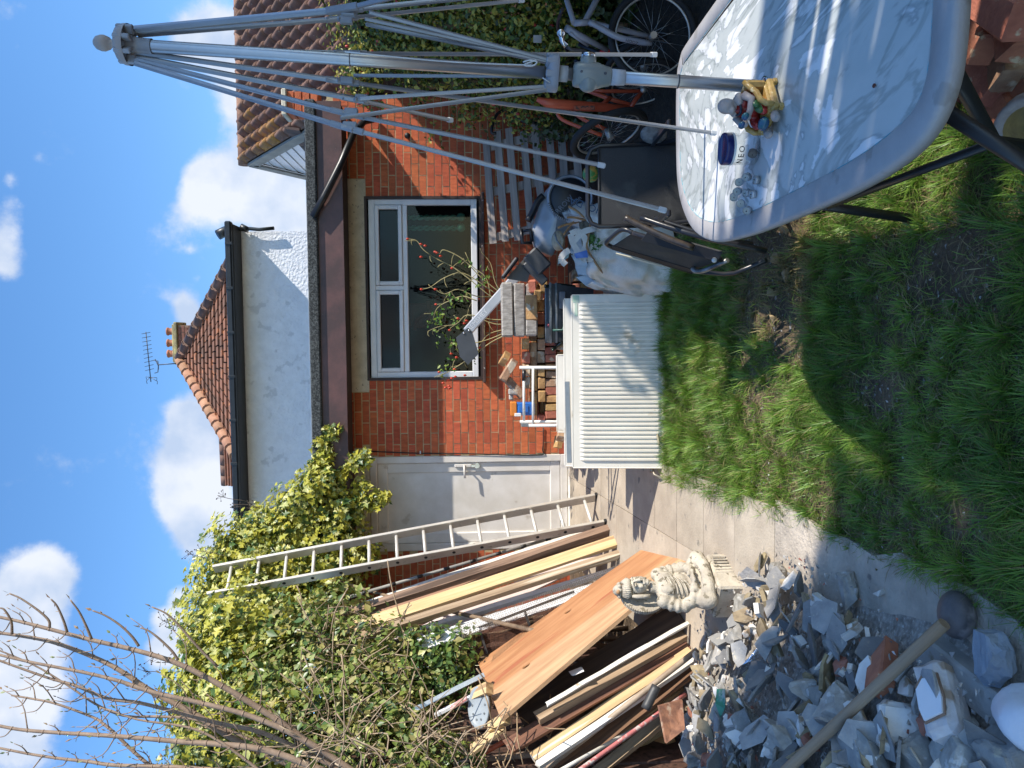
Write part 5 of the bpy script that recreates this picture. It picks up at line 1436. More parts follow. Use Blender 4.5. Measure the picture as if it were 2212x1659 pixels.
ladder()
pine = wood('pine_fresh', (.66, .49, .27), (.54, .37, .18), c3=(.36, .23, .12))
rough = wood('rough_brown', (.33, .215, .145), (.17, .105, .07), b=.6)
oldw = wood('old_tan', (.42, .31, .20), (.26, .18, .11), c3=(.56, .48, .36))
redw = wood('red_brown', (.27, .125, .07), (.14, .062, .038), c3=(.34, .24, .17))
whp = M('painted_white_wood', (.76, .74, .69), (.64, .6, .52), s=6, r=.55, b=.15, c3=(.45, .36, .25), s3=12, t3=.68)
pvc = M('pvc_white', (.80, .80, .80), (.74, .74, .74), r=.35, b=.02)


def lean(name, lo, hi, dy, w, t, mat, label, cat='plank', up=None, rag=.0015, h=0.):
    p = G(*lo, h); q = A(*hi, p.y + dy)
    return plank(name, p, q, w, t, mat, label, cat, up or V((.75, -.5, .4)), None, .003, rag)


rp_ = thing('pole', 'grey pole with black bands leaning just left of the ladder', 'pole', G(1274, 1138))
p, q = G(1274, 1138), A(757, 1289, 6.7)
part(rp_, 'shaft', MB().tube([p, q], .0145, 9), M('pole_grey', (.27, .26, .24), (.2, .19, .17), r=.5, b=.05))
for i in range(9):
    t = .07 + i * .108; part(rp_, 'band', MB().tube([p.lerp(q, t), p.lerp(q, t + .022)], .0165, 9), M('band_black', (.02, .02, .02), r=.5))
lean('timber', (1318, 1143), (735, 1331), -.35, .075, .06, rough, 'rough bark edged brown timber leaning between the ladder and the pale plank', 'timber', None, .005)
lean('backing_board', (1318, 1152), (748, 1350), -.20, .12, .015, wood('pinkish_board', (.46, .27, .17), (.34, .19, .12)), 'thin pinkish brown board half hidden behind the pale pine plank', 'board')
lean('plank', (1333, 1168), (744, 1362), -.42, .115, .03, pine, 'long clean pale yellow pine plank, brightest of the leaning timbers')
lean('timber', (1341, 1196), (770, 1379), -.42, .06, .05, oldw, 'narrow grizzled brown timber next to the pale pine plank', 'timber', None, .003)
lean('trim', (1330, 1232), (886, 1368), -.35, .045, .04, pvc, 'white plastic trim strip leaning left of the pine plank', 'trim')
lean('panel', (1345, 1255), (905, 1392), -.45, .13, .01, pvc, 'smooth white panel under the wire mesh', 'panel')
lean('panel', (1300, 1190), (800, 1425), -.8, .22, .012, M('pink_white', (.70, .60, .57), (.6, .5, .47), s=4, r=.6), 'pinkish white flat panel standing low behind the mesh', 'panel', V((1, -.3, .2)))
lean('panel', (1275, 1150), (760, 1318), -.15, .10, .012, whp, 'long off white strip of board behind the banded pole', 'panel')


def wiremesh(name, quad, nu, nv, r, mat, label):
    T = thing(name, label, 'mesh', quad[0]); a, b, c, d = [V(x) for x in quad]; mb = MB()
    for i in range(nu + 1):
        t = i / nu; p, q = a.lerp(b, t), d.lerp(c, t); k = [p.lerp(q, s / 3) + V((U(-.004, .004), 0, U(-.004, .004))) for s in range(4)]
        mb.tube(k, r, 3, 0, False)
    for i in range(nv + 1):
        t = i / nv; p, q = a.lerp(d, t), b.lerp(c, t); mb.tube([p.lerp(q, s / 8) + V((U(-.004, .004), 0, U(-.004, .004))) for s in range(9)], r, 3, 0, False)
    part(T, 'wires', mb, mat)['kind'] = 'stuff'
    return T


gal = M('mesh_wire', (.30, .27, .24), (.2, .15, .11), s=20, r=.6, metal=.4, b=0)
rust = M('mesh_rust', (.13, .055, .03), (.07, .03, .02), s=20, r=.9, b=0)
wiremesh('wire_mesh', [G(1340, 1218, .05), A(992, 1352, 5.75), A(1000, 1378, 5.65), G(1352, 1246, .04)], 95, 8, .0016, gal, 'bright galvanised wire mesh sheet over the white panel')
wiremesh('wire_mesh', [A(1225, 1300, 6.1), A(1002, 1370, 6.05), A(1022, 1425, 5.98), A(1180, 1345, 6.02)], 60, 16, .0019, rust, 'rusty brown wire mesh panel beside the dark metal bars')
fb = thing('metal_grille', 'thin black metal bar frame leaning over the green ivy', 'frame', G(1400, 1262))
bkm = M('bar_black', (.035, .03, .028), (.02, .018, .016), r=.6, b=.1)
for a, b, ya, yb in (((807, 1443), (1240, 1278), 6.05, 6.1), ((860, 1474), (1022, 1404), 5.95, 6.0), ((930, 1486), (1040, 1445), 5.9, 5.95), ((932, 1396), (955, 1470), 6.0, 5.9), ((1036, 1360), (1052, 1412), 6.02, 5.95), ((1132, 1316), (1150, 1370), 6.05, 5.98)):
    part(fb, 'bar', MB().bar(A(*a, ya), A(*b, yb), .018, .018), bkm)


# plywood board with two cut holes
def ply():
    q0, q1, q2 = V((-1.6662, 6.1422, .5172)), V((-1.5402, 5.1491, .4284)), V((-2.3983, 4.9229, 1.7397))
    q0, q1, q2 = [CAM + (q - CAM) * .972 for q in (q0, q1, q2)]
    n = (q1 - q0).cross(q2 - q1).normalized()
    if n.y > 0: n = -n

    def onp(X, Y):
        d = ray(X, Y); return CAM + d * ((q0 - CAM).dot(n) / d.dot(n))
    B, C, D_, a = onp(1396, 1184), onp(1484, 1216), onp(1084, 1556), onp(1034, 1433)
    x = ((a + D_) - (B + C)).normalized(); y = (C - B); y = (y - x * y.dot(x)).normalized(); z = x.cross(y)
    ln = (a - B).dot(x); wd = (D_ - a).dot(y)
    R4 = Matrix((x, y, z)).transposed().to_4x4(); R4.translation = B
    R4i = R4.inverted(); mb = MB().prism([V(((R4i @ v).x, (R4i @ v).y, -.012)) for v in (B, C, D_, a)], (0, 0, .024))
    m1 = M('plywood', (.58, .37, .205), (.42, .235, .12), s=3.5, r=.7, b=.2, bs=40, st=(.5, 3.2, 3.2), c3=(.42, .18, .10), s3=2.2, t3=.60, lo=.36, hi=.66)
    # the half towards the far edge is a redder veneer
    nt = m1.node_tree; nn = nt.nodes; pb = nn['Principled BSDF']; old = pb.inputs['Base Color'].links[0].from_socket
    tc_ = nn.new('ShaderNodeTexCoord'); sx = nn.new('ShaderNodeSeparateXYZ'); nt.links.new(tc_.outputs['Object'], sx.inputs[0])
    mr_ = nn.new('ShaderNodeMapRange'); mr_.inputs['From Min'].default_value = wd * .44; mr_.inputs['From Max'].default_value = wd * .42; nt.links.new(sx.outputs['Y'], mr_.inputs['Value'])
    mu = nn.new('ShaderNodeMixRGB'); mu.blend_type = 'MULTIPLY'; mu.inputs[2].default_value = (.88, .70, .58, 1); nt.links.new(mr_.outputs[0], mu.inputs[0]); nt.links.new(old, mu.inputs[1]); nt.links.new(mu.outputs[0], pb.inputs['Base Color'])
    o = mkobj('plywood_board', mb.mesh('plywood_board', m1))
    for (X, Y) in ((1229, 1323), (1139, 1441)):
        d = ray(X, Y); t = (B - CAM).dot(n) / d.dot(n); q = R4.inverted() @ (CAM + d * t)
        c = mkobj('cut', MB().cyl((q.x, q.y, -.1), (q.x, q.y, .1), .033, 24).mesh('cut', m1))
        bo = o.modifiers.new('b', 'BOOLEAN'); bo.object = c; bo.operation = 'DIFFERENCE'; bo.solver = 'EXACT'
        dg = bpy.context.evaluated_depsgraph_get(); dg.update(); me = bpy.data.meshes.new_from_object(o.evaluated_get(dg))
        o.modifiers.clear(); o.data = me; bpy.data.objects.remove(c)
    o.matrix_world = R4
    tag(o, 'wide orange plywood board with two round cut holes leaning left of the path', 'board')
    s = 1 if (R4.to_3x3() @ V((0, 0, 1))).dot(n) > 0 else -1
    st = mkobj('dark_stain', MB().prism([(ln - .003, .004, s * .0122), (ln - .003, wd * .42, s * .0122), (ln - .22, wd * .36, s * .0122), (ln - .35, wd * .27, s * .0122), (ln - .32, .05, s * .0122), (ln - .30, .004, s * .0122)], (0, 0, s * .0006)).mesh('dark_stain', M('ply_stain', (.40, .15, .09), (.50, .24, .11), s=5, st=(.5, 3, 3), r=.7)), o)
    nl = MB()
    for q in ((.25, .14), (.3, .2), (.9, .3), (1.2, .36), (ln - .5, .30), (ln - .42, .33), (ln - .2, .28)): nl.cyl((q[0], q[1], s * .012), (q[0] + .01, q[1] - .01, s * .045), .0018, 5)
    mkobj('nails', nl.mesh('nails', M('nail_rust', (.18, .08, .05), r=.7)), o)['kind'] = 'stuff'


ply()
# timber heap below the board: lower end, upper end, depth change, width, thickness
heap = [((1488, 1345), (1180, 1523), -.35, .03, .012, whp, 'narrow white edged strip uppermost in the timber heap under the plywood'),
        ((1470, 1330), (1120, 1545), -.1, .2, .02, wood('dark_panel', (.075, .05, .035), (.04, .026, .02)), 'broad dark weathered board in the shadow under the plywood'),
        ((1477, 1374), (1160, 1552), -.4, .075, .05, oldw, 'square tan batten with a broken end in the timber heap'),
        ((1482, 1390), (1095, 1615), -.45, .11, .022, redw, 'dark red brown board in the middle of the timber heap'),
        ((1492, 1409), (1150, 1640), -.4, .07, .045, wood('batten_two_tone', (.66, .47, .25), (.52, .35, .18), c3=(.74, .7, .62)), 'pale tan batten with a whitish painted side in the timber heap'),
        ((1502, 1422), (1160, 1655), -.45, .045, .03, whp, 'flaky white painted lath beside the tan batten'),
        ((1470, 1480), (1230, 1650), -.25, .08, .03, pine, 'pale pine lath next to the pink pole'), ((1476, 1520), (1262, 1690), -.2, .07, .03, oldw, 'tan lath poking from under the rubble edge'), ((1460, 1450), (1180, 1640), -.3, .05, .04, pine, 'narrow pale batten above the brown pipe'), ((1440, 1400), (1120, 1590), -.3, .06, .03, oldw, 'old tan slat between the two red brown boards'),
        ((1490, 1440), (1195, 1665), -.3, .16, .02, wood('board_umber', (.26, .14, .07), (.15, .08, .045)), 'umber board under the white lath'),
        ((1445, 1560), (1235, 1690), -.2, .10, .03, pine, 'short fresh pine board near the bottom of the timber heap'),
        ((1450, 1590), (1290, 1700), -.15, .09, .03, wood('pine_orange', (.66, .38, .15), (.5, .26, .1)), 'orange toned pine board half under the rubble'),
        ((1440, 1530), (1220, 1650), -.2, .13, .02, oldw, 'tan plank lying beneath the pink pole'),
        ((1425, 1340), (1085, 1585), .05, .12, .03, rough, 'rough brown timber lowest under the plywood board'),
        ((1440, 1470), (1120, 1690), -.35, .10, .03, redw, 'red brown timber at the outer edge of the heap'),
        ((1400, 1420), (1060, 1640), -.2, .09, .04, pine, 'pine offcut whose square end sticks out past the plywood'),
        ((1380, 1390), (1010, 1650), -.2, .12, .03, redw, 'red brown plank running into the bramble stems'),
        ((1400, 1450), (1040, 1690), -.3, .12, .04, rough, 'heavy rough timber buried at the back of the heap')]
for lo, hi, dy, w, t, m, lab in heap: lean('plank', lo, hi, dy, w, t, m, lab, 'plank', V((.6, -.5, .6)), .003, .10 if lo[1] > 1500 else .03)
rod('pipe', G(1506, 1404, .06), A(1165, 1672, 4.6), .019, M('pipe_brown', (.42, .33, .24), (.3, .22, .15), s=8, r=.5, b=.15), 'beige brown pipe lying along the timber heap', 'pipe')
rod('pole', G(1480, 1500, .14), A(1215, 1690, 4.3), .014, M('pole_pink', (.55, .18, .17), (.62, .55, .5), s=30, r=.5, lo=.4, hi=.5), 'pole with flaking red and pink paint', 'pole')
rod('pole', G(1440, 1535, .12), A(1210, 1665, 4.4), .012, whp, 'thin flaky white pole beside the red one', 'pole')
rod('pipe', A(1020, 1640, 4.9), A(1104, 1594, 4.95), .017, M('pipe_orange', (.62, .14, .06), r=.45, b=.03), 'short orange plastic pipe among the bramble stems', 'pipe')
rod('pipe', A(985, 1652, 4.85), A(1025, 1637, 4.88), .020, tub, 'black rubber pipe end joined to the orange pipe', 'pipe')
rod('tube', A(1418, 1482, 4.7), A(1394, 1532, 4.65), .030, M('stub_dark', (.06, .062, .065), (.04, .04, .042), r=.5), 'thick dark grey tube stub lying on the timber heap', 'tube')
pl_ = MB().prism([A(1424, 1526, 4.5), A(1474, 1512, 4.55), A(1480, 1575, 4.4), A(1440, 1606, 4.35)], (0, .014, .008)); solo('plywood_offcut', pl_, redw, 'torn reddish brown sheet offcut where timber meets rubble', 'board')
plank('offcut', A(1024, 1502, 5.1), A(1058, 1486, 5.0), .07, .06, pine, 'square pale pine block poking out above the plywood corner', 'offcut')
plank('offcut', A(1060, 1572, 4.9), A(1096, 1552, 4.8), .06, .05, pine, 'pine offcut end below the plywood corner', 'offcut')
plank('offcut', A(1018, 1622, 4.9), A(1090, 1566, 4.85), .09, .02, pine, 'splintered pale board by the bramble stems', 'offcut')
plank('rail', A(897, 1533, 5.2), A(1046, 1458, 5.3), .06, .03, M('alloy_bright', (.62, .64, .66), (.5, .52, .54), r=.35, metal=.6, b=.05), 'bright aluminium channel rail lying behind the plywood', 'rail')
plank('rail', A(940, 1545, 5.1), A(1050, 1490, 5.1), .03, .02, pvc, 'thin white strip beside the aluminium rail', 'rail')
plank('label_strip', A(974, 1530, 5.05), A(1008, 1508, 5.05), .055, .01, M('label_red', (.55, .2, .18), (.65, .45, .42), s=60, r=.5, lo=.45, hi=.55), 'faded red printed strip by the grey plastic lid', 'strip')
lc = A(1034, 1528, 5.0); D = Matrix.Translation(lc) @ (V((.35, -.7, .62)).to_track_quat('Z', 'Y').to_matrix().to_4x4()) @ Matrix.Diagonal((1.25, .85, 1, 1))
ld = thing('plastic_lid', 'oval grey plastic lid with small round holes behind the plywood', 'lid', lc)  # oval container lid with holes
part(ld, 'plate', MB().lathe([(.0, .0), (.085, .0), (.098, .008), (.105, .002), (.102, -.012)], 28, D), M('lid_grey', (.34, .38, .41), (.28, .32, .35), r=.35, b=.03))
for i in range(9):
    a = i * .7; part(ld, 'hole', MB().cyl(D @ V((.062 * math.cos(a), .062 * math.sin(a), .001)), D @ V((.062 * math.cos(a), .062 * math.sin(a), .0035)), .007, 10), M('hole_dark', (.15, .17, .19), r=.8))
solo('paint_scrap', MB().prism([A(1232, 1452, 4.9), A(1258, 1442, 4.9), A(1262, 1450, 4.85), A(1238, 1460, 4.85)], (.0, .01, .01)), pvc, 'small white plastic scrap below the plywood edge', 'scrap')
mb = MB()
for i in range(40):
    p = A(U(1010, 1180), U(1560, 1659), U(4.5, 5.1)); d = V((U(-1, 1), U(-.6, .6), U(-.5, .5))).normalized() * U(.1, .35); mb.tube([p, p + d * .5 + V((0, 0, U(-.03, .03))), p + d], .004, 4)
tag(mkobj('dry_stalks', mb.mesh('dry_stalks', M('dry_stalk', (.42, .30, .18), (.28, .18, .1), s=12, r=.9))), kind='stuff')


# ================================================================ statue
def statue():
    b = A(1500, 1266, 4.58); b.z = zg(4.58) - .01
    f = V((.83, -.56, 0)).normalized(); l = V((-f.y, f.x, 0)); Rm = Matrix((f, l, V((0, 0, 1)))).transposed()
    s = .93
    P = lambda x, y, z: b + (f * x + l * y + V((0, 0, z))) * s
    sm = M('statue_stone', (.56, .50, .40), (.38, .33, .26), s=9, r=.9, b=.5, bs=90, c3=(.20, .17, .12), s3=30, t3=.585)
    T = thing('statue', 'weathered cream stone statue of a seated meditating figure beside the rubble', 'statue', b)
    m = MB()
    R45 = Rm @ Matrix.Rotation(.12, 3, 'Z'); m.box(P(0, 0, .068), (.27 * s, .31 * s, .165 * s), R45, 0, .012)
    m.box(P(0, 0, .157), (.235 * s, .265 * s, .012 * s), R45, 0, .004)
    for i in range(11): m.box(P(.136, -.125 + i * .025, .07), (.006, .010, .11), R45, 0, .002)
    part(T, 'plinth', m, sm)
    E = lambda x, y, z, r: (P(x, y, z), [q * s for q in r])
    g = MB()
    for c, r in (E(-.01, 0, .235, (.095, .125, .075)), E(-.012, 0, .34, (.072, .10, .10)), E(-.008, 0, .42, (.070, .108, .075)), E(-.01, .0, .47, (.05, .085, .035)), E(.035, .04, .43, (.035, .05, .05)), E(.035, -.04, .43, (.035, .05, .05))): g.sphere(c, r, Rm)
    for y in (-1, 1):
        g.tube([P(-.02, y * .08, .225), P(.05, y * .148, .215), P(.075, y * .165, .205)], [.065 * s, .062 * s, .052 * s], 10); g.sphere(P(.072, y * .165, .207), .055 * s)
        g.tube([P(.075, y * .15, .205), P(.115, y * .07, .195), P(.12, -y * .03, .19)], [.05 * s, .042 * s, .035 * s], 10)
        # sleeve in rings
        arm = spline([P(-.01, y * .105, .465), P(-.015, y * .135, .40), P(-.005, y * .145, .33), P(.045, y * .115, .285), P(.085, y * .05, .275)], 7)
        g.tube(arm, [(.040 + .0062 * math.sin(i * 1.57)) * s * (1 if i < 20 else .75) for i in range(len(arm))], 12); g.sphere(arm[0], .047 * s)
        hd = P(.10, y * .03, .275); g.sphere(hd, [.028 * s, .024 * s, .017 * s], Rm)
        for k in range(4):
            d = V((.0, 0, 0)); q0 = P(.108, y * (.018 + k * .010), .283); q1 = P(.120, y * (.004 + k * .008), .300 if y > 0 else .278); q2 = P(.115, y * (-.012 + k * .006), .312 if y > 0 else .272)
            g.tube([q0, q1, q2], [.0075 * s, .007 * s, .006 * s], 7)
        g.tube([P(.098, y * .022, .288), P(.104, y * .004, .300)], [.008 * s, .006 * s], 7)
    g.tube([P(-.008, 0, .46), P(0, 0, .54)], .036 * s, 10)
    part(T, 'body', fuse(g, .0062, 2, .4), sm)
    # folds of the robe
    fo = MB()
    for k in range(6):                                    # robe folds fall from one shoulder across the chest
        pts = []
        for i in range(9):
            t = i / 8; yy = .088 - .018 * k - (.17 - .012 * k) * t; zz = .475 - .030 * k - .085 * t + .05 * t * t
            pts.append(P(-.006 + .071 * math.sqrt(max(.05, 1 - (yy / .116) ** 2)), yy, zz))
        fo.tube(pts, .0052 * s, 6)
    for k in range(7):
        for y in (-1, 1): fo.tube([P(.055 + .02 * k * .3, y * (.165 - .014 * k), .25 - .004 * k), P(.11 + .003 * k, y * (.14 - .018 * k), .235), P(.13 + .004 * k * .5, y * (.12 - .018 * k), .195)], .0045 * s, 5)
    part(T, 'robe_folds', fo, sm)
    P0_ = P; s0_ = s; P = lambda x, y, z: P0_(x * 1.12, y * 1.12, .515 + (z - .545) * 1.06); s = s0_ * 1.1
    h = MB()
    h.sphere(P(.0, 0, .595), [.052 * s, .045 * s, .062 * s], Rm, 18, 12).sphere(P(.018, 0, .572), [.036 * s, .036 * s, .042 * s], Rm).sphere(P(.042, 0, .54), [.015 * s, .018 * s, .013 * s], Rm)
    h.tube([P(.05, 0, .615), P(.059, 0, .592), P(.063, 0, .580)], [.007 * s, .010 * s, .0135 * s], 8)
    for y in (-1, 1):
        h.sphere(P(.044, y * .019, .606), [.008 * s, .0125 * s, .006 * s], Rm); h.tube([P(.049, y * .006, .620), P(.05, y * .02, .624), P(.042, y * .033, .617)], .0052 * s, 6)
        h.sphere(P(.038, y * .024, .575), [.009 * s, .011 * s, .012 * s], Rm)
    h.tube([P(.046, -.016, .558), P(.054, 0, .560), P(.046, .016, .558)], [.005 * s, .0082 * s, .005 * s], 6).tube([P(.046, -.013, .552), P(.053, 0, .551), P(.046, .013, .552)], [.003 * s, .0055 * s, .003 * s], 6)
    hd = part(T, 'head', fuse(h, .0036, 1, .25), sm)
    hr = MB().sphere(P(-.012, 0, .635), [.056 * s, .053 * s, .045 * s], Rm)
    for i in range(17):
        a = -1.6 + i * .2; hr.tube([P(-.012 + .044 * math.cos(a), .046 * math.sin(a), .625), P(-.014 + .054 * math.cos(a), .054 * math.sin(a), .645), P(-.016 + .038 * math.cos(a), .038 * math.sin(a), .675)], [.006 * s, .0085 * s, .006 * s], 6)
    hr.sphere(P(-.02, 0, .69), [.034 * s, .034 * s, .036 * s], Rm)
    for i in range(9):
        a = i * .7; hr.sphere(P(-.02 + .033 * math.cos(a), .033 * math.sin(a), .688), .011 * s)
    part(hd, 'hair', hr, sm)
    for y in (-1, 1):
        part(hd, 'ear', MB().tube([P(-.005, y * .05, .625), P(-.002, y * .057, .60), P(-.0, y * .058, .56), P(-.002, y * .054, .53)], [.009 * s, .013 * s, .013 * s, .012 * s], 8), sm)
    part(hd, 'chipped_patch', MB().sphere(P(.004, -.03, .70), [.014, .012, .012]), M('clay_chip', (.50, .30, .15), (.36, .2, .1), s=30, r=.9))
    P = P0_; s = s0_
    hl = MB(); n = 40; vs = []
    for i in range(n):
        a = 2 * math.pi * i / n; vs.append((math.cos(a) * .128, math.sin(a) * .135))
    hl.prism([P(-.075, u, .575 + v) for u, v in vs], f * -.022)
    for i in range(58):
        a = 2 * math.pi * i / 58; hl.box(P(-.086, math.cos(a) * .131, .575 + math.sin(a) * .138), (.024, .008, .010), Rm @ Matrix.Rotation(a, 3, 'X'))
    part(T, 'halo', hl, sm)


statue()
# ================================================================ rubble
sl1 = M('slate_blue', (.35, .335, .31), (.215, .212, .21), s=9, r=.9, b=.8, bs=70, rand=.42, c3=(.42, .38, .31), s3=26, t3=.64, lo=.36, hi=.68)
sl2 = M('slate_brown', (.36, .285, .17), (.17, .13, .08), s=11, r=.85, b=.4, bs=40, rand=.2, c3=(.34, .3, .22), s3=14, t3=.62)
cnc = M('rubble_concrete', (.40, .375, .335), (.28, .265, .24), s=20, r=.95, b=.7, bs=40, rand=.2, c3=(.5, .48, .45), s3=26, t3=.6)
pls = M('plaster_white', (.80, .77, .72), (.66, .62, .56), s=8, r=.85, b=.3, rand=.12, c3=(.42, .31, .21), s3=11, t3=.57)
til = M('tile_cream', (.66, .60, .50), (.56, .48, .38), s=8, r=.4, b=.1, rand=.15)
brr = M('rubble_brick', (.42, .17, .11), (.3, .12, .08), s=9, r=.9, b=.5, rand=.15)


def hh(x, y):
    return .40 * math.exp(-((x + 2.05) / .66) ** 2 - ((y - 3.25) / .9) ** 2) + .12 * math.exp(-((x + 1.6) / .6) ** 2 - ((y - 2.6) / .5) ** 2) + .24 * math.exp(-((x + 2.35) / .5) ** 2 - ((y - 4.25) / .55) ** 2)


def roughen(o, amp, cuts=2):
    bm = bmesh.new(); bm.from_mesh(o.data); bmesh.ops.triangulate(bm, faces=bm.faces)
    bmesh.ops.subdivide_edges(bm, edges=bm.edges, cuts=cuts, use_grid_fill=True); bm.normal_update(); sd = U(0, 50)
    for v in bm.verts: v.co += v.normal * amp * (noise.noise(v.co * 22 + V((sd, 0, 0))) + .6 * noise.noise(v.co * 55 + V((0, sd, 0))))
    bm.to_mesh(o.data); bm.free(); return o


def shard(L_, W_, T_, mat, name, loc, rot, label, cat, group, n=6):
    pts = []
    for i in range(n):
        a = 2 * math.pi * (i + U(-.3, .3)) / n; r = U(.6, 1.1)
        p = V((math.cos(a) * L_ / 2 * r, math.sin(a) * W_ / 2 * r, 0)); e = U(.86, 1.0)
        pts += [p + V((0, 0, T_ / 2 + U(-.1, .1) * T_)), V((p.x * e, p.y * e, -T_ / 2 + U(-.1, .1) * T_))]
    o = mkobj(name, MB().hull(pts).mesh(name, mat)); o.location = loc; o.rotation_euler = rot
    return tag(o, label, cat, group)


def lump(r, mat, name, loc, label, cat, group, sq=(1, 1, .8)):
    pts = [V((U(-1, 1), U(-1, 1), U(-1, 1))) * r * .95 for _ in range(11)]
    pts = [V((p.x * sq[0], p.y * sq[1], p.z * sq[2])) for p in pts]
    o = mkobj(name, MB().hull(pts).mesh(name, mat)); o.location = loc; o.rotation_euler = (U(-.4, .4), U(-.4, .4), U(0, 6)); roughen(o, r * .16, 2)
    return tag(o, label, cat, group)


def rubble():
    random.seed(21)
    base = MB(); nx, ny = 34, 40
    for j in range(ny + 1):
        for i in range(nx + 1):
            x = -3.3 + 2.5 * i / nx; y = 1.9 + 3.3 * j / ny
            base.v.append(V((x, y, zg(y) - .02 + max(0, hh(x, y) - .045) + .012 * noise.noise(V((x * 9, y * 9, 1))))))
    for j in range(ny):
        for i in range(nx): base.f.append((j * (nx + 1) + i, j * (nx + 1) + i + 1, (j + 1) * (nx + 1) + i + 1, (j + 1) * (nx + 1) + i)); base.m.append(0); base.s.append(True)
    tag(mkobj('rubble_grit', base.mesh('rubble_grit', M('grit', (.42, .385, .34), (.22, .195, .165), s=30, r=.95, b=.8, bs=60, bd=.015, c3=(.5, .46, .4), s3=60, t3=.6))), kind='stuff')
    GP = 'broken slates and masonry in the rubble heap'
    k = 0; tries = 0
    while k < 500 and tries < 20000:
        tries += 1
        x, y = U(-2.7, -1.19), U(2.25, 4.75); h = hh(x, y)
        if h < .02 + .05 * random.random(): continue
        if math.hypot(x + 1.55, y - 4.58) < .26: continue
        z = zg(y) + h; t = random.random(); k += 1
        g = V((-2 * (x + 2.05) / .38 * h, -2 * (y - 3.25) / .72 * h, 0)) * .5
        if math.hypot(x + 1.55, y - 4.45) < .5: wh = 'by the statue plinth'
        elif y > 4.15: wh = 'at the foot of the timber'
        elif x > -1.38: wh = 'along the path edge'
        elif abs((y - 2.45) * .8 + (x + 1.3) * .9) < .16: wh = 'close to the wooden pole'
        elif y < 2.75: wh = 'near the plastic bag'
        elif x < -2.2: wh = 'on the far left side'
        else: wh = 'in the middle of the heap'
        near = 1.35 - .14 * (y - 2.4)
        rot = (U(-.75, .75) - g.y, U(-.75, .75) + g.x, U(0, 6.3))
        if t < .44:
            L_ = U(.07, .21) * near
            if random.random() < .3: rot = (U(.7, 1.4), U(-.5, .5), U(0, 6.3))
            shard(L_, L_ * U(.5, .85), U(.006, .014), sl1, 'slate', (x, y, z + .03 + L_ * .15), rot, '%s grey slate fragment %s %s' % ('small' if L_ < .14 else 'middling' if L_ < .2 else 'big', 'tipped steeply' if abs(rot[0]) > .7 else 'lying slanted', wh), 'slate', GP)
        elif t < .59:
            L_ = U(.07, .18) * near; shard(L_, L_ * U(.5, .85), U(.012, .03), sl2, 'slate', (x, y, z + .025 + L_ * .1), rot, '%s brownish slate fragment %s' % ('small' if L_ < .14 else 'bigger', wh), 'slate', GP)
        elif t < .72:
            L_ = U(.03, .085) * near; lump(L_, cnc, 'concrete_lump', (x, y, z + .025), '%s rough grey concrete lump %s' % ('small' if L_ < .055 else 'middling' if L_ < .08 else 'big', wh), 'rubble', GP)
        elif t < .91:
            L_ = U(.05, .14) * near; shard(L_, L_ * U(.4, .8), U(.012, .03), pls, 'plaster_piece', (x, y, z + .035 + L_ * .1), rot, '%s white plaster fragment %s' % ('small' if L_ < .1 else 'bigger', wh), 'plaster', GP)
        elif t < .96:
            L_ = U(.06, .13) * near; shard(L_, L_ * U(.6, .9), U(.008, .012), til, 'tile_piece', (x, y, z + .03), rot, 'cream tile fragment %s' % wh, 'tile', GP, 5)
        else: lump(U(.04, .07), brr, 'brick_lump', (x, y, z + .03), 'broken red brick lump %s' % wh, 'rubble', GP)
    seen = {}
    for o in COL.objects:
        if o.get('group') == GP: seen.setdefault(o['label'], []).append(o)
    for lb, os_ in seen.items():
        if len(os_) > 1:
            for q_, o in enumerate(sorted(os_, key=lambda o: -o.location.x)): o['label'] = '%s, %s nearest the path' % (lb, NTH[min(q_, 19)])
    # chips too small to single out
    mb = MB()
    for _ in range(2400):
        x, y = U(-3.0, -1.08), U(2.1, 4.9); h = hh(x, y)
        if h < .03 and random.random() < .985: continue
        r = U(.004, .016); pts = [V((U(-1, 1), U(-1, 1), U(-.6, .6))) * r for _ in range(7)]
        c = V((x, y, zg(y) + max(0, h) + .022 + r * .3)); mb.hull([p + c for p in pts], random.choice((0, 0, 0, 1, 1, 2, 2, 0, 1, 3)))
    tag(mkobj('rubble_chips', mb.mesh('rubble_chips', [cnc, sl1, pls, brr], fix=False)), kind='stuff')


rubble()


def feature(X, Y, h): return G(X, Y, h)


# large pieces one can point to
roughen(solo('stone', MB().hull([feature(1678, 1246, .07) + V((U(-1, 1) * .075, U(-1, 1) * .06, U(-1, 1) * .05)) for _ in range(16)]), cnc, 'pale grey chunk of stone, farthest piece of rubble out on the path', 'stone'), .010, 3)
roughen(solo('stone', MB().hull([feature(1828, 1275, .05) + V((U(-1, 1) * .085, U(-1, 1) * .075, U(-1, 1) * .05)) for _ in range(16)]), cnc, 'blocky grey concrete piece on the path edge of the rubble', 'stone'), .010, 3)
roughen(solo('stone', MB().hull([feature(1650, 1275, .05) + V((U(-1, 1) * .05, U(-1, 1) * .06, U(-1, 1) * .06)) for _ in range(14)]), sl1, 'square dark stone beside the statue plinth', 'stone'), .010, 3)
solo('plaster_piece', MB().hull([feature(1900, 1277, .03) + V((U(-1, 1) * .022, U(-1, 1) * .03, U(-1, 1) * .022)) for _ in range(10)]), pls, 'small white plaster chip lying alone on the path', 'plaster')
c = feature(2066, 1328, .06)
solo('round_stone', MB().sphere(c, (.085, .075, .055), None, 16, 10), M('stone_dark', (.16, .14, .135), (.09, .08, .08), s=8, r=.6, b=.4, bs=40, c3=(.3, .26, .25), s3=7), 'smooth dark round stone at the tip of the wooden pole', 'stone')
c = feature(2140, 1416, .08); pts = [V((U(-1, 1), U(-1, 1), U(-1, 1))).normalized() for _ in range(22)]
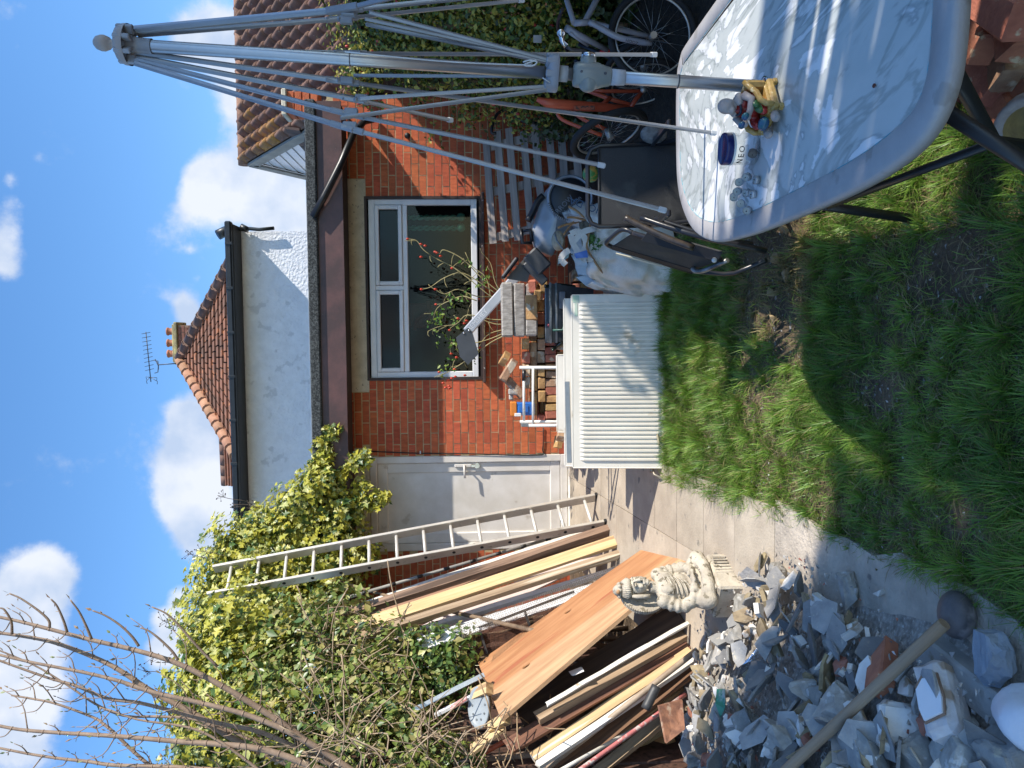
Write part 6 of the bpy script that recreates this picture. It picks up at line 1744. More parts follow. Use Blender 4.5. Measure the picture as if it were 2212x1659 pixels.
PB_ = solo('pumice_block', MB().hull([c + V((p.x * .10, p.y * .085, p.z * .065)) for p in pts]), M('blue_stone', (.30, .33, .37), (.24, .27, .31), s=10, r=.9, b=.4, bs=70), 'blue grey rounded block near the end of the wooden pole', 'block')
roughen(PB_, .010, 3)
sb = thing('stone_slab', 'long pale stone slab lying along the foot of the rubble', 'slab', feature(2080, 1500, 0))
part(sb, 'slab', MB().bar(G(2005, 1395, .05), G(2190, 1545, .05), .12, .10, (0, 0, 1), 0, .01), M('slab_stone', (.40, .385, .36), (.30, .29, .27), s=5, r=.9, b=.4, c3=(.24, .2, .14), s3=9))
# big white block with a bit of wall tile still stuck on it
bp = G(2040, 1520, .16); Rb_ = (Euler((.55, .25, .95)).to_matrix())
wb_ = thing('plaster_block', 'large white plastered block with a piece of white tile stuck on its face', 'block', bp)
bo_ = part(wb_, 'block', MB().box(bp, (.27, .12, .13), Rb_, 0, .025, .008), M('block_white', (.70, .67, .65), (.55, .5, .48), s=8, r=.9, b=.5, bs=50, c3=(.4, .3, .22), s3=7, t3=.63))
tn = Rb_ @ V((0, 0, 1)); tn2 = Rb_ @ V((0, -1, 0)); fx = Rb_ @ V((1, 0, 0))
fn = tn if tn.dot(CAM - bp) > tn2.dot(CAM - bp) else tn2; fo = .065 if fn is tn else .060; oth = tn2 if fn is tn else tn
pg = [(-.085, -.035), (-.08, .035), (-.03, .045), (.045, .04), (.06, -.01), (.03, -.042), (-.04, -.045)]
roughen(bo_, .006, 3)
part(wb_, 'mortar_bed', MB().prism([bp + fn * fo + fx * (a * 1.2 + .01) + oth * b * 1.15 for a, b in pg], fn * .006), M('bed_brown', (.34, .22, .15), (.24, .15, .1), s=20, r=.95, b=.5))
part(wb_, 'tile', MB().prism([bp + fn * (fo + .006) + fx * a + oth * b for a, b in pg], fn * .007), M('glazed_white', (.82, .82, .84), (.8, .8, .82), r=.15, b=0))
# brick with mortar, foil, green shard, near blocks
o = brick(G(1905, 1440, .17), (.3, .5, 1.0), 0, 'reddish brick half buried under the wooden pole in the rubble', None)
fm = M('foil', (.62, .68, .75), (.45, .52, .62), s=18, r=.22, b=.5, bs=30, bd=.01, metal=.9)
f0 = [G(1642, 1392, .22), G(1652, 1420, .20), G(1630, 1450, .24), G(1590, 1468, .26), G(1604, 1436, .30)]
solo('foil_scrap', MB().add(f0 + [sum(f0, V()) / 5 + V((.02, -.03, .03))], [(0, 1, 5), (1, 2, 5), (2, 3, 5), (3, 4, 5), (4, 0, 5)], 0, False), fm, 'crumpled shiny silver foil scrap on the rubble', 'foil')
g0 = [G(1548, 1490, .34), G(1566, 1490, .33), G(1566, 1530, .34), G(1556, 1550, .36), G(1545, 1520, .38)]
solo('green_shard', MB().prism(g0, (.0, .012, -.006)), M('green_paint', (.08, .30, .20), (.5, .52, .48), s=14, r=.4, b=.1, lo=.36, hi=.5), 'flat shard with green paint on the rubble', 'shard')
for X, Y, h, d, m, lab in ((2070, 1620, .16, (.20, .17, .12), cnc, 'big square concrete block nearest the viewer in the rubble'), (1945, 1575, .20, (.17, .15, .15), pls, 'whitish grey broken block left of the big white one'), (2180, 1640, .14, (.16, .14, .12), sl1, 'blue grey block in the near corner of the rubble'), (1990, 1640, .2, (.15, .13, .12), cnc, 'dark grey concrete lump behind the near square block')):
    c = G(X, Y, h); Rr_ = Euler((U(-.4, .4), U(-.4, .4), U(0, 2))).to_matrix()
    roughen(solo('masonry_block', MB().box(c, d, Rr_, 0, .02, .008), m, lab, 'block'), .012, 3)
for X, Y, h, L_, W_, e, lab in ((1757, 1325, .16, .22, .16, (.5, .1, .4), 'large flat blue slate face up in the middle of the rubble'), (1810, 1380, .2, .20, .13, (.6, -.1, .2), 'second large blue slate just right of the middle one'), (1660, 1385, .22, .20, .13, (1.0, .5, .6), 'tall pointed grey slate standing behind the foil'), (1640, 1460, .27, .22, .16, (.9, -.2, 1.2), 'wide dark slate standing under the foil'), (1680, 1560, .3, .26, .16, (1.1, .3, 2.0), 'tall curved slate standing on edge low in the heap'), (1790, 1420, .22, .18, .05, (.3, .9, .6), 'white edged tile strip leaning over the blue slates')):
    shard(L_, W_, .012, sl1 if 'tile' not in lab else pls, 'slate', G(X, Y, h), e, lab, 'slate', 'broken slates and masonry in the rubble heap')
# wooden pole
P0, P1 = G(1660, 1700, .52), G(2040, 1347, .14)
rod('wooden_pole', P0, P1, .0215, wood('pole_wood', (.34, .25, .165), (.24, .17, .11), c3=(.42, .33, .22)), 'thick round wooden pole lying across the rubble', 'pole', None, 16)
# white bag end
bgm = M('bag_white', (.74, .75, .80), (.66, .67, .72), s=3, r=.4, b=.2, bs=12, bd=.02)
c = G(2235, 1545, .10); mb = MB(); mb.sphere(c, (.09, .11, .10), None, 24, 16)
mb.v = [v + (v - c).normalized() * .03 * noise.noise(v * 9) for v in mb.v]; solo('plastic_bag', mb, bgm, 'bulging white plastic bag at the near edge of the rubble', 'bag')
# ================================================================ grass
def grass():
    n = 190000
    xs = rng.uniform(-1.12, 1.9, n); ys = rng.uniform(2.25, 5.75, n)
    keep = np.zeros(n, bool); dens = np.zeros(n)
    for i in range(n):
        x, y = xs[i], ys[i]
        a = noise.noise(V((x * 1.5, y * 1.5, 5))) + .5 * noise.noise(V((x * 5, y * 5, 2)))
        dens[i] = a
        edge = -.93 + .08 * noise.noise(V((y * 3, 0, 0)))
        bare = noise.noise(V((x * 2.2 + 9, y * 2.2, 1)))
        lim = .24
        if x > .35: lim = -.02
        if x > -.05 and y < 3.55: lim = .06
        if x > .1 and y < 3.0: lim = .0
        if x < -.55: lim = .04
        if 3.85 < y < 4.35 and x > -.15: lim = -.32
        keep[i] = x > edge and bare < lim + .28 * rng.random() and not (x > .5 and y > 4.4) and (x < 1.0)
        if .0 < (y - 4.05) < .5 and x > .1 and rng.random() < .6: keep[i] = False
    # more in front of the radiators
    x2 = rng.uniform(-1.0, .7, 20000); y2 = rng.uniform(4.4, 5.56, 20000)
    x3 = rng.uniform(-.9, 1.3, 16000); y3 = rng.uniform(1.1, 2.3, 16000)
    xs = np.concatenate([xs[keep], x2, x3]); ys = np.concatenate([ys[keep], y2, y3]); dens = np.concatenate([dens[keep], np.full(36000, .35)])
    # tufts: pull the blades towards clump centres
    nc = 1100; cx = rng.uniform(-1.1, 1.9, nc); cy = rng.uniform(1.1, 5.8, nc)
    N = len(xs); pulled = rng.random(N) < .62
    for s in range(0, N, 4000):
        d = (xs[s:s + 4000, None] - cx) ** 2 + (ys[s:s + 4000, None] - cy) ** 2; j = d.argmin(1); t = np.where(pulled[s:s + 4000], .72, 0)
        ox, oy = xs[s:s + 4000].copy(), ys[s:s + 4000].copy()
        xs[s:s + 4000] = ox + (cx[j] - ox) * t; ys[s:s + 4000] = oy + (cy[j] - oy) * t
        if s == 0: cj = []
        cj.append(j)
    cj = np.concatenate(cj)
    zs = np.where(ys > 3.5, .167 * ys - .42, .1645 + .04 * (ys - 3.5)) - .02
    out = np.stack([xs - cx[cj], ys - cy[cj]], 1); ang = np.arctan2(out[:, 1], out[:, 0]) + rng.normal(size=N) * .7
    ln = rng.uniform(.04, .115, N) * (1 + .5 * np.clip(dens, -.5, .8)) * (1 + .5 * np.sin(cj * 12.9)) ** .5
    ln = np.clip(ln, .03, .17); bend = rng.uniform(.25, 1.45, N); wd = rng.uniform(.0010, .0022, N) * np.where(rng.random(N) < .12, 1.8, 1)
    dirx, diry = np.cos(ang), np.sin(ang); px, py = -diry, dirx
    V_ = np.zeros((N, 6, 3))
    for k, t in enumerate((0, .5, 1)):
        r = ln * t * np.sin(bend * t) * .9; h = ln * t * np.cos(bend * t * .9)
        w = wd * (1, .8, .12)[k]
        for q, sg in enumerate((-1, 1)):
            V_[:, 2 * k + q, 0] = xs + dirx * r + px * w * sg; V_[:, 2 * k + q, 1] = ys + diry * r + py * w * sg; V_[:, 2 * k + q, 2] = zs + h
    f = np.array([(0, 1, 3, 2), (2, 3, 5, 4)]); fs = f[None] + (np.arange(N) * 6)[:, None, None]
    g1 = M('grass_green', (.22, .385, .055), (.11, .22, .034), s=2, r=.42, b=0, trans=.35); g2 = M('grass_light', (.32, .47, .075), (.18, .33, .045), s=2, r=.45, b=0, trans=.35); g3 = M('grass_straw', (.36, .29, .12), (.24, .19, .08), s=2, r=.6, b=0, trans=.2)
    mi = rng.choice(3, N, p=(.60, .27, .13)); dry = (np.abs(ys - 4.1) < .35) & (xs > .0); mi[dry & (rng.random(N) < .75)] = 2
    tag(mkobj('grass', npmesh('grass', V_.reshape(-1, 3), fs.reshape(-1, 4), [g1, g2, g3], np.repeat(mi, 2))), kind='stuff')
    # low moss and weeds
    m = 9000; x = rng.uniform(-1.0, 1.6, m); y = rng.uniform(2.3, 5.4, m); z = np.where(y > 3.5, .167 * y - .42, .1645 + .04 * (y - 3.5)) + rng.uniform(-.005, .012, m)
    P = np.stack([x, y, z], 1); Nn = rng.normal(size=(m, 3)) * .5 + np.array([0, 0, 1.])
    tag(mkobj('ground_weeds', leafmesh('ground_weeds', P, Nn, rng.uniform(.006, .02, m), [leafg, M('moss', (.17, .15, .05), (.09, .08, .03), s=30, r=.9, b=0)], rng.choice(2, m, p=(.35, .65)))), kind='stuff')
    # dead blades lying flat
    m = 16000; x = rng.uniform(-.95, 1.5, m); y = rng.uniform(2.3, 5.4, m); z = np.where(y > 3.5, .167 * y - .42, .1645 + .04 * (y - 3.5)) + rng.uniform(.0, .022, m)
    BL = (np.array([(0, 0, 0), (.5, .022, .06), (.5, -.022, .06), (1, 0, -.02)]), np.array([(0, 2, 1), (1, 2, 3)]))
    tag(mkobj('dead_grass', leafmesh('dead_grass', np.stack([x, y, z], 1), rng.normal(size=(m, 3)) * .22 + np.array([0, 0, 1.]), rng.uniform(.03, .10, m), [M('thatch', (.34, .27, .13), (.17, .125, .06), s=3, r=.8, b=0), g2], rng.choice(2, m, p=(.8, .2)), BL, 0)), kind='stuff')
    # pale grit showing through
    mb = MB()
    for _ in range(900):
        cxy = random.choice([(-.85, 3.55, .12), (-.8, 4.3, .1), (.15, 3.35, .14), (-.2, 3.2, .3), (-.7, 3.2, .2), (.3, 3.0, .3), (-.5, 2.8, .4), (-.88, 4.9, .1)])
        a, b = random.gauss(cxy[0], cxy[2]), random.gauss(cxy[1], cxy[2]); r = U(.002, .008); c = V((a, b, zg(b) + .004))
        mb.hull([c + V((U(-1, 1), U(-1, 1), U(-.6, .6))) * r for _ in range(6)], 0 if random.random() < .6 else 1)
    tag(mkobj('grit', mb.mesh('grit', [M('grit_white', (.62, .6, .56), (.5, .48, .44), r=.9), M('grit_brown', (.3, .24, .17), r=.9)], fix=False)), kind='stuff')
    for x, y, s_ in ((.42, 4.10, .5), (.24, 4.14, .4), (.1, 4.12, .45), (.55, 4.02, .5), (.32, 3.98, .5)):
        lump(.045 * s_ * 2, M('clod', (.40, .30, .17), (.26, .19, .11), s=20, r=.95, b=.6), 'soil_clod', (x, y, zg(y) + .015), 'dry tan soil clod on the bare lawn strip, %s from the table' % NTH[[.55, .42, .32, .24, .1].index(x)], 'clod', 'soil clods on the lawn', (1, .8, .6))


grass()

# ================================================================ ivy, bramble, hedge
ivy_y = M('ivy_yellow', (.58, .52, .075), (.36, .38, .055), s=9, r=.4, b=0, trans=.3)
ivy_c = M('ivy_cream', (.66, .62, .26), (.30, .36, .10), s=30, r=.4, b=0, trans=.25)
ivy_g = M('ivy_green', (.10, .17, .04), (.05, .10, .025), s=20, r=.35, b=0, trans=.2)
brm_g = M('bramble_green', (.29, .35, .07), (.15, .21, .045), s=9, r=.5, b=0, trans=.3)
brm_o = M('bramble_olive', (.38, .33, .11), (.24, .22, .07), s=9, r=.55, b=0, trans=.25)
stem = M('stem_brown', (.26, .18, .115), (.16, .11, .07), s=14, r=.8, b=.3)


def blobsv(L_): return [(A(X, Y, y), r) for X, Y, y, r in L_]


def ivy():
    bl = blobsv([(505, 1245, 7.45, .38), (482, 1330, 7.15, .36), (482, 1415, 6.1, .33), (485, 1520, 5.7, .33), (485, 1640, 5.2, .33), (545, 1195, 7.5, .36), (605, 1150, 7.55, .30),
                 (655, 1095, 7.55, .26), (695, 1045, 7.55, .2), (560, 1310, 7.2, .42), (520, 1390, 6.3, .42), (510, 1510, 5.8, .4), (540, 1630, 5.3, .4), (640, 1200, 7.5, .36), (650, 1320, 7.2, .34), (720, 1145, 7.55, .26), (770, 1200, 7.5, .2), (740, 1090, 7.55, .16), (560, 1240, 7.45, .4), (700, 1240, 7.4, .3)])
    P, N, _ = blob_leaves(bl, 34000, .25)
    tend = [[(700, 1010), (705, 975), (690, 960), (712, 940), (724, 930)], [(720, 1075), (735, 1030), (770, 995), (795, 985)], [(760, 1100), (790, 1090), (815, 1078), (832, 1076)], [(690, 1040), (682, 1005), (690, 985)], [(740, 1120), (768, 1075), (780, 1040)]]
    Q = []; st = MB()
    for t in tend:
        c = spline([A(X, Y, 7.55) for X, Y in t], 8); st.tube(c, .006, 5)
        for q in c:
            for _ in range(13): Q.append(q + V((U(-.06, .06), U(-.06, .05), U(-.06, .06))))
    Q = np.array([list(q) for q in Q]); P = np.concatenate([P, Q]); N = np.concatenate([N, rng.normal(size=Q.shape) * .5 + np.array([.3, -.7, .4])])
    n = len(P); T = thing('ivy', 'tall variegated yellow ivy climbing over the left corner of the house', 'ivy', (-2.4, 6.6, .7))
    p = np.array(root_loc(T)); mi = rng.choice(3, n, p=(.62, .22, .16)); sz = rng.uniform(.024, .058, n) * np.where(rng.random(n) < .25, 1.6, 1)
    mkobj('foliage', leafmesh('foliage', P - p, N, sz, [ivy_y, ivy_c, ivy_g], mi, IVY), T)
    # old wood and shaded inner leaves
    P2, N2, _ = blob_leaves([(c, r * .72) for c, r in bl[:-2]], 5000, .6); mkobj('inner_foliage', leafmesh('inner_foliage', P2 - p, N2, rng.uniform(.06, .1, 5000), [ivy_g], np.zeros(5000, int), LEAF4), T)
    for q in tend[:1]: part(T, 'stems', st, stem)
    for k in range(9):
        a = V((-2.45 + U(-.2, .3), U(5.2, 7.7), zg(6.5))); b = random.choice(bl[:5] + bl[10:14])[0] + V((-.15, .15, 0))
        part(T, 'trunk', MB().tube(spline([a, a.lerp(b, .4) + V((U(-.1, .1), U(-.1, .1), .1)), a.lerp(b, .75) + V((U(-.1, .1), U(-.1, .1), 0)), b], 4), [.022 - .0011 * i for i in range(13)], 6), stem)
    # dry flower heads standing up out of the ivy
    fh = MB()
    for X, Y, y in ((470, 1070, 7.5), (505, 1090, 7.5), (535, 1085, 7.5), (405, 1195, 7.0), (430, 1190, 7.0), (350, 1340, 6.4), (310, 1450, 6.0), (330, 1420, 6.0), (370, 1345, 6.3), (345, 1500, 5.8)):
        top = A(X, Y, y); bot = A(X + 60, Y + 12, y); c = spline([bot, bot.lerp(top, .5) + V((U(-.03, .03), 0, U(-.03, .03))), top], 3); fh.tube(c, .0028, 4)
        for i in range(9):
            d = V((U(-1, 1), U(-.5, .5), U(-.2, 1))).normalized() * U(.03, .08); q = top - (top - bot) * U(0, .3); fh.tube([q, q + d], .0016, 3); fh.sphere(q + d, .006, None, 5, 4)
    part(T, 'seed_heads', fh, M('seed_brown', (.10, .075, .06), r=.9))['kind'] = 'stuff'


ivy()


def bramble():
    bl = blobsv([(640, 1400, 6.1, .36), (660, 1500, 5.7, .40), (690, 1620, 5.2, .42), (730, 1330, 6.4, .26), (760, 1420, 6.0, .34), (800, 1530, 5.5, .36), (830, 1640, 5.1, .36), (850, 1420, 6.0, .22), (880, 1560, 5.4, .26), (930, 1650, 5.0, .22), (600, 1590, 5.3, .36), (570, 1500, 5.6, .3), (930, 1440, 5.95, .24), (960, 1480, 5.8, .22), (985, 1400, 6.0, .18), (930, 1390, 6.1, .16), (1000, 1650, 4.9, .13)])
    P, N, i = blob_leaves(bl, 15500, .35); n = len(P)
    T = thing('bramble', 'tangled green and olive bramble bush with dead stems below the ivy', 'bush', (-2.3, 5.4, .5)); p = np.array(root_loc(T))
    mi = rng.choice(4, n, p=(.46, .28, .18, .08)); low = i >= 12; mi[low] = rng.choice(4, low.sum(), p=(.25, .05, .62, .08))
    mkobj('foliage', leafmesh('foliage', P - p, N, rng.uniform(.022, .07, n) * np.where(rng.random(n) < .2, 1.5, 1), [brm_g, brm_o, ivy_g, ivy_c], mi, LEAF4), T)
    # big leathery leaves
    pts = [A(X, Y, y) for X, Y, y in ((640, 1300, 6.3), (700, 1560, 5.3), (720, 1570, 5.3), (730, 1600, 5.2), (690, 1580, 5.3), (705, 1530, 5.4), (660, 1340, 6.2), (720, 1640, 5.0))]
    Q = np.array([[*(q + V((U(-.1, .1), U(-.05, .05), U(-.1, .1))))] for q in pts for _ in range(4)])
    mkobj('broad_leaves', leafmesh('broad_leaves', Q - p, rng.normal(size=Q.shape) * .4 + np.array([.3, -.8, .3]), rng.uniform(.10, .16, len(Q)), [M('broad_leaf', (.13, .21, .085), (.07, .13, .05), s=20, r=.35, b=0, trans=.15)], np.zeros(len(Q), int)), T)
    tw = MB(); dead = M('dead_stem', (.44, .34, .23), (.28, .2, .13), s=16, r=.9)
    for _ in range(330):
        X, Y = U(640, 1060), U(1330, 1680)
        if X > 880 and Y < 1560: continue
        y = 6.4 - (Y - 1330) / 330 * 1.6 - .25; q = A(X, Y, y); d = V((U(-1, 1), U(-.5, .2), U(-.8, 1))).normalized() * U(.15, .5)
        tw.tube(spline([q, q + d * .5 + V((U(-.06, .06), U(-.04, .04), U(-.06, .06))), q + d], 3), U(.002, .0055), 4)
    part(T, 'dead_stems', tw, dead)['kind'] = 'stuff'


bramble()


def young_tree():
    bark = M('young_bark', (.31, .22, .155), (.22, .15, .105), s=12, r=.7, b=.25, st=(1, 1, 1)); bud = M('bud_brown', (.33, .17, .10), (.24, .2, .09), s=30, r=.6, b=0); budg = M('bud_green', (.24, .30, .09), r=.5, b=0, trans=.2)
    base = A(1010, 1720, 5.0); T = thing('young_tree', 'bare young tree with arching brown stems and swelling buds against the sky', 'tree', V((base.x, base.y, zg(base.y))))
    st = [([(760, 1690), (660, 1600), (580, 1543), (480, 1482), (383, 1433), (290, 1404), (200, 1383), (107, 1359), (40, 1342), (-40, 1325)], 13), ([(800, 1700), (640, 1655), (510, 1599), (420, 1542), (327, 1493), (270, 1455), (217, 1426), (127, 1391), (60, 1376), (-40, 1362)], 14),
          ([(800, 1690), (660, 1600), (547, 1549), (440, 1520), (333, 1496), (260, 1472), (183, 1453), (60, 1429), (-40, 1405)], 11), ([(800, 1700), (690, 1640), (567, 1583), (480, 1564), (400, 1543), (300, 1518), (233, 1509), (160, 1480), (100, 1463), (-40, 1413)], 10),
          ([(800, 1700), (640, 1650), (580, 1619), (500, 1580), (417, 1553), (340, 1548), (267, 1546), (205, 1520), (150, 1483), (70, 1435), (-40, 1390)], 7), ([(840, 1720), (700, 1665), (580, 1622), (480, 1608), (400, 1603), (310, 1595), (233, 1589), (130, 1583), (43, 1576), (-40, 1560)], 13),
          ([(640, 1720), (520, 1672), (420, 1660), (330, 1655), (247, 1653), (190, 1645), (133, 1639), (60, 1628), (-40, 1608)], 10), ([(520, 1720), (400, 1690), (333, 1659), (290, 1625), (250, 1586), (225, 1565), (200, 1549), (120, 1520), (67, 1509), (25, 1502)], 8), ([(600, 1700), (560, 1664), (480, 1605), (410, 1572), (300, 1555), (240, 1535), (215, 1528)], 6)]
    tw = [[(107, 1356), (105, 1340), (83, 1319), (45, 1293), (20, 1282)], [(145, 1366), (137, 1340), (123, 1309), (110, 1294)], [(198, 1381), (185, 1350), (170, 1320), (152, 1296)], [(300, 1396), (285, 1375), (260, 1351), (228, 1330), (200, 1319)], [(385, 1426), (370, 1405), (343, 1379), (320, 1362), (303, 1356)], [(470, 1440), (430, 1400), (387, 1352), (360, 1326), (328, 1311)], [(26, 1370), (24, 1342), (10, 1318), (0, 1313)]]
    buds = MB()

    def budat(q, d, s=1., g=0):
        buds.hull([q + d * .004] + [q + d * .017 * s + V((U(-1, 1), U(-1, 1), U(-1, 1))) * .0055 * s for _ in range(5)] + [q + d * .034 * s], g)
    Y0 = 4.75
    for k, (pl, w) in enumerate(st):
        yy = lambda i: Y0 + .12 * math.sin(k * 2.1) + .02 * i - (.0 if i else 0)
        c = spline([A(X, Y, yy(i)) for i, (X, Y) in enumerate(pl)], 5); n = len(c); r0 = w * .0015
        part(T, 'stem', MB().tube(c, [r0 * (1.15 - .72 * i / n) for i in range(n)], 8), bark)
        sg = 1
        for i in range(5, n - 1, 2):
            d = (c[i + 1] - c[i]).normalized(); sd = d.cross(V((0, 1, 0))).normalized() * sg + V((0, U(-.5, .5), 0)); sg = -sg
            L_ = U(.03, .15) if random.random() < .75 else U(.2, .34)
            m = c[i] + (sd * .8 + d * .5).normalized() * L_ * .55; e = m + (sd * .35 + d * .9).normalized() * L_ * .5
            tb = MB().tube(spline([c[i], m, e], 3), [.0045 - .0004 * j for j in range(7)], 5); part(T, 'twig', tb, bark)
            budat(e, (e - m).normalized(), U(.8, 1.5), 1 if random.random() < .3 else 0)
            if random.random() < .6: budat(m, sd.normalized(), .8)
            buds.tube([c[i] - d * .004, c[i] + d * .004], r0 * (1.15 - .72 * i / n) * 1.14, 7, 2)
    for pl in tw:
        c = spline([A(X, Y, Y0 - .02) for X, Y in pl], 5); n = len(c)
        part(T, 'twig', MB().tube(c, [.0085 * (1 - .55 * i / n) for i in range(n)], 6), bark)
        for i in range(4, n, 4): budat(c[i], V((U(-1, 1), 0, U(-.2, 1))).normalized(), .8)
        budat(c[-1], (c[-1] - c[-2]).normalized(), 1.4)
    part(T, 'buds', buds, [bud, budg, bark])['kind'] = 'stuff'
    q = MB()
    for k in range(9): q.tube(spline([V((base.x + .03 * k - .1, base.y, zg(base.y))), V((base.x + .05 * k - .15, base.y + .05, 1.2)), A(*st[k][0][0], Y0 + .1)], 4), .026, 8)
    part(T, 'trunk', q, bark)


young_tree()


def hedge():
    hg = M('hedge_green', (.17, .25, .045), (.08, .14, .03), s=12, r=.4, b=0, trans=.3); hy = M('hedge_yellow', (.50, .44, .08), (.34, .33, .06), s=12, r=.45, b=0, trans=.3); hd = M('hedge_dark', (.07, .10, .025), (.04, .06, .018), s=12, r=.4, b=0, trans=.2)
    bl = blobsv([(800, 30, 6.9, .34), (800, 90, 7.1, .30), (775, 150, 7.3, .22), (790, 195, 7.45, .15), (880, 20, 6.7, .42), (880, 110, 6.9, .30), (900, 180, 7.3, .18), (960, 30, 6.5, .42), (980, 120, 6.7, .34), (1060, 30, 6.3, .40), (1080, 130, 6.5, .30), (1090, 200, 6.7, .2), (1150, 20, 6.1, .36), (1150, 110, 6.3, .28), (860, -60, 6.5, .45), (980, -70, 6.1, .5), (1100, -80, 5.8, .5), (1130, 245, 6.9, .16), (1020, 215, 7.1, .2), (1210, 60, 6.2, .25), (1180, 190, 6.6, .2)])
    # the hedge goes on to the right, beyond the picture, towards the viewer
    ext = [(V((3.15 + U(-.08, .08), y + U(-.1, .1), zz)), .46) for y in np.arange(3.35, 6.9, .40) for zz in (1.0, 1.6, 2.15) + ((2.75,) if y > 3.9 else ()) + ((3.22,) if 3.9 < y < 5.4 else ())]
    T = thing('hedge', 'tall leafy yellow green hedge with red buds on the right', 'hedge', (2.7, 6.4, .6)); p = np.array(root_loc(T))
    P, N, i = blob_leaves(bl, 17000, .3); n = len(P); mi = rng.choice(3, n, p=(.40, .42, .18))
    mkobj('foliage', leafmesh('foliage', P - p, N, rng.uniform(.028, .062, n), [hg, hy, hd], mi, LEAF4), T)
    P, N, i = blob_leaves(ext, 34000, .5); n = len(P)
    mkobj('foliage', leafmesh('foliage', P - p, N, rng.uniform(.07, .14, n), [hg, hy, hd], rng.choice(3, n), LEAF4), T)
    fl = MB()
    for _ in range(34):
        c, r = random.choice(bl); d = V((U(-1, 1), -abs(U(.3, 1)), U(-.6, 1))).normalized(); fl.sphere(c + d * r * 1.04, (.013, .013, .018), None, 6, 4)
    part(T, 'red_buds', fl, M('bud_red', (.6, .07, .06), (.45, .05, .05), r=.4, b=0))['kind'] = 'stuff'
    for y in (6.2, 6.8, 7.3):
        a = V((2.3 + (7.3 - y) * .1, y, zg(y))); part(T, 'trunk', MB().tube(spline([a, a + V((.1, .1, .8)), a + V((.0, .1, 1.7))], 4), [.03] * 8 + [.015], 7), stem)
    # loose sprays over the wall and pallet
    S_ = []
    for X, Y, y, k in ((935, 275, 7.85, 26), (945, 300, 7.85, 14), (1130, 300, 7.3, 20), (1150, 320, 7.2, 16), (1000, 250, 7.6, 40), (1040, 270, 7.6, 30), (1080, 250, 7.4, 30), (905, 218, 7.6, 8), (850, 215, 7.6, 10), (1000, 180, 7.2, 40), (960, 145, 7.2, 30)):
        for _ in range(k): S_.append([*(A(X, Y, y) + V((U(-.12, .12), U(-.06, .06), U(-.12, .12))))])
    S_ = np.array(S_); n = len(S_); mkobj('loose_sprays', leafmesh('loose_sprays', S_ - p, rng.normal(size=S_.shape) * .6 + np.array([0, -.6, .5]), rng.uniform(.03, .06, n), [hg, hy, hd], rng.choice(3, n)), T)


hedge()


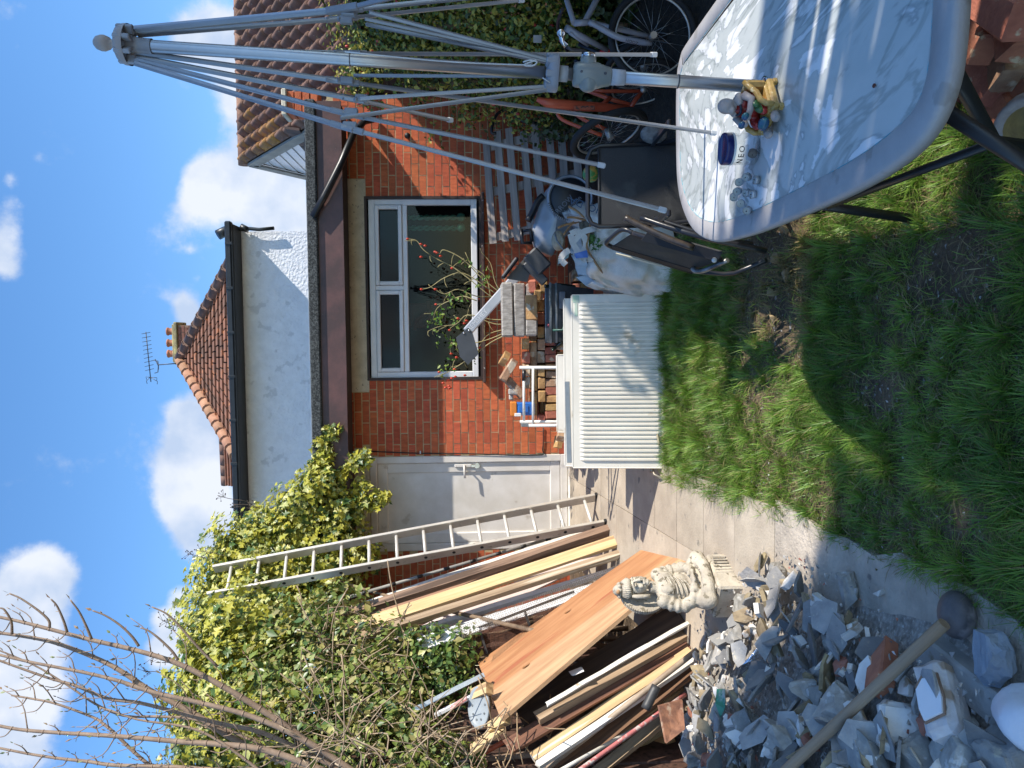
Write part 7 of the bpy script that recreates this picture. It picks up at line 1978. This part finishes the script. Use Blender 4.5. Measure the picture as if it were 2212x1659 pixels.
def rose():
    T = thing('rose_bush', 'thorny rose with red hips and few leaves in front of the window', 'rose', (A(1120, 690, 7.35).x, 7.35, zg(7.35))); p = np.array(root_loc(T))
    stm = M('rose_stem', (.42, .36, .17), (.28, .24, .10), s=14, r=.6, b=.1); hip = M('rose_hip', (.62, .06, .03), (.5, .05, .02), r=.25, b=0)
    br = [[(1100, 660), (1060, 640), (1010, 600), (975, 575), (945, 560), (915, 540), (900, 520), (880, 516)], [(1100, 655), (1050, 620), (1000, 590), (960, 600), (930, 620), (910, 625)], [(1105, 690), (1060, 690), (1010, 680), (985, 700), (950, 705), (925, 715)], [(1090, 640), (1040, 600), (1000, 560), (960, 540), (950, 548)], [(1100, 720), (1060, 740), (1020, 770), (990, 790), (965, 805), (945, 815)], [(1100, 715), (1050, 735), (1000, 745), (975, 740)], [(1095, 650), (1070, 610), (1060, 570), (1040, 545)], [(1090, 640), (1030, 640), (990, 625), (960, 635), (940, 625)], [(1100, 700), (1070, 700), (1040, 690), (1010, 680)], [(1030, 650), (1000, 640), (970, 650), (945, 665), (935, 690)], [(1100, 710), (1060, 720), (1040, 740), (1030, 765)], [(1060, 640), (1050, 600), (1020, 575), (1005, 545)]]
    lv = []; tips = []
    for k, b in enumerate(br):
        y = 7.25 + .04 * (k % 4); c = spline([A(X, Y, y + .01 * i) for i, (X, Y) in enumerate(b)], 4); n = len(c)
        part(T, 'stem', MB().tube(c, [.0058 * (1 - .6 * i / n) for i in range(n)], 5), stm); tips.append(c[-1])
        for i in range(6, n, 2):
            if random.random() < .55:
                d = V((U(-1, 1), U(-.4, .4), U(-.4, 1))).normalized() * U(.05, .14); part(T, 'stem', MB().tube(spline([c[i], c[i] + d * .6 + V((0, 0, .01)), c[i] + d], 2), .0028, 4), stm)
                if random.random() < .5: tips.append(c[i] + d)
    part(T, 'stem', MB().tube(spline([V((A(1120, 690, 7.35).x, 7.35, zg(7.35))), A(1180, 680, 7.4), A(1100, 680, 7.3)], 4), .013, 6), stm)
    for X, Y, k in ((945, 690, 22), (955, 675, 16), (935, 705, 10), (975, 650, 12), (1000, 640, 14), (985, 700, 10), (985, 745, 20), (1000, 755, 14), (960, 800, 14), (975, 785, 10), (955, 735, 8), (1020, 770, 14), (1040, 610, 12), (1050, 590, 10), (1010, 570, 6)):
        for _ in range(k): lv.append([*(A(X, Y, 7.25) + V((U(-.06, .06), U(-.05, .05), U(-.06, .06))))])
    lv = np.array(lv); n = len(lv); mkobj('leaves', leafmesh('leaves', lv - p, rng.normal(size=lv.shape) * .6 + np.array([.2, -.5, .5]), rng.uniform(.025, .05, n), [M('rose_leaf', (.30, .38, .06), (.16, .26, .04), s=12, r=.45, b=0, trans=.35), leafg], rng.choice(2, n)), T)
    hp = tips[::3] + [A(X + U(-6, 6), Y + U(-6, 6), 7.25) for X, Y in ((905, 522), (912, 530), (935, 548), (945, 545), (948, 552), (955, 825), (965, 830), (958, 838), (972, 832), (975, 822), (968, 815), (985, 818), (950, 800), (1000, 815), (1030, 770), (1035, 750), (1010, 690), (990, 687), (905, 555), (985, 795), (975, 840))]
    for q in hp:
        part(T, 'hip', MB().sphere(q, (.011, .011, .013), None, 8, 6).sphere(q + V((0, 0, -.014)), (.004, .004, .006), None, 5, 4), hip)


rose()


# ================================================================ trees outside the picture that shade the near ground
def shade_tree():
    lf = M('tree_leaf', (.09, .15, .035), (.05, .09, .02), s=3, r=.5, b=0, trans=.2)
    T = thing('shade_tree', 'large leafy garden tree standing to the right of the viewer', 'tree', (6.2, .1, .1)); p = np.array(root_loc(T))
    bl = [(V((6.2 + U(-.9, .9), U(-3.4, .1), U(7.0, 10.2))), U(.55, .85)) for _ in range(80)] + [(V((6.0, yy, 6.55 + .12 * math.sin(yy * 9))), .42) for yy in np.arange(-3.2, .4, .24)]
    P, N, _ = blob_leaves(bl, 26000, .6); n = len(P); keep = P[:, 1] + .44 * (P[:, 0] - 6) < .52 + .05 * np.sin(P[:, 2] * 5); P, N = P[keep], N[keep]; n = len(P)
    mkobj('crown', leafmesh('crown', P - p, N, rng.uniform(.12, .24, n), [lf], np.zeros(n, int), LEAF4), T)
    part(T, 'trunk', MB().tube([(6.2, .1, .1), (6.25, .05, 2.5), (6.2, .1, 5), (6.2, 0, 8)], [.2, .16, .13, .06], 10), stem)


shade_tree()


def shade_shrub():  # dark leaves added to blacken the shade behind the bicycles
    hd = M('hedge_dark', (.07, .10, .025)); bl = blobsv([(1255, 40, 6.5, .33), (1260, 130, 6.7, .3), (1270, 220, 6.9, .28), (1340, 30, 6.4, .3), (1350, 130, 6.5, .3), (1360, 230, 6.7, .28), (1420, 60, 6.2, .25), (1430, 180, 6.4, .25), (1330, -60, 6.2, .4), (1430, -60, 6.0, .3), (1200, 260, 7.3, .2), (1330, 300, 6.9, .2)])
    T = thing('shrub', 'dark leaved shrub added to deepen the shade behind the bicycles', 'shrub', (2.4, 6.5, .6)); p = np.array(root_loc(T))
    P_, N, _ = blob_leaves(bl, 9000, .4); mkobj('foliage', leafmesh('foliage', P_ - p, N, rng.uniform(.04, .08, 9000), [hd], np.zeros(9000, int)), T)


shade_shrub()


def screen():  # added out of view; its slat gaps are shaped to stripe the table
    dk = wood('fence_brown', (.12, .06, .04), (.06, .032, .022)); T = thing('shadow_screen', 'unseen slatted wooden screen added to cast stripes across the table', 'screen', (2.6, .9, .1))
    y = -.6
    while y < 1.36:
        w = U(.035, .10) if y > .2 else .1
        part(T, 'slat', MB().box((2.6, y + w / 2, 1.55), (.022, w, 2.9), None, 0, .003), dk); y += w + (U(.022, .062) if y > .2 else .004)
    for z in (.6, 2.0): part(T, 'rail', MB().box((2.62, .4, z), (.02, 2.0, .07)), dk)
    for yy in (-.6, 1.4): part(T, 'post', MB().box((2.64, yy, 1.4), (.07, .07, 2.7)), dk)


screen()


def shade_fence():  # added out of view and made tall to shade the brick wall
    dk = wood('fence_brown', (.12, .06, .04), (.06, .032, .022)); T = thing('shade_fence', 'unseen tall boarded fence added behind the hedge to shade the wall', 'fence', (3.62, 5.4, .4))
    y = 2.95
    while y < 7.9:
        part(T, 'board', MB().box((3.62 + U(-.006, .006), y, .2 + 1.75), (.022, .148, 3.5), None, 0, .003), dk); y += .15
    for yy in (3.0, 5.4, 7.8): part(T, 'post', MB().box((3.68, yy, 1.85), (.09, .09, 3.5)), dk)


shade_fence()

ll = MB()  # near-black sheet under the bicycles; deep shade is put into its colour
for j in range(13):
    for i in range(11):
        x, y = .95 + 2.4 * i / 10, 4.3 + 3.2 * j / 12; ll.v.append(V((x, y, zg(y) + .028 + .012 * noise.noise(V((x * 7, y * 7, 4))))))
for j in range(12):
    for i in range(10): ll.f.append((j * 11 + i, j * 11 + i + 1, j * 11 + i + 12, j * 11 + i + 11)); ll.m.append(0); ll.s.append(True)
tag(mkobj('shade_sheet', ll.mesh('shade_sheet', M('shade_soil', (.035, .026, .018), (.015, .012, .009), s=18, r=.95, b=.8, bs=40, bd=.02, c3=(.09, .06, .035), s3=40, t3=.66))), kind='stuff')
